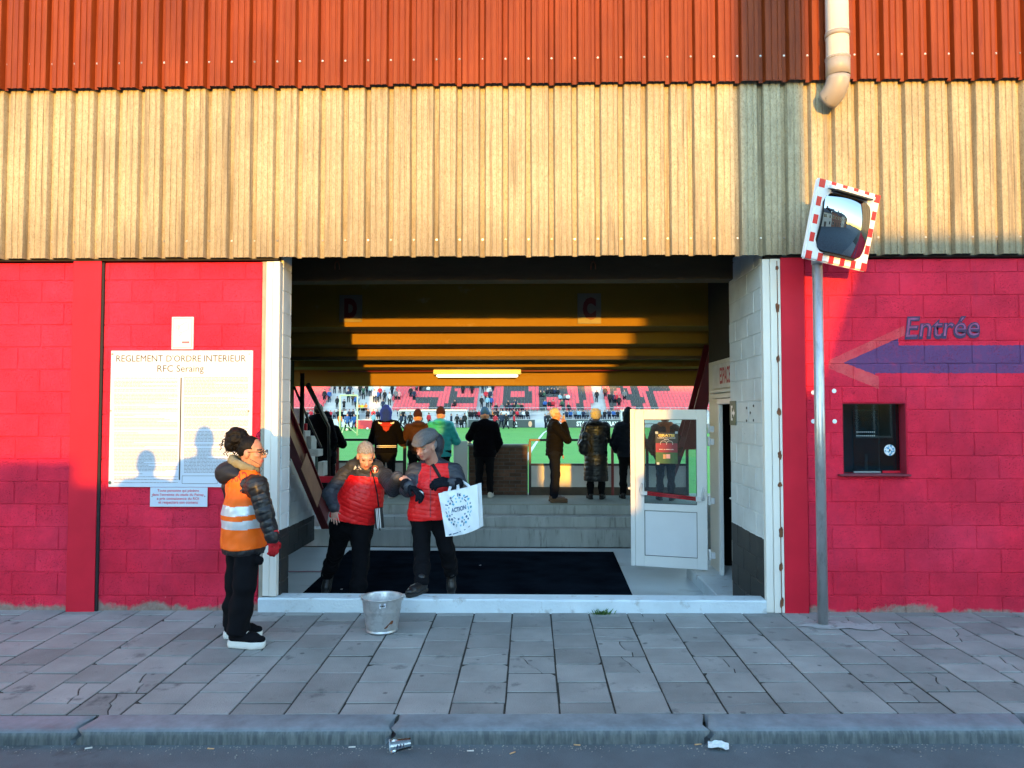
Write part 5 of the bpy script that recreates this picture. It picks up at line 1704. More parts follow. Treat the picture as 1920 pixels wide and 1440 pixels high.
class SDF:
    def __init__(s, cell, k=0.02):
        s.cell = cell; s.k = k; s.p = []; s.cuts = []; s.subs = []
    def cap(s, a, b, ra, rb=None, k=None, sq=None, tg=0):
        """tapered capsule; sq = (direction, factor) makes it thinner along a direction"""
        s.p.append(('c', np.array(a, float), np.array(b, float), ra, ra if rb is None else rb, s.k if k is None else k, sq, tg)); return s
    def chain(s, pts, rr, k=None, sq=None, tg=0):
        for i in range(len(pts) - 1): s.cap(pts[i], pts[i+1], rr[i], rr[i+1], k, sq, tg)
        return s
    def ell(s, c, r, axes=None, k=None, tg=0):
        A = np.eye(3) if axes is None else np.array(axes, float)      # rows = local axes
        s.p.append(('e', np.array(c, float), np.array(r, float), A, s.k if k is None else k, tg)); return s
    def sub_ell(s, c, r, axes=None, k=0.006):
        A = np.eye(3) if axes is None else np.array(axes, float)
        s.subs.append(('e', np.array(c, float), np.array(r, float), A, k, 0)); return s
    def sub_cap(s, a, b, ra, rb=None, k=0.006):
        s.subs.append(('c', np.array(a, float), np.array(b, float), ra, ra if rb is None else rb, k, None, 0)); return s
    def cut(s, o, n, lim=None):
        """drop everything on the n side of the plane (lim = (centre, radius) keeps the cut local)"""
        s.cuts.append((np.array(o, float), nz(n), lim)); return s
    @staticmethod
    def dist(p, P):
        if p[0] == 'c':
            _, a, b, ra, rb, k, sq, tg = p
            d = b - a; q = P - a
            if sq is not None:
                n = nz(sq[0]); f = sq[1]
                q = q + (f - 1) * (q @ n)[..., None] * n
                d = d + (f - 1) * (d @ n) * n
            t = np.clip((q @ d) / (d @ d + 1e-12), 0, 1)
            e = q - t[..., None] * d
            return np.sqrt((e * e).sum(-1)) - (ra + (rb - ra) * t)
        _, c, r, A, k, tg = p
        q = (P - c) @ A.T
        k0 = np.sqrt(((q / r) ** 2).sum(-1)); k1 = np.sqrt(((q / (r * r)) ** 2).sum(-1)) + 1e-9
        return k0 * (k0 - 1) / k1
    @staticmethod
    def bounds(p):
        if p[0] == 'c':
            r = max(p[3], p[4]); return np.minimum(p[1], p[2]) - r, np.maximum(p[1], p[2]) + r
        r = p[2].max(); return p[1] - r, p[1] + r
    def near(s, P, tgs=None):
        """tag of the nearest primitive for each point"""
        best = np.full(len(P), 9.0); out = np.zeros(len(P), int)
        for p in s.p:
            d = s.dist(p, P); m = d < best
            best[m] = d[m]; out[m] = p[-1]
        return out
    def mesh(s, disp=None):
        lo = np.min([s.bounds(p)[0] for p in s.p], 0) - 2.5 * s.cell - .01; hi = np.max([s.bounds(p)[1] for p in s.p], 0) + 2.5 * s.cell + .01
        n = np.ceil((hi - lo) / s.cell).astype(int) + 1
        ax_ = [lo[i] + s.cell * np.arange(n[i]) for i in range(3)]
        Dg = np.full(n, .2, np.float32)
        def sub(p, m):
            b0, b1 = s.bounds(p); i0 = np.clip(((b0 - m - lo) / s.cell).astype(int), 0, n - 1); i1 = np.clip(((b1 + m - lo) / s.cell).astype(int) + 2, 1, n)
            sl_ = tuple(slice(i0[i], i1[i]) for i in range(3))
            P = np.stack(np.meshgrid(*[ax_[i][sl_[i]] for i in range(3)], indexing='ij'), -1)
            return sl_, P
        for p in s.p:
            k = p[5] if p[0] == 'c' else p[4]
            sl_, P = sub(p, k + 2 * s.cell + .01)
            d = s.dist(p, P); o = Dg[sl_]
            if k > 0:
                h = np.clip(.5 + .5 * (o - d) / k, 0, 1); Dg[sl_] = o + (d - o) * h - k * h * (1 - h)
            else: Dg[sl_] = np.minimum(o, d)
        for p in s.subs:
            k = p[5] if p[0] == 'c' else p[4]
            sl_, P = sub(p, k + 2 * s.cell + .01)
            d = -s.dist(p, P); o = Dg[sl_]
            h = np.clip(.5 - .5 * (o - d) / k, 0, 1); Dg[sl_] = o + (d - o) * h + k * h * (1 - h)
        if s.cuts:
            P = np.stack(np.meshgrid(*ax_, indexing='ij'), -1)
            for o, nn, lim in s.cuts:
                d = (P - o) @ nn
                if lim is not None:
                    d = np.where(((P - np.array(lim[0])) ** 2).sum(-1) < lim[1] ** 2, d, -9)
                Dg = np.maximum(Dg, d.astype(np.float32))
        return surface_nets(Dg, lo, s.cell)

def surface_nets(Dg, lo, cell):
    ins = Dg < 0
    n = Dg.shape
    c = [ins[dx:n[0]-1+dx, dy:n[1]-1+dy, dz:n[2]-1+dz] for dx in (0, 1) for dy in (0, 1) for dz in (0, 1)]
    cnt = sum(x.astype(np.int8) for x in c)
    act = (cnt > 0) & (cnt < 8)
    ids = np.argwhere(act)
    vid = np.full(act.shape, -1, np.int64); vid[act] = np.arange(len(ids))
    corners = np.array([(dx, dy, dz) for dx in (0, 1) for dy in (0, 1) for dz in (0, 1)])
    vals = np.stack([Dg[ids[:, 0]+a, ids[:, 1]+b, ids[:, 2]+d] for a, b, d in corners], 1)
    acc = np.zeros((len(ids), 3)); num = np.zeros(len(ids))
    for i in range(8):
        for j in range(i + 1, 8):
            if np.abs(corners[i] - corners[j]).sum() != 1: continue
            va, vb = vals[:, i], vals[:, j]
            m = (va < 0) != (vb < 0)
            t = np.where(m, va / np.where(m, va - vb, 1), 0)
            acc += np.where(m[:, None], corners[i] + t[:, None] * (corners[j] - corners[i]), 0); num += m
    V = lo + cell * (ids + acc / num[:, None])
    F = []
    for axd in range(3):
        sl0 = [slice(None)] * 3; sl1 = [slice(None)] * 3
        sl0[axd] = slice(0, -1); sl1[axd] = slice(1, None)
        e = ins[tuple(sl0)] != ins[tuple(sl1)]
        pts = np.argwhere(e)
        o1, o2 = [(1, 2), (2, 0), (0, 1)][axd]
        ok = (pts[:, o1] > 0) & (pts[:, o2] > 0) & (pts[:, o1] < n[o1]-1) & (pts[:, o2] < n[o2]-1)
        pts = pts[ok]
        def vi(d1, d2):
            q = pts.copy(); q[:, o1] += d1; q[:, o2] += d2; return vid[q[:, 0], q[:, 1], q[:, 2]]
        quad = np.stack([vi(-1, -1), vi(0, -1), vi(0, 0), vi(-1, 0)], 1)
        flip = ~ins[tuple(sl0)][pts[:, 0] if axd != 9 else 0, pts[:, 1], pts[:, 2]]
        quad[flip] = quad[flip][:, ::-1]
        F.append(quad)
    F = np.concatenate(F)
    F = F[(F >= 0).all(1)]
    return V, F

def vnormals(V, F):
    a = V[F[:, 2]] - V[F[:, 0]]; b = V[F[:, 3]] - V[F[:, 1]]
    fn = np.cross(a, b); out = np.zeros_like(V)
    for i in range(4): np.add.at(out, F[:, i], fn)
    return out / (np.linalg.norm(out, axis=1, keepdims=True) + 1e-12)

def smooth_verts(V, F, it=1, f=.5):
    for _ in range(it):
        s_ = np.zeros_like(V); c = np.zeros(len(V))
        for i in range(4):
            j = (i + 1) % 4
            np.add.at(s_, F[:, i], V[F[:, j]]); np.add.at(s_, F[:, j], V[F[:, i]]); np.add.at(c, F[:, i], 1); np.add.at(c, F[:, j], 1)
        V = V + f * (s_ / np.maximum(c, 1)[:, None] - V)
    return V

RW = np.random.RandomState(5)
WV = [(RW.normal(size=3), RW.uniform(0, 6.28)) for _ in range(12)]
def wob(P, freq, lo=0, hi=12):
    out = np.zeros(len(P))
    for kv, ph in WV[lo:hi]: out += np.sin(P @ kv * freq + ph)
    return out / math.sqrt(hi - lo)

def nets_obj(name, VF, mats, parent, mi=None, **kw):
    V, F = VF
    me = bpy.data.meshes.new(name)
    me.vertices.add(len(V)); me.vertices.foreach_set('co', V.astype(np.float32).ravel())
    me.loops.add(F.size); me.loops.foreach_set('vertex_index', F.astype(np.int32).ravel())
    me.polygons.add(len(F)); me.polygons.foreach_set('loop_start', np.arange(0, F.size, 4, dtype=np.int32))
    me.update(calc_edges=True)
    me.polygons.foreach_set('use_smooth', np.ones(len(F), bool))
    if not isinstance(mats, (list, tuple)): mats = [mats]
    for m_ in mats: me.materials.append(MATS[m_])
    if mi is not None: me.polygons.foreach_set('material_index', mi.astype(np.int32))
    me.validate(); me.update()
    return put(name, me, None, parent, **kw)

def cloth_mat(name, col, rough=.75, bump=.15, bscale=250, var=.08, spec=.3, sheen=0.0):
    return mat(name, col, rough, var, 9, bump, bscale, spec=spec, sheen=sheen)

def skin_mat(name, col):
    if name in MATS: return MATS[name]
    m, t, b, out = base_mat(name)
    v = wpos(t)
    c = mixc(t, ramp(t, noise(t, v, 28, 4), .35, .7), col, (col[0] * .92, col[1] * .72, col[2] * .68))
    t.links.new(c, b.inputs['Base Color'])
    b.inputs['Roughness'].default_value = .5
    b.inputs['Subsurface Weight'].default_value = .0
    bumpn(t, b, noise(t, v, 160, 3), .12, .004)
    return m
skin_mat('skin_fair', (.56, .31, .23)); skin_mat('skin_tan', (.42, .22, .14)); skin_mat('skin_pale', (.60, .36, .28))
mat('lips', (.36, .11, .10), .45); mat('brow_dark', (.04, .025, .02), .8); mat('brow_grey', (.25, .22, .20), .8); mat('eye_dark', (.03, .02, .02), .3)
mat('hair_black', (.003, .0025, .0025), .6, .3, 60, .5, 120, spec=.2); mat('hair_grey', (.26, .26, .28), .75, .55, 120, .9, 200); mat('hair_white', (.46, .46, .45), .8, .2, 90, .6, 160); mat('hair_blond', (.44, .42, .30), .8, .3, 80, .6, 140); mat('hair_brown', (.05, .03, .02), .7, .3, 60, .4, 120)
cloth_mat('trousers_black', (.0045, .005, .007), .9, spec=.12); cloth_mat('trousers_navy', (.006, .008, .016), .9, spec=.12); cloth_mat('glove_black', (.006, .008, .013), .9, .3, 400, spec=.15); cloth_mat('glove_red', (.45, .012, .02), .85, .3, 300)
mat('leather_black', (.012, .012, .013), .38, .2, 30, .1, 120); mat('sole_white', (.72, .71, .66), .5, .05, 10); mat('sole_black', (.015, .015, .015), .7); mat('leather_brown', (.14, .07, .03), .5, .2, 20); mat('shoe_white', (.70, .69, .62), .5)
cloth_mat('puffer_slate', (.030, .036, .050), .6, .12, 90, spec=.5); cloth_mat('puffer_red', (.88, .007, .009), .52, .12, 90, spec=.5)
cloth_mat('puffer_black', (.006, .007, .010), .45, .12, 90, spec=.5)

def head_axes(f, u):
    f = nz(f); r = nz(np.cross(f, u)); u = nz(np.cross(r, f)); return r, f, u

def add_head(S, c, f, u, s=1.0, nose=1.0):
    """cranium, jaw, brow, nose, ears, lips around the head centre c"""
    r, f, u = head_axes(f, u); A = np.array([r, f, u]); q = lambda x, y, z: c + s * (x * r + y * f + z * u)
    S.ell(q(0, -.012, .030), s * np.array([.074, .094, .090]), A, k=.02)
    S.ell(q(0, .028, -.035), s * np.array([.058, .066, .078]), A, k=.025)
    S.ell(q(0, .062, -.092), s * np.array([.026, .024, .020]), A, k=.025)      # chin
    S.ell(q(0, .075, .022), s * np.array([.050, .020, .013]), A, k=.016)       # brow
    for e in (-1, 1):
        S.ell(q(e * .038, .066, -.022), s * np.array([.022, .020, .016]), A, k=.018)    # cheek
        S.ell(q(e * .074, -.004, -.012), s * np.array([.011, .022, .034]), A, k=.006)   # ear
        S.ell(q(e * .031, .086, .003), s * np.array([.013, .010, .010]), A, k=.006)     # eye ball
        S.sub_ell(q(e * .031, .100, .004), s * np.array([.020, .012, .011]), A, k=.008)
    S.cap(q(0, .090, .008), q(0, .112 * nose, -.028), s * .009, s * .0125, k=.010)
    for e in (-1, 1): S.ell(q(e * .012, .098, -.031), s * np.array([.009, .010, .008]), A, k=.006)
    S.ell(q(0, .090, -.056), s * np.array([.024, .011, .007]), A, k=.007)
    S.ell(q(0, .088, -.067), s * np.array([.020, .011, .008]), A, k=.007)
    S.sub_ell(q(0, .104, -.0615), s * np.array([.022, .008, .0018]), A, k=.004)

def face_index(P, c, f, u, s=1.0):
    """0 skin, 1 lips, 2 brows, 3 eyes"""
    r, f, u = head_axes(f, u); q = (P - c) / s; x, y, z = np.abs(q @ r), q @ f, q @ u
    mi = np.zeros(len(P), int)
    mi[(x < .024 - .25 * np.abs(z + .0615)) & (y > .080) & (z > -.075) & (z < -.050)] = 1
    mi[(x > .014) & (x < .052) & (y > .062) & (z > .019 - .14 * (x - .03)) & (z < .030 - .14 * (x - .03))] = 2
    mi[(x > .021) & (x < .043) & (y > .070) & (z > -.0015) & (z < .0085)] = 3
    return mi

def hair_shell(VF, c, f, u, s, thick=.007, seed=0, low=-.068):
    """short cropped hair: a fringed shell lifted off the scalp"""
    V, F = VF
    r, f, u = head_axes(f, u); q = (V - c) / s; x, y, z = np.abs(q @ r), q @ f, q @ u
    nzv = wob(V, 130, 0, 8) * .006 + wob(V, 45, 4, 12) * .004
    ear = np.sqrt(((x - .078) / .022) ** 2 + ((y + .002) / .032) ** 2 + ((z + .012) / .042) ** 2) - 1
    d1 = (.86 * z - .50 * y - .020 + nzv)                      # above the slanting hairline
    d2 = np.minimum(-y - .000 + nzv, z - low + nzv)             # back of the head
    d = np.maximum(d1, d2); d = np.minimum(d, ear * .02)
    d = np.where(((V - c) ** 2).sum(1) < (.16 * s) ** 2, d, -1)
    keep = (d[F] > 0).all(1)
    F2 = F[keep]; used = np.unique(F2); mp = np.full(len(V), -1); mp[used] = np.arange(len(used))
    Nn = vnormals(V, F)[used]
    lift = np.clip(d[used] / .012, .12, 1) * thick * s * (1 + .45 * wob(V[used], 260, 0, 7) + .25 * wob(V[used], 120, 5, 12))
    return V[used] + Nn * lift[:, None], mp[F2]

def add_hand(S, wrist, fwd, palm_n, thumb_side, curl=.5, spread=.25, s=1.0, r0=.0095, tg=0, curls=None):
    """palm, four unequal bent fingers and a thumb leaving the side of the palm"""
    fwd = nz(fwd); n = nz(palm_n - np.dot(palm_n, fwd) * fwd); side = np.cross(n, fwd) * thumb_side
    wrist = np.array(wrist, float)
    base = wrist + fwd * .018 * s
    S.cap(wrist, base + fwd * .02 * s, .024 * s, .028 * s, k=.014, sq=(n, 1.5), tg=tg)
    for j, (off, ln) in enumerate(((.030, .072), (.010, .082), (-.011, .076), (-.031, .058))):
        m = wrist + fwd * (.088 - .006 * abs(j - 1)) * s + side * off * s
        S.cap(base + side * off * .55 * s, m, .013 * s, .0125 * s, k=.016, sq=(n, 1.1), tg=tg)
        d = nz(fwd + side * spread * off * 12)
        cu = curl if curls is None else curls[j]
        p = m; rr = r0 * s
        for seg, L in enumerate((.44, .32, .24)):
            a = cu * (.55 + .75 * seg)
            dd = nz(math.cos(a) * d + math.sin(a) * n)
            q = p + dd * ln * L * s
            S.cap(p, q, rr, rr * .93, k=.005, tg=tg); p = q; rr *= .93
    t0 = wrist + fwd * .030 * s + side * .026 * s
    d = nz(fwd * .75 + side * .75 + n * .25); t1 = t0 + d * .042 * s
    S.cap(base, t0, .014 * s, .014 * s, k=.012, tg=tg); S.cap(t0, t1, .0135 * s, .0115 * s, k=.008, tg=tg)
    d2 = nz(fwd * 1.0 + side * .25 + n * (.3 + .5 * curl)); t2 = t1 + d2 * .034 * s
    S.cap(t1, t2, .0112 * s, .0095 * s, k=.005, tg=tg)

def quilt(VF, S, zs, arms, amp=.006, pitch=.05, wd=.010, wr=.004, axis=None):
    """sewn baffles: grooves level on the body, across the arm on the sleeves, with creases"""
    V, F = VF
    V = smooth_verts(V, F, 1)
    Nn = vnormals(V, F)
    tg = S.near(V)
    co = V @ (nz(axis) if axis is not None else np.array([0, 0, 1.0]))
    for t_, (a, b) in arms.items():
        m = tg == t_; d = nz(np.array(b) - np.array(a)); co[m] = (V[m] - np.array(a)) @ d + .013 * t_
    co = co + .004 * wob(V, 22, 0, 5)
    ph = np.abs(((co / pitch) % 1.0) - .5) * pitch            # distance to the seam
    g = np.exp(-((pitch / 2 - ph) / 1.0) ** 2 / (wd ** 2 * .5)) if False else np.exp(-(ph / wd) ** 2)
    puff = -amp * g
    puff[tg == 4] *= .15
    V = V + Nn * (puff + wr * .35 * wob(V, 55, 2, 9) + wr * .4 * wob(V, 120, 5, 12) * (g + .25))[:, None]
    return V, F, tg

def creases(VF, amp=.003, f1=45, f2=110, it=1):
    V, F = VF
    V = smooth_verts(V, F, it); Nn = vnormals(V, F)
    return V + Nn * (amp * (.6 * wob(V, f1, 0, 7) + .4 * wob(V, f2, 5, 12)))[:, None], F

def legs_sdf(J, cell, r=(.095, .068, .058), flare=0.0):
    S = SDF(cell, .03)
    for e in 'LR':
        S.chain([J['hip' + e], J['knee' + e], J['ank' + e]], [r[0], r[1], r[2]], k=.02, tg=1)
        S.ell(np.array(J['knee' + e]) * .45 + np.array(J['ank' + e]) * .55 , [r[1] * 1.0] * 3, k=.03)
    S.cap(J['hipL'], J['hipR'], r[0] * 1.12, r[0] * 1.12, k=.04)
    S.cap(np.array(J['pelvis']), np.array(J['pelvis']) + np.array([0, 0, .10]), r[0] * 1.25, r[0] * 1.2, k=.04)
    return S

def shoe(name, ank, toe, h, parent, upper, sole, cell=.006, wdt=.042, sole_h=.022, lift=0.0, laces=None, high=0.0):
    """shoe along ankle -> toe; the ankle point is above the heel"""
    ank, toe = np.array(ank, float), np.array(toe, float)
    up = np.array([0, 0, 1.0]) if abs(nz(toe - ank)[2]) < .55 else nz(np.array([0, 0, 1.0]) + .0)
    d = toe - ank; fl = nz(d - (d @ up) * up) if abs(nz(d)[2]) < .55 else nz(d)
    n = up if abs(nz(d)[2]) < .55 else nz(np.cross(np.cross(fl, up), fl))
    heel = ank - n * (h - sole_h - .028) - fl * .035
    ball = heel + fl * .165; tip = heel + fl * .235
    S = SDF(cell, .02)
    sd = nz(np.cross(fl, n))
    S.cap(heel + fl * .01, ball, .036, wdt, k=.02); S.cap(ball, tip - fl * .012, wdt, .034, k=.02, sq=(n, 1.25)); S.cap(heel + n * .02, ank + n * (.01 + high), .036, .042, k=.025)
    S.cap(ank - n * .02, ball + n * .012, .038, .030, k=.03)
    S.cut(heel - n * .026, -n)
    g = empty(name, (0, 0, 0), parent=parent)
    nets_obj('upper', S.mesh(), upper, g)
    S2 = SDF(cell, .01)
    for o in (0, ):
        S2.cap(heel - fl * .002 , ball , .042, wdt + .006, k=.01, sq=None); S2.cap(ball, tip - fl * .012, wdt + .006, .038, k=.01)
    for o in (.014 + sole_h * .45, .014 + sole_h * .85): S2.cap(heel - fl * .002 - n * o, ball - n * o, .040, wdt + .004, k=.01); S2.cap(ball - n * o, tip - fl * .014 - n * o * .8, wdt + .004, .036, k=.01)
    S2.cut(heel - n * .014, n); S2.cut(heel - n * (.014 + sole_h + .012), -n)
    nets_obj('sole', S2.mesh(), sole, g)
    if laces:
        b = MB()
        for k in range(4):
            p = ank * (1 - .2 * k - .15) + ball * (.2 * k + .15) + n * (.036 + .004 * (k == 0)) + fl * .012
            b.tube([p - sd * .022 - n * .008, p + n * .002, p + sd * .022 - n * .008], .0032, 6)
        b.build('laces', laces, g)
    return g

def shrink_to(V, target):
    """BVH of a built object for laying prints on cloth"""
    from mathutils.bvhtree import BVHTree
    return BVHTree

def bvh_of(VF):
    from mathutils.bvhtree import BVHTree
    return BVHTree.FromPolygons([Vector(v) for v in VF[0]], [list(map(int, f)) for f in VF[1]])

def cam_ray(px, py):
    return (CROT @ Vector(((px - 960)/FPX, -(py - 720)/FPX, -1.0))).normalized()

def print_on(name, bvh, polys, matn, parent, off=.0022, sub=1):
    """flat print cut to shape and laid on the cloth: polygons given in photo pixels, dropped onto the surface along the view"""
    b = MB()
    for poly in polys:
        vs = []
        for (px, py) in poly:
            d = cam_ray(px, py); h = bvh.ray_cast(CAM, d)
            if h[0] is None:
                vs = None; break
            vs.append(h[0] - d * off)
        if vs: b.add(vs, [list(range(len(vs)))])
    if b.v: return b.build(name, matn, parent)

def in_poly(x, y, poly):
    c = False; n = len(poly)
    for i in range(n):
        (x0, y0), (x1, y1) = poly[i], poly[i-1]
        if (y0 > y) != (y1 > y) and x < (x1 - x0) * (y - y0) / (y1 - y0) + x0: c = not c
    return c

def fill_cells(polys, step=.7):
    out = []
    for p in polys:
        xs = [q[0] for q in p]; ys = [q[1] for q in p]
        y = min(ys)
        while y < max(ys):
            x = min(xs)
            while x < max(xs):
                if in_poly(x + step/2, y + step/2, p): out.append([(x, y), (x + step, y), (x + step, y + step), (x, y + step)])
                x += step
            y += step
    return out

def poly_grid(x0, y0, x1, y1, n=1, m=1):
    return [[(x0 + (x1-x0)*i/n, y0 + (y1-y0)*j/m), (x0 + (x1-x0)*(i+1)/n, y0 + (y1-y0)*j/m), (x0 + (x1-x0)*(i+1)/n, y0 + (y1-y0)*(j+1)/m), (x0 + (x1-x0)*i/n, y0 + (y1-y0)*(j+1)/m)] for i in range(n) for j in range(m)]

def text_print(name, txt, px0, px1, py0, py1, bvh, matn, parent, slant=0.0, off=.0025, bold=.03):
    me = text_mesh(txt, 1.0, bold)
    n = len(me.vertices); co = np.empty(n*3); me.vertices.foreach_get('co', co); co = co.reshape(-1, 3)
    x0, x1, y0, y1 = co[:, 0].min(), co[:, 0].max(), co[:, 1].min(), co[:, 1].max()
    out = []
    for x, y, _ in co:
        fx, fy = (x - x0)/(x1 - x0), (y - y0)/(y1 - y0)
        px, py = px0 + fx * (px1 - px0), py1 - fy * (py1 - py0) + slant * fx
        d = cam_ray(px, py); h = bvh.ray_cast(CAM, d)
        out.append((h[0] if h[0] is not None else CAM + d * 6) - d * off)
    me.vertices.foreach_set('co', np.array([v[:] for v in out]).ravel()); me.update()
    return put(name, me, matn, parent)

def strap(name, bvh, pts, wd, matn, parent, off=.006, n=24):
    """band laid over the clothes along photo points"""
    P = []
    for i in range(len(pts) - 1):
        for k in range(n):
            t = k / n; P.append((pts[i][0] * (1-t) + pts[i+1][0] * t, pts[i][1] * (1-t) + pts[i+1][1] * t))
    P.append(pts[-1])
    c = []
    for (px, py) in P:
        d = cam_ray(px, py); h = bvh.ray_cast(CAM, d)
        if h[0] is not None: c.append(h[0] - d * off)
    # even out
    for _ in range(6):
        c = [c[0]] + [(c[i-1] + 2 * c[i] + c[i+1]) / 4 for i in range(1, len(c)-1)] + [c[-1]]
    b = MB(); vs = []
    for i, p in enumerate(c):
        t = (c[min(i+1, len(c)-1)] - c[max(i-1, 0)]).normalized(); s_ = t.cross((CAM - p).normalized()).normalized() * wd / 2; nn = (CAM - p).normalized() * .003
        vs += [p - s_, p - s_ + nn, p + s_ + nn, p + s_]
    m_ = len(c)
    fs = [(i*4+j, i*4+(j+1) % 4, (i+1)*4+(j+1) % 4, (i+1)*4+j) for i in range(m_-1) for j in range(4)]
    b.add(vs, fs, 0, True); return b.build(name, matn, parent)
# ================================================================== the guard
def A(px, py, Y): return np.array(W(px, py, Y))
UP = np.array([0, 0, 1.0])
cloth_mat('vest_orange', (.95, .14, .005), .55, .10, 200); mat('reflective', (.66, .68, .70), .35, .08, 30, .05, 80, metal=.25); cloth_mat('hood_navy', (.008, .011, .02), .6, .1, 90); cloth_mat('fleece_olive', (.20, .19, .12), .9, .4, 200); mat('print_maroon', (.22, .015, .01), .7); mat('glasses_black', (.015, .012, .012), .25); glass_mat('lens', (.8, .82, .84), .06)

def guard():
    Yc = -.83
    foot = A(455, 1200, Yc); base = (foot[0], Yc, zg(foot[0], Yc))
    P = empty('person', base, 'person in an orange high visibility vest and glasses standing in profile on the pavement', 'person')
    ft = nz([.82, .57, 0]); rt = nz([.57, -.82, 0])
    hc = A(471, 848, Yc); hf = nz([1, -.06, -.03]); hu = nz([.03, 0, 1])
    C0, C1, C2 = A(459, 912, Yc), A(457, 965, Yc), A(457, 1008, Yc)
    shR, elR, wrR = A(483, 912, -1.0), A(497, 962, -1.01), A(511, 1008, -1.02)
    shL, elL, wrL = A(436, 910, -.66), A(446, 962, -.52), A(478, 1000, -.47)
    J = dict(hipR=A(464, 1022, -.89), hipL=A(449, 1018, -.75), kneeR=A(458, 1098, -.94), kneeL=A(443, 1098, -.77), ankR=A(446, 1180, -.93), ankL=A(438, 1166, -.73), pelvis=A(457, 1008, Yc))
    # body
    S = SDF(.006, .02)
    add_head(S, hc, hf, hu, 1.01)
    S.cap(hc - UP * .05 - hf * .015, C0 + UP * .02, .055, .062, k=.03)
    S.cap(C0, C2 + UP * .04, .12, .10, k=.04, sq=(ft, 1.3)); S.cap(shR, shL, .06, .06, k=.04)
    S.chain([shR, elR, wrR], [.05, .042, .03]); S.chain([shL, elL, wrL], [.05, .042, .03])
    for e in 'LR': S.chain([J['hip' + e], J['knee' + e], J['ank' + e] - UP * .03], [.065, .055, .04], k=.03)
    for wq, d in ((wrR, [.1, 0, -1]), (wrL, [.9, -.3, -.3])): S.cap(wq, wq + nz(d) * .06, .016, .018, k=.01)
    VF = S.mesh(); V, F = VF
    mi = face_index(V[F].mean(1), hc, hf, hu, 1.01)
    nets_obj('body', VF, ['skin_tan', 'lips', 'brow_dark', 'eye_dark'], P, mi)
    # black padded jacket
    S = SDF(.007, .03)
    S.cap(C0 - UP * .01, C1, .152, .180, k=.05, sq=(ft, 1.3)); S.cap(C1, C2 - UP * .07, .180, .196, k=.05, sq=(ft, 1.25))
    S.cap(shR - rt * .02, shL + rt * .02, .085, .085, k=.05)
    S.chain([shR, elR, wrR], [.076, .066, .054], k=.02, tg=1); S.chain([shL, elL, wrL], [.082, .072, .058], k=.02, tg=2)
    S.cut(A(457, 1036, Yc), -UP)
    VF = S.mesh(); V, F, tg = quilt(VF, S, None, {1: (shR, wrR), 2: (shL, wrL)}, .0042, .05, .008, .006)
    nets_obj('jacket', (V, F), 'puffer_black', P)
    # vest
    S = SDF(.007, .03)
    S.cap(C0 + UP * .0, C1, .164, .191, k=.05, sq=(ft, 1.3)); S.cap(C1, C2 - UP * .06, .191, .210, k=.05, sq=(ft, 1.25))
    S.cap(shR * .62 + shL * .38, shL * .62 + shR * .38, .100, .100, k=.05)
    S.cut(A(457, 1024, Yc), -UP + ft * .05)
    S.sub_cap(shR + rt * .02, elR + rt * .0, .074, .066, k=.012); S.sub_cap(shL - rt * .02, elL, .074, .066, k=.012)
    V, F = creases(S.mesh(), .0045, 26, 70); cen = V[F].mean(1)
    z = cen[:, 2] - .06 * ((cen - C1) @ ft) + .004 * wob(cen, 14, 0, 4)
    b1 = (WZ(946, Yc), WZ(962, Yc)); b2 = (WZ(971, Yc), WZ(988, Yc))
    mi = (((z < b1[0]) & (z > b1[1])) | ((z < b2[0]) & (z > b2[1]))).astype(int)
    nets_obj('vest', (V, F), ['vest_orange', 'reflective'], P, mi)
    bv = bvh_of((V, F))
    text_print('lettering', 'ARD', 433, 463, 887, 904, bv, 'print_maroon', P, slant=-3, bold=.01)
    print_on('back_pocket', bv, [[(415, 914), (453, 914), (453, 915), (415, 915)], [(452, 914), (453, 914), (452, 942), (451, 942)]], 'vest_orange', P, .004)
    # hood and collar
    S = SDF(.007, .03); hd = A(436, 884, Yc)
    S.ell(hd, [.125, .125, .085], k=.03); S.ell(A(452, 890, Yc), [.12, .13, .05], k=.03); S.cap(A(420, 888, Yc - .04), A(422, 893, Yc + .06), .06, .06, k=.04)
    V, F = creases(S.mesh(), .006, 30, 60); nets_obj('hood', (V, F), 'hood_navy', P)
    S = SDF(.006, .02)
    for k in range(10):
        a0, a1 = 2 * math.pi * k / 10, 2 * math.pi * (k + 1) / 10
        cc = lambda a: A(457, 870, Yc) + np.array([.088 * math.cos(a), .088 * math.sin(a), -.040 * math.cos(a)])
        S.cap(cc(a0), cc(a1), .030, .030, k=.01)
    nets_obj('collar_lining', creases(S.mesh(), .004, 60, 140), 'fleece_olive', P)
    # trousers
    S = legs_sdf(J, .008, (.096, .086, .074))
    S.cap(J['ankR'] - UP * .02, J['ankR'] + UP * .10, .078, .074, k=.02); S.cap(J['ankL'] - UP * .02, J['ankL'] + UP * .10, .076, .074, k=.02)
    S.ell(A(488, 1052, -.94), [.03, .02, .04], k=.03)
    S.cut(J['ankR'] - UP * .035, -UP)
    nets_obj('trousers', creases(S.mesh(), .008, 22, 48), 'trousers_black', P)
    # shoes
    for e, toe in (('R', A(490, 1185, -.96)), ('L', A(478, 1172, -.72))):
        a = J['ank' + e].copy(); g0 = zg(a[0], a[1]); a[2] = g0 + .105; t_ = toe.copy(); t_[2] = a[2] - .03
        shoe('shoe', a, t_, .105, P, 'trousers_black', 'sole_white', wdt=.044, sole_h=.042, laces='shoe_white')
    # red glove
    S = SDF(.006, .012); add_hand(S, wrR - UP * .005, nz([.12, .05, -1]), nz([-.6, .6, 0]), -1, curl=.75, spread=.05, s=1.0, r0=.012)
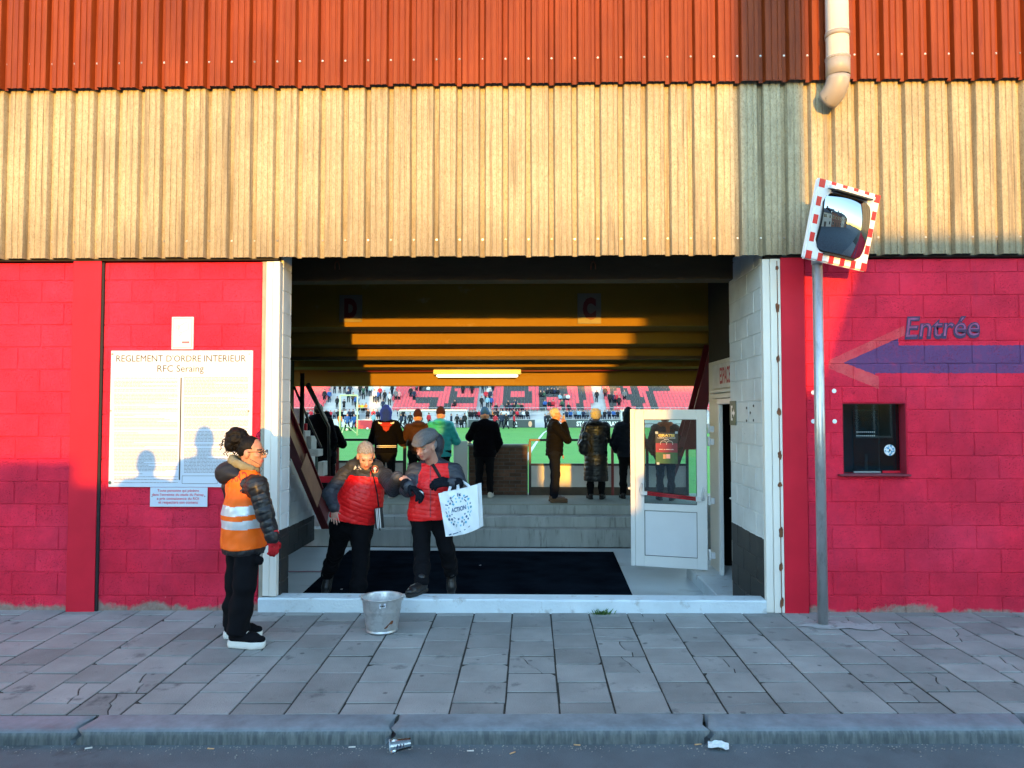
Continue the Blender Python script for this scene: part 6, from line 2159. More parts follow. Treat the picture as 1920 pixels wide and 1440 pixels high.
    S.cap(wrR + UP * .03, wrR - UP * .03, .046, .038, k=.01); nets_obj('glove', smooth2(S.mesh()), 'glove_red', P)
    S = SDF(.007, .012); add_hand(S, wrL, nz([.9, -.1, -.4]), nz([0, -.6, -.6]), 1, curl=.6, s=1.0, r0=.012)
    nets_obj('glove', smooth2(S.mesh()), 'glove_red', P)
    # hair pulled up into a curly bun
    r_, f_, u_ = head_axes(hf, hu); Ah = np.array([r_, f_, u_]); q = lambda x, y, z: hc + 1.01 * (x * r_ + y * f_ + z * u_)
    S = SDF(.006, .02)
    S.ell(q(0, -.022, .036), 1.01 * np.array([.080, .092, .094]), Ah)
    S.cut(q(0, .066, .055), f_ * .8 - u_ * .62)
    S.cut(q(0, .02, -.02), nz(f_ * .35 - u_ * .9))
    S.sub_ell(q(.080, .008, -.018), [.03, .03, .045], Ah, k=.012); S.sub_ell(q(-.080, .008, -.018), [.03, .03, .045], Ah, k=.012)
    bun = A(443, 820, Yc)
    S.ell(bun, [.080, .08, .078]); S.ell(bun + np.array([-.035, 0, -.055]), [.055, .06, .06]); S.ell(bun + np.array([.03, 0, .02]), [.05, .05, .045])
    V, F = S.mesh(); V = smooth_verts(V, F, 1); Nn = vnormals(V, F); d = np.linalg.norm(V - bun, axis=1)
    V = V + Nn * (np.clip(1.4 - d / .08, .12, 1) * (.010 * wob(V, 70, 0, 6) + .006 * wob(V, 150, 4, 12)))[:, None]
    nets_obj('hair', (V, F), 'hair_black', P)
    b = MB(); rh = random.Random(8)
    for k in range(70):
        a = rh.uniform(0, 6.28); e = rh.uniform(-1.0, .9)
        o = Vector(bun) + Vector((.062 * math.cos(a) * math.cos(e), .062 * math.sin(a) * math.cos(e), .062 * math.sin(e))) + (Vector((-.04, 0, -.05)) if rh.random() < .55 else Vector((0, 0, 0)))
        pts = []; ph = rh.uniform(0, 6); rad = rh.uniform(.005, .010); dr = (o - Vector(bun)).normalized() * rh.uniform(.004, .010)
        for j in range(14):
            pts.append(o + dr * j * .4 + Vector((rad * math.cos(ph + j * .9), rad * math.sin(ph + j * .9), -.0035 * j)))
        b.tube(pts[:9], .0034, 5)
    b.build('curls', 'hair_black', P, kind='stuff')
    # glasses
    g = empty('glasses', (0, 0, 0), parent=P)
    for e in (-1, 1):
        b = MB(); pts = []
        for k in range(17):
            a = 2 * math.pi * k / 16; pts.append(q(e * .032 + .024 * math.cos(a), .112 - .004 * abs(math.cos(a)), .002 + .019 * math.sin(a)))
        b.tube(pts, .0028, 6); b.build('rim', 'glasses_black', g)
        b = MB(); b.add([Vector(p) for p in pts[:-1]], [list(range(16))]); b.build('lens', 'lens', g)
        b = MB(); b.tube([q(e * .056, .108, .008), q(e * .076, .06, .008), q(e * .080, -.005, .004), q(e * .076, -.025, -.012)], .0026, 6); b.build('temple', 'glasses_black', g)
    b = MB(); b.tube([q(-.009, .115, .004), q(0, .118, .008), q(.009, .115, .004)], .0024, 6); b.build('bridge', 'glasses_black', g)
    b = MB(); b.tube([q(.07, .02, -.045), q(.055, .09, -.085), q(.04, .115, -.12), q(.03, .09, -.15)], .0012, 5); b.build('earpiece_wire', 'glasses_black', P)

def smooth2(VF, it=1):
    V, F = VF; return smooth_verts(V, F, it), F

mat('tweed', (.115, .115, .12), .95, .5, 260, .6, 300); mat('patch_white', (.80, .80, .80), .6); mat('crest_red', (.55, .01, .02), .6); mat('crest_gold', (.60, .42, .14), .6); mat('zip_red', (.45, .02, .03), .5); cloth_mat('strap_black', (.012, .012, .013), .7, .3, 300)
mat('tissue_white', (.80, .80, .80), .8)

def club_prints(bv, P, logo, crest, k=1.0):
    lx, ly = logo; s = k
    # two seated figures back to back, as the white sportswear mark
    fig = [[(-8, 5), (-6, 0), (-4.2, -3.4), (-2.4, -1), (-.2, 5), (-2.4, 5), (-3.6, 2), (-5, 5)], [(.2, 5), (1.4, 0), (3.2, -5.2), (5.4, -1.2), (9, 5), (6, 5), (4.4, 1.6), (2.6, 5)]]
    print_on('logo', bv, [[(lx + x * s, ly + y * s) for x, y in p] for p in fig], 'patch_white', P)
    cx, cy = crest
    circ = lambda r, ry, n=14, ox=0, oy=0: [(cx + ox + r * s * math.cos(2*math.pi*i/n), cy + oy + ry * s * math.sin(2*math.pi*i/n)) for i in range(n)]
    print_on('crest', bv, [circ(7.6, 8.4)], 'crest_gold', P, .0022)
    print_on('crest', bv, [circ(6.6, 7.2)], 'crest_red', P, .0032)
    print_on('crest', bv, [circ(3.2, 3.6, oy=-1.5), circ(1.5, 2.8, oy=3.5)], 'patch_white', P, .0042)

def couple():
    # ---------------------------------------------------------- man with the flat cap
    Yc = .55
    P = empty('person', (W(790, 1110, .1).x, .1, Z_SILL), 'person in a grey flat cap and red and slate padded jacket stepping over the threshold', 'person')
    hc = A(799, 836, .40); hf = nz([-.50, -.78, -.36]); hu = nz([-.10, -.35, .93])
    C0, C1, C2 = A(815, 886, .57), A(808, 925, .53), A(804, 962, .52)
    ft = nz([-.12, -.99, 0]); rt = nz([-.99, .12, 0])
    shR, elR, wrR = A(778, 884, .56), A(764, 918, .42), A(768, 912, .20)
    shL, elL, wrL = A(852, 884, .58), A(868, 922, .44), A(848, 906, .22)
    J = dict(hipR=A(790, 968, .52), hipL=A(820, 968, .55), kneeR=A(791, 1036, .36), kneeL=A(838, 1030, .50), ankR=A(790, 1092, .17), ankL=A(846, 1074, .70), pelvis=A(804, 958, .53))
    S = SDF(.006, .02); add_head(S, hc, hf, hu, 1.03, 1.06)
    S.cap(hc - hu * .05 - hf * .02, C0 + UP * .03, .056, .065, k=.03)
    S.cap(C0, C2 + UP * .05, .12, .09, k=.04, sq=(ft, 1.25)); S.cap(shR, shL, .06, .06, k=.04)
    S.chain([shR, elR, wrR], [.05, .042, .03]); S.chain([shL, elL, wrL], [.05, .042, .03])
    for e in 'LR': S.chain([J['hip' + e], J['knee' + e], J['ank' + e]], [.065, .055, .042], k=.03)
    hdR, hdL = nz([.72, -.55, -.30]), nz([-.95, -.25, .10])
    for wq, d in ((wrR, hdR), (wrL, hdL)): S.cap(wq, wq + d * .07, .016, .018, k=.01)
    VF = S.mesh(); V, F = VF; mi = face_index(V[F].mean(1), hc, hf, hu, 1.03)
    nets_obj('body', VF, ['skin_fair', 'lips', 'brow_grey', 'eye_dark'], P, mi)
    def jacket(C, widths, sh, arms, hood, hem, split, P, ftx, cell=.007):
        S = SDF(cell, .03)
        for i in range(len(C) - 1): S.cap(C[i], C[i+1], widths[i], widths[i+1], k=.05, sq=(ftx, 1.22), tg=0)
        S.cap(sh[0] * .9 + sh[1] * .1, sh[1] * .9 + sh[0] * .1, .085, .085, k=.05, tg=3)
        for t_, (a, e_, w_) in arms.items(): S.chain([a, e_, w_], [.082, .070, .056], k=.025, tg=t_)
        for (c, r) in hood: S.ell(c, r, k=.035, tg=4)
        S.cut(hem[0], hem[1])
        VF = S.mesh()
        V, F, tg = quilt(VF, S, None, {t_: (a, w_) for t_, (a, e_, w_) in arms.items()}, .0042, .046, .007, .005, axis=nz(C[0] - C[-1]))
        cen = V[F].mean(1); fg = S.near(cen)
        red = (fg == 0) & (((cen - split[0]) @ split[1]) < 0)
        o = nets_obj('jacket', (V, F), ['puffer_slate', 'puffer_red'], P, red.astype(int))
        return bvh_of((V, F))
    bv = jacket([C0 - UP * .02, C1, C2, C2 - UP * .04], [.168, .186, .190, .192], (shR, shL), {1: (shR, elR, wrR), 2: (shL, elL, wrL)},
                [(A(819, 832, .58), [.072, .085, .105]), (A(811, 846, .64), [.10, .085, .07]), (A(803, 855, .57), [.112, .11, .042])], (A(804, 973, .52), -UP + np.array([.05, 0, 0])), (A(810, 870, .4), UP), P, ft)
    club_prints(bv, P, (783, 858), (829, 858), .95)
    print_on('zip', bv, poly_grid(806, 852, 808.5, 970, 1, 30), 'zip_red', P, .003)
    strap('bag_strap', bv, [(799, 858), (812, 872), (827, 898)], .030, 'strap_black', P, .007)
    # cap: crown and peak
    r_, f_, u_ = head_axes(hf, hu); Ah = np.array([r_, f_, u_]); q = lambda x, y, z: hc + 1.02 * (x * r_ + y * f_ + z * u_)
    S = SDF(.006, .02)
    tilt = nz(f_ * .95 - u_ * .12); At = np.array([r_, tilt, nz(u_ + f_ * .12)])
    S.ell(q(0, -.005, .088), [.104, .130, .056], At); S.ell(q(0, -.045, .082), [.098, .095, .062], At); S.ell(q(0, .094, .062), [.078, .058, .015], At, k=.025)
    S.cut(q(0, -.04, .030), -At[2])
    nets_obj('flat_cap', creases(S.mesh(), .0025, 40, 90), 'tweed', P)
    S = SDF(.005, .01); S.ell(q(0, -.035, -.005), 1.02 * np.array([.0775, .082, .068]), Ah); S.cut(q(0, .012, 0), f_); S.sub_ell(q(.08, .0, -.014), [.03, .03, .04], Ah); S.sub_ell(q(-.08, .0, -.014), [.03, .03, .04], Ah)
    nets_obj('hair', smooth2(S.mesh()), 'hair_grey', P)
    # trousers, shoes, gloves
    S = legs_sdf(J, .008, (.098, .074, .062)); S.cut(J['ankR'] - UP * .02, -UP, (J['ankR'], .25)); S.cut(J['ankL'] + np.array([0, 0, -.01]), nz(J['ankL'] - J['kneeL']), (J['ankL'], .2))
    nets_obj('trousers', creases(S.mesh(), .007, 24, 55), 'trousers_black', P)
    a = J['ankR'].copy(); h = a[2] - Z_SILL; t_ = a + nz([-.42, -.9, -.1]) * .2
    shoe('shoe', a, t_, max(h, .07), P, 'leather_black', 'sole_black', sole_h=.02, laces='strap_black', high=.03)
    shoe('shoe', J['ankL'], J['ankL'] + nz([.02, -.25, -.95]) * .2, .085, P, 'leather_black', 'sole_black', sole_h=.02, laces='strap_black', high=.03)
    S = SDF(.0055, .012); add_hand(S, wrR, hdR, nz([.2, -.3, -.9]), 1, curl=.75, spread=.1, s=1.38, r0=.0125); S.cap(wrR - hdR * .05, wrR + hdR * .01, .054, .044, k=.01)
    nets_obj('glove', smooth2(S.mesh()), 'glove_black', P)
    S = SDF(.0055, .012); add_hand(S, wrL, hdL, nz([.1, .6, -.8]), 1, curl=.8, spread=.08, s=1.38, r0=.0125); S.cap(wrL - hdL * .05, wrL + hdL * .01, .054, .044, k=.01)
    nets_obj('glove', smooth2(S.mesh()), 'glove_black', P)
    tp = wrR + hdR * .115 + UP * .005
    b = MB(); rr = random.Random(3); vs = []
    for j in range(4):
        for i in range(6):
            vs.append(tuple(tp + np.array([.014 * i - .02, -.012 + .006 * math.sin(i * 2 + j), .012 * (1.5 - j) - .006 * i + rr.uniform(-.004, .004)])))
    b.add(vs, [(j*6+i, j*6+i+1, (j+1)*6+i+1, (j+1)*6+i) for j in range(3) for i in range(5)]); b.build('paper_tissue', 'tissue_white', label='white paper tissue held in the black glove of the person in the flat cap', cat='tissue')

    # ---------------------------------------------------------- person with short grey hair
    Yc = 1.12
    Q = empty('person', (W(665, 1110, .8).x, .8, ZF), 'person with short grey hair in a red padded jacket bending forward arm in arm', 'person')
    hc2 = A(686, 854, .92); hf2 = nz([.30, -.80, -.52]); hu2 = nz([.16, -.50, .85])
    D0, D1, D2 = A(690, 898, 1.10), A(676, 938, 1.10), A(659, 976, 1.12)
    ft2 = nz([.12, -.98, -.15])
    sR, eR, wR = A(648, 888, 1.14), A(617, 926, 1.08), A(627, 952, .97)
    sL, eL, wL = A(722, 892, 1.08), A(737, 918, .74), A(745, 894, .33)
    J2 = dict(hipR=A(642, 985, 1.18), hipL=A(676, 988, 1.12), kneeR=A(630, 1034, 1.34), kneeL=A(677, 1056, .98), ankR=A(613, 1078, 1.68), ankL=A(666, 1136, .80), pelvis=A(660, 972, 1.15))
    S = SDF(.006, .02); add_head(S, hc2, hf2, hu2, 1.08)
    S.cap(hc2 - hu2 * .05 - hf2 * .02, D0 + UP * .02, .056, .068, k=.03)
    S.cap(D0, D2 + UP * .06, .13, .09, k=.04, sq=(ft2, 1.2)); S.cap(sR, sL, .06, .06, k=.04)
    S.chain([sR, eR, wR], [.05, .042, .031]); S.chain([sL, eL, wL], [.05, .042, .031])
    for e in 'LR': S.chain([J2['hip' + e], J2['knee' + e], J2['ank' + e]], [.065, .055, .042], k=.03)
    d1, d2 = nz([.10, -.18, -.97]), nz([.93, -.28, -.22])
    add_hand(S, wR, d1, nz([.25, .9, 0]), -1, curl=.10, spread=.55, s=1.0, r0=.0088)
    add_hand(S, wL, d2, nz([-.1, .35, -.9]), -1, curl=.55, spread=.15, s=1.0, r0=.0090)
    VF = S.mesh(); V, F = VF; mi = face_index(V[F].mean(1), hc2, hf2, hu2, 1.08)
    nets_obj('body', VF, ['skin_pale', 'lips', 'brow_grey', 'eye_dark'], Q, mi); HV2 = VF
    hemn = nz(np.array([-.20, 0, -1.0]))
    sp0 = A(688, 895, .9)
    bv2 = jacket([D0 - UP * .01, D1, D2, D2 + (D2 - D1) * .30], [.182, .225, .222, .218], (sR, sL), {1: (sR, eR, wR), 2: (sL, eL, wL)},
                 [(A(690, 880, 1.06), [.13, .12, .045]), (A(664, 872, 1.12), [.085, .08, .065]), (A(704, 872, 1.12), [.075, .08, .06]), (A(684, 866, 1.20), [.13, .07, .085])], (A(660, 980, 1.0), hemn), (sp0, nz([.06, 0, 1])), Q, ft2)
    club_prints(bv2, Q, (670, 876), (703, 880), .9)
    print_on('zip', bv2, poly_grid(694, 884, 696, 905, 1, 8), 'zip_red', Q, .003)
    r_, f_, u_ = head_axes(hf2, hu2); Ah = np.array([r_, f_, u_]); q = lambda x, y, z: hc2 + 1.08 * (x * r_ + y * f_ + z * u_)
    nets_obj('hair', hair_shell(HV2, hc2, hf2, hu2, 1.08, .008), 'hair_grey', Q)
    S = legs_sdf(J2, .008, (.118, .084, .066)); S.cut(J2['ankR'] - UP * .02, nz(J2['ankR'] - J2['kneeR']), (J2['ankR'], .2))
    nets_obj('trousers', creases(S.mesh(), .008, 24, 55), 'trousers_black', Q)
    shoe('shoe', J2['ankR'], J2['ankR'] + nz([-.10, -.45, -.88]) * .2, .085, Q, 'leather_black', 'sole_black', sole_h=.02, laces='strap_black', high=.03)
    a = J2['ankL'].copy(); a[2] = ZF + .10; shoe('shoe', a, a + nz([-.1, -1, -.1]) * .2, .10, Q, 'leather_black', 'sole_black', sole_h=.02, high=.03)
    # small shoulder bag
    sb = empty('shoulder_bag', (W(709, 992, .9).x, .9, W(709, 992, .9).z), 'small black shoulder bag with pale stripes hung in front of the red jacket', 'bag')
    strap('strap', bv2, [(692, 872), (700, 893), (707, 925), (710, 950)], .012, 'strap_black', sb, .006)
    Ys = bv2.ray_cast(CAM, cam_ray(705, 965))[0]
    Ys = (Ys.y if Ys else .9) - .035
    c0, c1 = A(709, 952, Ys), A(712, 990, Ys); up_ = nz(c0 - c1); sx = nz(np.array([1, .35, 0])); sx = nz(sx - (sx @ up_) * up_); dn = np.cross(sx, up_)
    hgt = np.linalg.norm(c0 - c1) / 2; m0 = (c0 + c1) / 2
    b = MB(); b.obox(m0, sx * .042, dn * .028, up_ * hgt); b.build('pouch', 'leather_black', sb)
    for k, (o, wd) in enumerate(((-.026, .004), (-.012, .004), (.006, .005))):
        b = MB(); b.obox(m0 + sx * o + dn * (-.030 if dn[1] > 0 else .030), sx * wd, dn * .0015, up_ * hgt * .97); b.build('stripe', 'patch_white', sb)
    b = MB(); b.tube([c1, c1 - UP * .012, c1 - UP * .025 + sx * .006], .006, 6); b.build('tassel', 'strap_black', sb)

    # ---------------------------------------------------------- shopping bag on the forearm
    mat('bag_white', (.70, .76, .80), .42, .04, 6, .12, 30); mat('bag_blue', (.03, .10, .22), .5); mat('bag_cyan', (.10, .42, .60), .5); mat('bag_teal', (.10, .30, .36), .5)
    g = empty('shopping_bag', tuple(W(865, 1000, .12)), 'white shopping bag printed ACTION in a ring of blue marks, hung on a forearm', 'bag')
    YF = .08
    TL, TR, BR, BL = [Vector(A(*p, y)) for p, y in (((822, 925), YF), ((895, 908), YF + .03), ((899, 990), YF + .02), ((836, 1006), YF - .02))]
    def fp(u, v, bulge=1.0):
        p = (TL * (1-u) + TR * u) * (1-v) + (BL * (1-u) + BR * u) * v
        return p + Vector((0, -.022 * bulge * math.sin(math.pi * u) * (.3 + .7 * math.sin(math.pi * min(1, v * .9))) + .006 * math.sin(9 * u + 5 * v) + .004 * math.sin(21 * u - 13 * v), -.018 * math.sin(math.pi * u) * v - .008 * math.sin(math.pi * u) * (1 - v)))
    n = 16
    b = MB(); vs = [fp(i/n, j/n) for j in range(n+1) for i in range(n+1)]
    fs = [(j*(n+1)+i, j*(n+1)+i+1, (j+1)*(n+1)+i+1, (j+1)*(n+1)+i) for j in range(n) for i in range(n)]
    back = Vector((.03, .075, .006))
    vb = [fp(i/n, j/n, -.6) + back for j in range(n+1) for i in range(n+1)]
    b.add(vs, fs, 0, True); b.add(vb, fs, 0, True)
    def strip(pa, pb, fold):
        k = len(pa); mid = [(x + y) / 2 + fold for x, y in zip(pa, pb)]
        b.add(pa + mid + pb, [(i, i+1, k+i+1, k+i) for i in range(k-1)] + [(k+i, k+i+1, 2*k+i+1, 2*k+i) for i in range(k-1)], 0, False)
    R_ = lambda L, i: [L[j*(n+1)+i] for j in range(n+1)]
    strip(R_(vs, n), R_(vb, n), Vector((-.012, 0, 0))); strip(R_(vs, 0), R_(vb, 0), Vector((.012, 0, 0))); strip(vs[-(n+1):], vb[-(n+1):], Vector((0, 0, -.004)))
    b.build('sack', 'bag_white', g)
    def bq(u, v, off=.003): return fp(u, v) + Vector((0, -off, 0))
    # handles over the forearm
    tops = [Vector(wrL * .55 + elL * .45) + Vector((-.02 + .03 * k, -.01, .068)) for k in range(2)]
    for k, (ua, ub, o) in enumerate(((.26, .52, Vector((0, 0, 0))), (.40, .70, back))):
        pa, pb = fp(ua, .02) + o, fp(ub, .0) + o; tp = tops[k]
        pts = [pa + Vector((0, 0, -.03)), pa, pa * .4 + tp * .6 + Vector((-.012, -.02, .0)), tp + Vector((-.01, -.012, -.004)), tp + Vector((.008, .0, .002)), pb * .35 + tp * .65 + Vector((.014, -.014, 0)), pb, pb + Vector((0, 0, -.03))]
        # rounded path
        P3 = []
        for i in range(len(pts) - 1):
            for t_ in (0, .25, .5, .75): P3.append(pts[i] * (1-t_) + pts[i+1] * t_)
        P3.append(pts[-1])
        for _ in range(4): P3 = [P3[0]] + [(P3[i-1] + 2*P3[i] + P3[i+1]) / 4 for i in range(1, len(P3)-1)] + [P3[-1]]
        hb = MB(); vv = []
        for i, p in enumerate(P3):
            t_ = (P3[min(i+1, len(P3)-1)] - P3[max(i-1, 0)]).normalized(); s_ = t_.cross(Vector((0, -1, .15))).normalized() * .0125; nn = t_.cross(s_).normalized() * .0015
            vv += [p - s_ - nn, p + s_ - nn, p + s_ + nn, p - s_ + nn]
        hb.add(vv, [(i*4+j, i*4+(j+1) % 4, (i+1)*4+(j+1) % 4, (i+1)*4+j) for i in range(len(P3)-1) for j in range(4)], 0, True); hb.build('handle', 'bag_white', g)
    # print: the word and the ring of little marks
    me = text_mesh('ACTION', 1.0, .035); nn_ = len(me.vertices); co = np.empty(nn_*3); me.vertices.foreach_get('co', co); co = co.reshape(-1, 3)
    x0, x1, y0, y1 = co[:, 0].min(), co[:, 0].max(), co[:, 1].min(), co[:, 1].max()
    out = [bq(.27 + .40 * (x - x0)/(x1 - x0), .475 - .105 * (y - y0)/(y1 - y0)) for x, y, _ in co]
    me.vertices.foreach_set('co', np.array([v[:] for v in out]).ravel()); me.update(); put('lettering', me, 'bag_blue', g)
    rb = random.Random(12); marks = {'bag_blue': MB(), 'bag_cyan': MB(), 'bag_teal': MB()}
    for ring, cnt in ((.335, 24), (.265, 18), (.195, 11)):
        for k in range(cnt):
            a = 2 * math.pi * k / cnt + rb.uniform(-.05, .05)
            u, v = .465 + ring * math.cos(a), .45 + ring * 1.02 * math.sin(a)
            if abs(v - .425) < .085 and abs(u - .47) < .24: continue
            m_ = marks[rb.choice(['bag_blue', 'bag_blue', 'bag_cyan', 'bag_cyan', 'bag_teal'])]; sz = rb.uniform(.022, .034); t0 = rb.uniform(0, 3); kind = rb.randrange(4)
            if kind == 0: sh_ = [(sz * math.cos(t0 + i * .785), sz * math.sin(t0 + i * .785)) for i in range(8)]
            elif kind == 1: sh_ = [(x * math.cos(t0) - y * math.sin(t0), x * math.sin(t0) + y * math.cos(t0)) for x, y in ((-sz * 1.3, -sz * .4), (sz * 1.3, -sz * .4), (sz * 1.3, sz * .4), (-sz * 1.3, sz * .4))]
            elif kind == 2: sh_ = [(x * math.cos(t0) - y * math.sin(t0), x * math.sin(t0) + y * math.cos(t0)) for x, y in ((-sz, -sz), (sz, -sz * .6), (sz * .3, 0), (sz, sz * .7), (-sz * .8, sz))]
            else: sh_ = [(sz * (1 if i % 2 else .45) * math.cos(t0 + i * .628), sz * (1 if i % 2 else .45) * math.sin(t0 + i * .628)) for i in range(10)]
            m_.add([bq(u + x, v + y, .0032) for x, y in sh_], [list(range(len(sh_)))])
    for k, m_ in marks.items(): m_.build('printed_marks', k, g, kind='stuff')
    hb = MB()
    for (u0, u1, v0, v1) in ((.10, .18, .955, .985), (.22, .38, .945, .965), (.42, .60, .915, .935), (.68, .74, .87, .885)): hb.add([bq(u0, v0), bq(u1, v0 - .02), bq(u1, v1 - .02), bq(u0, v1)], [(0, 1, 2, 3)])
    hb.build('printed_marks', 'bag_blue', g, kind='stuff')
guard()
couple()
# ================================================================== people on the landing
def stand(base, yaw, h, pose='pocket', lean=0.0, wide=1.0):
    f = np.array([math.cos(yaw), math.sin(yaw), 0]); r = np.array([math.sin(yaw), -math.cos(yaw), 0]); b = np.array(base, float)
    q = lambda x, y, z: b + x * r * wide + (y + lean * max(0, z / h - .5)) * f + np.array([0, 0, z])
    J = dict(f=f, r=r, head=q(0, .02, .925 * h), neck=q(0, -.005, .85 * h), chest=q(0, 0, .77 * h), belly=q(0, .01, .63 * h), pelvis=q(0, 0, .54 * h))
    for e, s in (('L', -1), ('R', 1)):
        J['sh' + e] = q(s * .165, -.005, .805 * h); J['hip' + e] = q(s * .085, 0, .51 * h); J['knee' + e] = q(s * .095, .02, .28 * h); J['ank' + e] = q(s * .10, -.01, .055 * h); J['toe' + e] = q(s * .13, .16, .03)
        if pose == 'pocket': J['el' + e], J['wr' + e] = q(s * .26, -.06, .62 * h), q(s * .21, .10, .53 * h)
        elif pose == 'rail': J['el' + e], J['wr' + e] = q(s * .27, .14, .63 * h), q(s * .12, .36, .62 * h)
        elif pose == 'phone': J['el' + e], J['wr' + e] = (q(s * .27, .12, .68 * h), q(s * .12, .24, .83 * h)) if s < 0 else (q(s * .25, -.02, .62 * h), q(s * .20, .12, .52 * h))
        elif pose == 'mouth': J['el' + e], J['wr' + e] = (q(s * .20, .20, .66 * h), q(s * .05, .17, .82 * h)) if s > 0 else (q(s * .25, -.02, .62 * h), q(s * .2, .12, .53 * h))
        else: J['el' + e], J['wr' + e] = q(s * .24, -.03, .62 * h), q(s * .25, .03, .48 * h)
    return J

def dressed(name, label, px, py_top, Y, yaw, coat='puffer_black', puffer=True, length=.46, legs='trousers_black', shoes='leather_black', sole='sole_black', head='hair', hmat='hair_brown', pose='pocket', skin='skin_fair', size=1.0, lean=0.0, hood=None, cell=.011, group='people at the landing rail', zb=None, hs=1.0, turn=0.0, long_coat=False):
    zb = Z_LAND if zb is None else zb
    x = WX(px, Y); h = (W(px, py_top, Y).z - zb) / 1.0
    P = empty(name, (x, Y, zb), label, 'person', group)
    J = stand((x, Y, zb), yaw, h, pose, lean); f, r = J['f'], J['r']
    hy = yaw + turn; hf = np.array([math.cos(hy), math.sin(hy), -.05]); hu = UP
    s = h / 1.7 * hs
    S = SDF(cell * .75, .02); add_head(S, J['head'], hf, hu, s); S.cap(J['head'] - UP * .05, J['neck'] - UP * .03, .055 * s, .06 * s, k=.03)
    S.cap(J['chest'], J['pelvis'], .11 * s, .10 * s, k=.04, sq=(f, 1.3)); S.cap(J['shL'], J['shR'], .055, .055, k=.04)
    for e in 'LR':
        S.chain([J['sh' + e], J['el' + e], J['wr' + e]], [.045, .038, .028]); S.chain([J['hip' + e], J['knee' + e], J['ank' + e]], [.075, .05, .038], k=.03)
        d = nz(J['wr' + e] - J['el' + e])
        if pose in ('phone', 'mouth', 'rail'): add_hand(S, J['wr' + e], d, nz(np.array([0, 0, -1.0]) + .2 * r), 1 if e == 'L' else -1, curl=.6, s=.95, r0=.010)
    VF = S.mesh(); V, F = VF; mi = face_index(V[F].mean(1), J['head'], hf, hu, s)
    nets_obj('body', VF, [skin, 'lips', 'brow_grey', 'eye_dark'], P, mi)
    w_ = .178 * s * size
    S = SDF(cell, .03)
    hemz = zb + h * length
    hem = J['pelvis'].copy(); hem[2] = hemz - .03
    S.cap(J['chest'], J['belly'], w_ * .98, w_ * 1.05, k=.05, sq=(f, 1.3)); S.cap(J['belly'], hem, w_ * 1.05, w_ * (1.10 if not long_coat else 1.18), k=.05, sq=(f, 1.22)); S.cap(J['shL'], J['shR'], .08, .08, k=.05)
    S.cap(J['chest'], J['neck'] + UP * .0, .10, .075 * s, k=.04)
    for t_, e in ((1, 'L'), (2, 'R')): S.chain([J['sh' + e], J['el' + e], J['wr' + e]], [.078 * size, .068 * size, .054], k=.025, tg=t_)
    if hood == 'down': S.ell(J['neck'] - f * .07 + UP * .0, [.12, .12, .06], k=.03, tg=4)
    S.cut((0, 0, hemz), -UP)
    VF = S.mesh()
    V, F, tg = quilt(VF, S, None, {1: (J['shL'], J['wrL']), 2: (J['shR'], J['wrR'])}, .008 if puffer else .0, .085 if puffer else .2, .012, .006)
    nets_obj('coat', (V, F), coat, P); bv = bvh_of((V, F))
    S = legs_sdf(J, cell, (.092 * size, .066, .056)); S.cut((0, 0, zb + .07), -UP)
    nets_obj('trousers', creases(S.mesh(), .006, 24, 55), legs, P)
    for e in 'LR':
        shoe('shoe', J['ank' + e], J['toe' + e] + np.array([0, 0, .02]), J['ank' + e][2] - zb, P, shoes, sole, cell=cell * .7, sole_h=.024)
    rr, ff, uu = head_axes(hf, hu); Ah = np.array([rr, ff, uu]); q = lambda a, b_, c: J['head'] + s * (a * rr + b_ * ff + c * uu)
    S = SDF(cell * .7, .015)
    if head == 'hair':
        S.ell(q(0, -.018, .034), s * np.array([.081, .098, .096]), Ah); S.cut(q(0, .062, .055), nz(ff * .75 - uu * .66)); S.cut(q(0, -.01, -.05), nz(ff * .3 - uu)); S.sub_ell(q(.084, .01, -.014), [.03, .03, .042], Ah); S.sub_ell(q(-.084, .01, -.014), [.03, .03, .042], Ah)
        nm = 'hair'; am = .003
    elif head == 'fluffy':
        S.ell(q(0, -.03, .032), s * np.array([.098, .108, .110]), Ah); S.cut(q(0, .06, .04), nz(ff * .8 - uu * .6)); nm = 'hair'; am = .009
    elif head == 'beanie':
        S.ell(q(0, -.010, .060), s * np.array([.090, .106, .092]), Ah); S.ell(q(0, -.014, .118), s * np.array([.06, .07, .06]), Ah, k=.03); S.cut(q(0, 0, .012), -uu); nm = 'hat'; am = .002
    else:                                  # hood up
        S.ell(q(0, -.03, .03), s * np.array([.112, .118, .130]), Ah); S.cap(q(0, -.04, -.08), J['neck'] - UP * .03, .10 * s, .10 * s, k=.04); S.ell(q(0, -.03, .13), s * np.array([.05, .07, .05]), Ah, k=.04); S.sub_ell(q(0, .12, -.01), s * np.array([.075, .08, .10]), Ah, k=.02); nm = 'hood'; am = .004
    V, F = S.mesh(); V = smooth_verts(V, F, 1); V = V + vnormals(V, F) * (am * wob(V, 45 if am < .008 else 90, 0, 8))[:, None]
    nets_obj(nm, (V, F), hmat, P)
    return P, bv, J, q

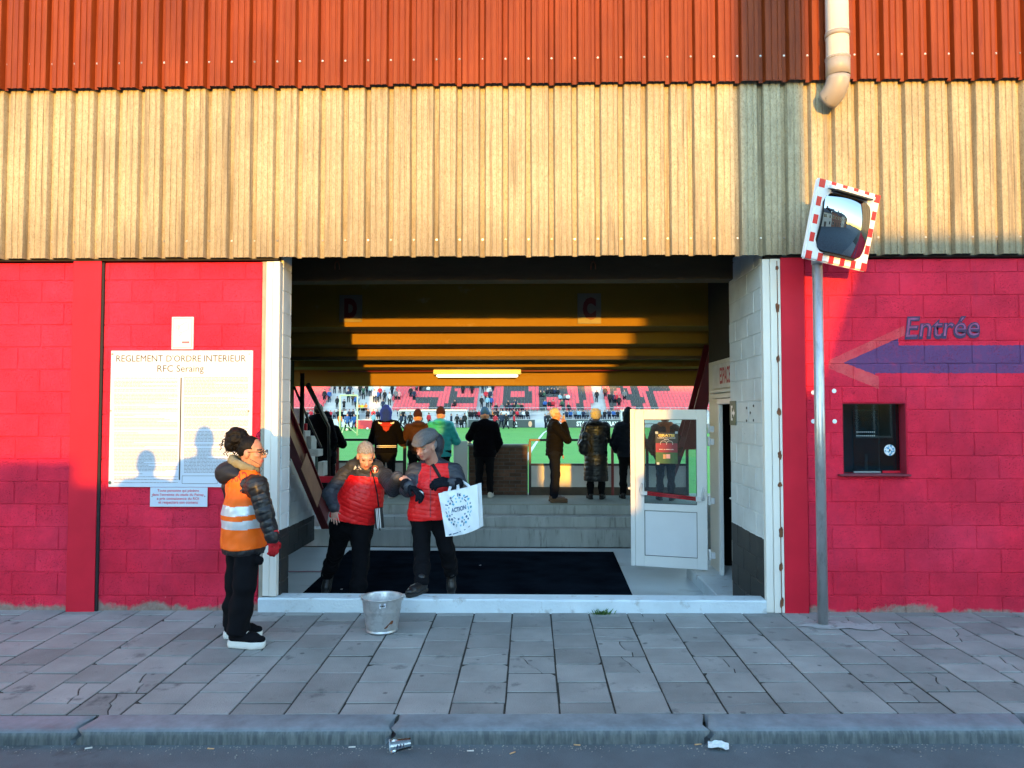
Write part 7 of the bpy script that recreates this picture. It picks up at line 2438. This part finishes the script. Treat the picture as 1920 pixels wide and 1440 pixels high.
cloth_mat('jacket_black', (.003, .003, .005), .95, spec=.05); cloth_mat('hood_blue', (.008, .035, .38), .9); cloth_mat('coat_brown', (.035, .012, .006), .85); cloth_mat('coat_turquoise', (.03, .42, .44), .5, .1, 90); cloth_mat('beanie_maroon', (.035, .008, .008), .9, .4, 300); cloth_mat('beanie_blue', (.02, .10, .30), .9, .4, 300); cloth_mat('coat_navy', (.006, .010, .02), .7, .1, 90, spec=.15); cloth_mat('coat_green', (.025, .05, .045), .6); cloth_mat('jacket_charcoal', (.004, .004, .006), .85, spec=.1)
mat('bull_red', (.32, .01, .01), .7); mat('grey_collar', (.35, .34, .34), .9); cloth_mat('scarf_stripe', (.55, .16, .05), .8)
N90 = math.radians(90)
P, bv, J, q = dressed('person', 'person in black jacket with red bull head on the back and blue hood', 724, 764, 6.85, N90 + .05, 'jacket_black', False, .50, head='hood', hmat='hood_blue', pose='rail', size=1.12, shoes='shoe_white', sole='sole_white')
bx_ = lambda pts: [[(709 + x * .3, 790.5 + y * .17) for x, y in p] for p in pts]
print_on('bull_head', bv, fill_cells([[(712, 792), (736, 792), (735, 797), (731, 800), (717, 800), (713, 797)], [(717, 800), (731, 800), (729, 806), (724, 809), (719, 806)]]), 'bull_red', P, .006)
print_on('horns', bv, fill_cells([[(709, 790.5), (711.5, 792), (716, 792.8), (716, 795), (711, 795), (709, 793)], [(739, 790.5), (736.5, 792), (732, 792.8), (732, 795), (737, 795), (739, 793)]]), 'patch_white', P, .0065)
print_on('hem_stripe', bv, poly_grid(706, 835.2, 743, 836.6, 14, 1) + poly_grid(706, 838, 743, 839, 14, 1), 'patch_white', P, .005)
dressed('person', 'person in a brown coat and maroon beanie leaning on the rail', 784, 771, 6.95, N90 + .25, 'coat_brown', False, .50, head='beanie', hmat='beanie_maroon', pose='rail', size=1.0, lean=.12, hood='down')
dressed('person', 'person in a turquoise padded coat with dark maroon beanie', 826, 766, 7.0, N90 - .1, 'coat_turquoise', True, .46, head='beanie', hmat='beanie_maroon', pose='rail', size=1.12, hood='down')
dressed('person', 'person in black with a blue beanie standing at the low brick wall', 909, 767, 6.98, N90 + .1, 'jacket_black', True, .46, head='beanie', hmat='beanie_blue', pose='phone', size=1.15, shoes='shoe_white', sole='sole_white')
P, bv, J, q = dressed('person', 'white haired person in a dark jacket and brown shoes standing sideways on the landing', 1039, 764, 6.30, .12, 'jacket_charcoal', True, .49, shoes='leather_brown', sole='leather_brown', head='hair', hmat='hair_white', pose='mouth', legs='trousers_navy')
P, bv, J, q = dressed('person', 'blond person in a long black padded coat with a black shoulder bag', 1117, 767, 6.75, N90 - .05, 'puffer_black', True, .20, head='fluffy', hmat='hair_blond', pose='mouth', size=1.12, hood='down', long_coat=True)
bg_ = empty('shoulder_bag', tuple(A(1095, 850, 6.5)), 'slouchy black shoulder bag carried by the blond person', 'bag')
S = SDF(.012, .03); S.ell(A(1096, 838, 6.52), [.11, .10, .14]); S.ell(A(1098, 820, 6.54), [.08, .08, .10]); nets_obj('sack', creases(S.mesh(), .008, 25, 60), 'leather_black', bg_)
b = MB(); b.tube([A(1093, 822, 6.5), A(1098, 800, 6.52), A(1106, 787, 6.60), A(1112, 790, 6.72)], .014, 8); b.build('strap', 'leather_black', bg_)
dressed('person', 'person in a navy padded coat half hidden by the open white door', 1178, 768, 6.85, N90 - .1, 'coat_navy', True, .47, head='hood', hmat='coat_navy', pose='pocket', size=1.15)
P, bv, J, q = dressed('person', 'person in a dark green coat and striped scarf seen through the door glass', 1247, 772, 6.6, N90 - .15, 'coat_green', True, .47, head='hair', hmat='hair_brown', pose='pocket', size=1.12)
S = SDF(.012, .02)
for k in range(8):
    a0, a1 = k * math.pi / 4, (k + 1) * math.pi / 4
    S.cap(J['neck'] + np.array([.10 * math.cos(a0), .09 * math.sin(a0), .01]), J['neck'] + np.array([.10 * math.cos(a1), .09 * math.sin(a1), .01]), .04, .04)
S.cap(J['neck'] + np.array([.02, -.10, 0]), J['neck'] + np.array([.03, -.15, -.25]), .035, .03)
nets_obj('scarf', creases(S.mesh(), .004), 'scarf_stripe', P)
dressed('person', 'dark figure in a black coat behind the stair rail at the passage corner', 597, 757, 6.5, N90 + .1, 'jacket_black', False, .45, head='hair', hmat='hair_black', pose='pocket', size=1.25)
dressed('person', 'dark figure in a black hooded coat at the left end of the rail', 612, 776, 7.0, N90, 'jacket_black', True, .40, head='hood', hmat='jacket_black', pose='rail', size=1.1)

# ================================================================== small people across the pitch
def tiny(pose):
    h = 1.72; S = SDF(.045, .03)
    z0 = 0.0
    if pose == 'sit':
        hip = np.array([0, .05, .42]); ch = np.array([0, .02, .82]); hd = np.array([0, -.02, 1.10])
        kn = [np.array([s * .12, -.38, .46]) for s in (-1, 1)]; an = [np.array([s * .12, -.40, .06]) for s in (-1, 1)]
        wr = [np.array([s * .12, -.30, .56]) for s in (-1, 1)]
    else:
        hip = np.array([0, 0, .90]); ch = np.array([0, 0, 1.30]); hd = np.array([0, -.02, 1.60])
        st = .22 if pose == 'walk' else .0
        kn = [np.array([s * .11 + s * st * .3, -.05 - s * st * .5, .48]) for s in (-1, 1)]; an = [np.array([s * .12 + s * st * .5, s * st, .06]) for s in (-1, 1)]
        wr = [np.array([s * .26, -.10 + s * st * .5, .86]) for s in (-1, 1)] if pose != 'cross' else [np.array([s * .06, -.22, 1.10]) for s in (-1, 1)]
    S.cap(hip, ch, .17, .19, k=.05, sq=((0, 1, 0), 1.3), tg=0); S.cap(ch + np.array([-.15, 0, .06]), ch + np.array([.15, 0, .06]), .09, .09, k=.05, tg=0)
    for i, s in enumerate((-1, 1)):
        sh = ch + np.array([s * .19, 0, .06]); el = (sh + wr[i]) / 2 + np.array([s * .06, .06, -.02])
        S.chain([sh, el, wr[i]], [.075, .065, .05], k=.03, tg=0); S.chain([hip + np.array([s * .09, 0, 0]), kn[i], an[i]], [.10, .075, .06], k=.03, tg=1)
        S.cap(an[i] - UP * .02, an[i] + np.array([0, -.16, -.02]), .05, .04, k=.02, tg=1)
    S.cap(ch + UP * .12, hd, .06, .07, k=.02, tg=2); S.ell(hd, [.09, .105, .13], k=.02, tg=2); S.ell(hd + np.array([0, .03, .05]), [.10, .105, .115], k=.0, tg=3)
    V, F = S.mesh(); V = smooth_verts(V, F, 1, .3)
    tg = S.near(V[F].mean(1))
    me = bpy.data.meshes.new('person'); me.from_pydata(V.tolist(), [], F.tolist()); me.polygons.foreach_set('material_index', tg.astype(np.int32)); me.polygons.foreach_set('use_smooth', np.ones(len(F), bool)); me.update()
    for mm in ('jacket_black', 'trousers_navy', 'skin_fair', 'hair_brown'): me.materials.append(MATS[mm])
    return me
TINY = {k: tiny(k) for k in ('stand', 'walk', 'cross', 'sit')}
CC = {'black': (.010, .010, .013), 'navy': (.015, .025, .06), 'blue': (.02, .10, .34), 'grey': (.16, .17, .18), 'white': (.68, .68, .68), 'red': (.55, .02, .04), 'orange': (.90, .25, .03), 'yellow': (.72, .66, .05), 'sky-blue': (.28, .48, .60), 'brown': (.09, .05, .03), 'green': (.04, .10, .06), 'pink': (.70, .25, .25)}
for k, v in CC.items(): mat('coat_tiny_' + k, v, .8, .05, 20)
ORD = ['first', 'second', 'third', 'fourth', 'fifth', 'sixth', 'seventh', 'eighth', 'ninth', 'tenth', 'eleventh', 'twelfth', 'thirteenth', 'fourteenth', 'fifteenth', 'sixteenth', 'seventeenth', 'eighteenth', 'nineteenth', 'twentieth', 'twenty-first', 'twenty-second', 'twenty-third', 'twenty-fourth', 'twenty-fifth', 'twenty-sixth', 'twenty-seventh', 'twenty-eighth', 'twenty-ninth', 'thirtieth']
rc = random.Random(77)
def crowd(lst, where, group):
    """lst of (px, y of the feet or seat row, coat, pose); feet rows below the stand are on the grass"""
    lst = sorted(lst, key=lambda t: t[0])
    cnt = {}
    for (px, py, c, pose) in lst: cnt[c] = cnt.get(c, 0) + 1
    run = {}
    for (px, py, c, pose) in lst:
        run[c] = run.get(c, 0) + 1
        sc = rc.uniform(.94, 1.05)
        if py > 792:                            # on the pitch
            p = G(px, py, ZP); loc = (p.x, min(p.y, 84.0), ZP)
        elif py > 772:                          # front rows behind the wall
            loc = (WX(px, YR0 - 1.4), YR0 - 1.4, .55 + .45)
        else:
            i = max(0, min(NROW - 1, round((772 - py) / 5.45)))
            y = YR0 + i * DR + (.30 if pose == 'sit' else .35); loc = (WX(px, y), y, ZR0 + i * HR - (.06 if pose == 'sit' else 0))
        o = bpy.data.objects.new('person', TINY[pose]); COL.objects.link(o); o.location = loc; o.scale = (sc, sc, sc)
        o.rotation_euler = (0, 0, rc.uniform(-.6, .6) + (rc.choice([0, 1.3, -1.3, 3.1]) if py > 792 else 0))
        o.material_slots[0].link = 'OBJECT'; o.material_slots[0].material = MATS['coat_tiny_' + c]
        if rc.random() < .5: o.material_slots[3].link = 'OBJECT'; o.material_slots[3].material = MATS[rc.choice(['hair_black', 'hair_grey', 'hair_brown', 'hair_brown'])]
        act = {'sit': 'sitting', 'stand': 'standing', 'walk': 'walking', 'cross': 'standing'}[pose]
        wn = f'{c} top' if c not in ('black', 'navy') else f'{c} coat'
        lab = f'{c} clad person {act} {where}' if cnt[c] == 1 else f'{c} clad person {where}, {ORD[run[c]-1]} {c} from left'
        tag(o, lab, 'person', group)
B_, N_, = 'black', 'navy'
crowd([(608, 753, B_, 'stand'), (617, 753, 'blue', 'stand'), (627, 742, N_, 'cross'), (637, 742, B_, 'cross'), (646, 742, 'grey', 'stand'), (656, 746, N_, 'stand'), (662, 760, 'brown', 'stand'), (632, 768, B_, 'stand'), (645, 770, B_, 'cross'), (653, 757, N_, 'stand'), (675, 746, B_, 'stand'), (681, 748, 'green', 'cross'), (688, 744, B_, 'stand'), (702, 753, 'white', 'stand'), (708, 756, 'blue', 'stand'), (712, 750, 'red', 'stand'), (721, 757, B_, 'stand'), (730, 762, 'white', 'cross'), (735, 746, B_, 'stand'), (742, 755, 'grey', 'stand'), (668, 768, 'blue', 'stand'), (718, 770, N_, 'stand'), (694, 746, 'sky-blue', 'stand')], 'on the bare terrace', 'people standing on the bare terrace')
crowd([(673, 770, 'orange', 'sit'), (686, 770, 'orange', 'sit'), (679, 772, 'yellow', 'sit')], 'at the foot of the bare terrace', 'stewards sitting on the terrace')
crowd([(605, 784, B_, 'sit'), (612, 784, N_, 'sit'), (620, 784, 'red', 'sit'), (627, 784, 'grey', 'sit'), (634, 784, B_, 'sit'), (641, 784, B_, 'sit'), (648, 784, 'white', 'sit'), (655, 784, N_, 'sit'), (662, 784, B_, 'sit'), (669, 784, 'white', 'sit'), (690, 784, B_, 'sit'), (700, 784, 'red', 'sit'), (708, 784, N_, 'sit'), (716, 784, B_, 'sit'), (748, 784, N_, 'sit'), (756, 784, B_, 'sit'), (575, 784, B_, 'sit'), (583, 784, 'red', 'sit'), (592, 784, N_, 'sit')], 'in the front row behind the goal', 'people in the front row behind the goal')
crowd([(770, 750, B_, 'stand'), (776, 757, N_, 'stand'), (781, 742, 'grey', 'cross'), (788, 740, B_, 'cross'), (803, 738, 'white', 'sit'), (748, 756, 'pink', 'stand'), (868, 747, B_, 'stand'), (885, 745, B_, 'stand'), (853, 764, B_, 'sit')], 'among the left seats of the far stand', 'people among the left seats')
crowd([(905, 738, B_, 'stand'), (912, 736, 'grey', 'stand'), (924, 740, B_, 'stand'), (917, 748, 'white', 'stand'), (911, 757, 'red', 'stand'), (919, 758, N_, 'stand'), (903, 765, B_, 'stand'), (914, 768, 'sky-blue', 'stand'), (921, 766, 'blue', 'stand')], 'in the crowded aisle of the far stand', 'people in the crowded aisle')
crowd([(930, 770, B_, 'sit'), (941, 770, 'grey', 'sit'), (950, 770, B_, 'sit'), (957, 770, N_, 'sit'), (964, 770, B_, 'sit'), (971, 770, 'green', 'sit'), (978, 770, B_, 'sit'), (953, 766, B_, 'sit'), (966, 765, N_, 'sit'), (924, 775, 'orange', 'sit'), (940, 780, 'yellow', 'sit')], 'in the lowest seats right of the aisle', 'people in the lowest seats')
crowd([(1014, 748, B_, 'sit'), (1020, 748, 'green', 'sit'), (1027, 747, B_, 'sit'), (1034, 747, B_, 'sit'), (1040, 747, N_, 'sit'), (1046, 747, B_, 'sit'), (1022, 764, 'blue', 'sit'), (1030, 765, B_, 'sit'), (1037, 764, 'red', 'sit'), (1050, 758, 'sky-blue', 'sit'), (1058, 757, 'grey', 'sit'), (1065, 757, 'white', 'sit'), (1054, 768, 'green', 'sit'), (1066, 770, B_, 'sit'), (1093, 731, N_, 'sit'), (1101, 731, B_, 'sit')], 'among the middle seats of the far stand', 'people among the middle seats')
crowd([(1119, 755, B_, 'stand'), (1135, 751, 'brown', 'stand'), (1144, 763, B_, 'stand'), (1151, 761, N_, 'stand'), (1156, 760, 'red', 'stand'), (1161, 764, B_, 'stand'), (1171, 757, 'grey', 'stand')], 'near the right aisle of the far stand', 'people near the right aisle')
crowd([(880 + 6 * k, 784, rc.choice([B_, B_, N_, 'grey', 'red', 'white']), 'sit') for k in range(19)] , 'in the front row behind the dark board', 'people in the front row behind the dark board')
crowd([(1062 + 8 * k, 784, rc.choice([B_, N_, 'red', 'sky-blue', 'grey', 'blue']), 'sit') for k in range(13)], 'in the front row behind the lettered board', 'people in the front row behind the lettered board')
crowd([(637, 806, 'orange', 'stand'), (651, 808, 'blue', 'walk'), (664, 808, 'blue', 'walk'), (700, 802, 'sky-blue', 'stand'), (752, 804, 'navy', 'walk'), (760, 803, 'navy', 'walk'), (769, 803, 'black', 'walk')], 'on the grass left of the dugout', 'players on the grass left of the dugout')
crowd([(804, 802, 'red', 'stand'), (857, 802, B_, 'stand'), (864, 802, B_, 'sit'), (871, 802, B_, 'walk'), (846, 802, N_, 'stand'), (788, 802, N_, 'stand')], 'at the team dugout', 'people at the team dugout')
crowd([(929, 803, 'red', 'walk'), (940, 804, 'navy', 'walk'), (949, 804, 'black', 'walk'), (964, 803, 'red', 'walk'), (1022, 803, 'navy', 'stand'), (1028, 803, 'black', 'walk'), (1057, 804, 'orange', 'walk'), (1190, 802, 'navy', 'walk'), (1205, 802, 'blue', 'walk'), (1198, 803, 'white', 'stand')], 'on the grass before the boards', 'players on the grass before the boards')

# ================================================================== people in the street behind the viewer (those to the left shade the sign)
def bystander(label, x, y, h, pose):
    zb = road_z(x, y) if y < YK1 else zg(x, y)
    P = empty('person', (x, y, zb), label, 'person', 'people in the street behind the viewer')
    J = stand((x, y, zb), N90, h, pose)
    S = SDF(.02, .03); add_head(S, J['head'], np.array([0, 1, 0]), UP, 1.12); S.cap(J['head'], J['chest'], .06, .08); S.cap(J['chest'], J['pelvis'], .16, .17, sq=(J['f'], 1.25), k=.05); S.cap(J['shL'], J['shR'], .08, .08, k=.05)
    for e in 'LR': S.chain([J['sh' + e], J['el' + e], J['wr' + e]], [.075, .065, .045]); S.chain([J['hip' + e], J['knee' + e], J['ank' + e], J['toe' + e]], [.1, .075, .06, .045])
    V, F = S.mesh(); cen = V[F].mean(1); mi = np.where(cen[:, 2] > J['neck'][2], 2, np.where(cen[:, 2] > J['pelvis'][2], 0, 1))
    nets_obj('body', (V, F), ['jacket_black', 'trousers_navy', 'skin_fair'], P, mi)
bystander('person with a raised arm standing in the street left of the viewer', -2.50, -4.35, 1.94, 'phone')
bystander('unseen person added behind the viewer to shade the flat cap', -.22, -7.6, 1.86, 'pocket')  # added to keep the low sun off the flat cap
bystander('shorter person standing in the street further left of the viewer', -3.02, -4.3, 1.72, 'rail')
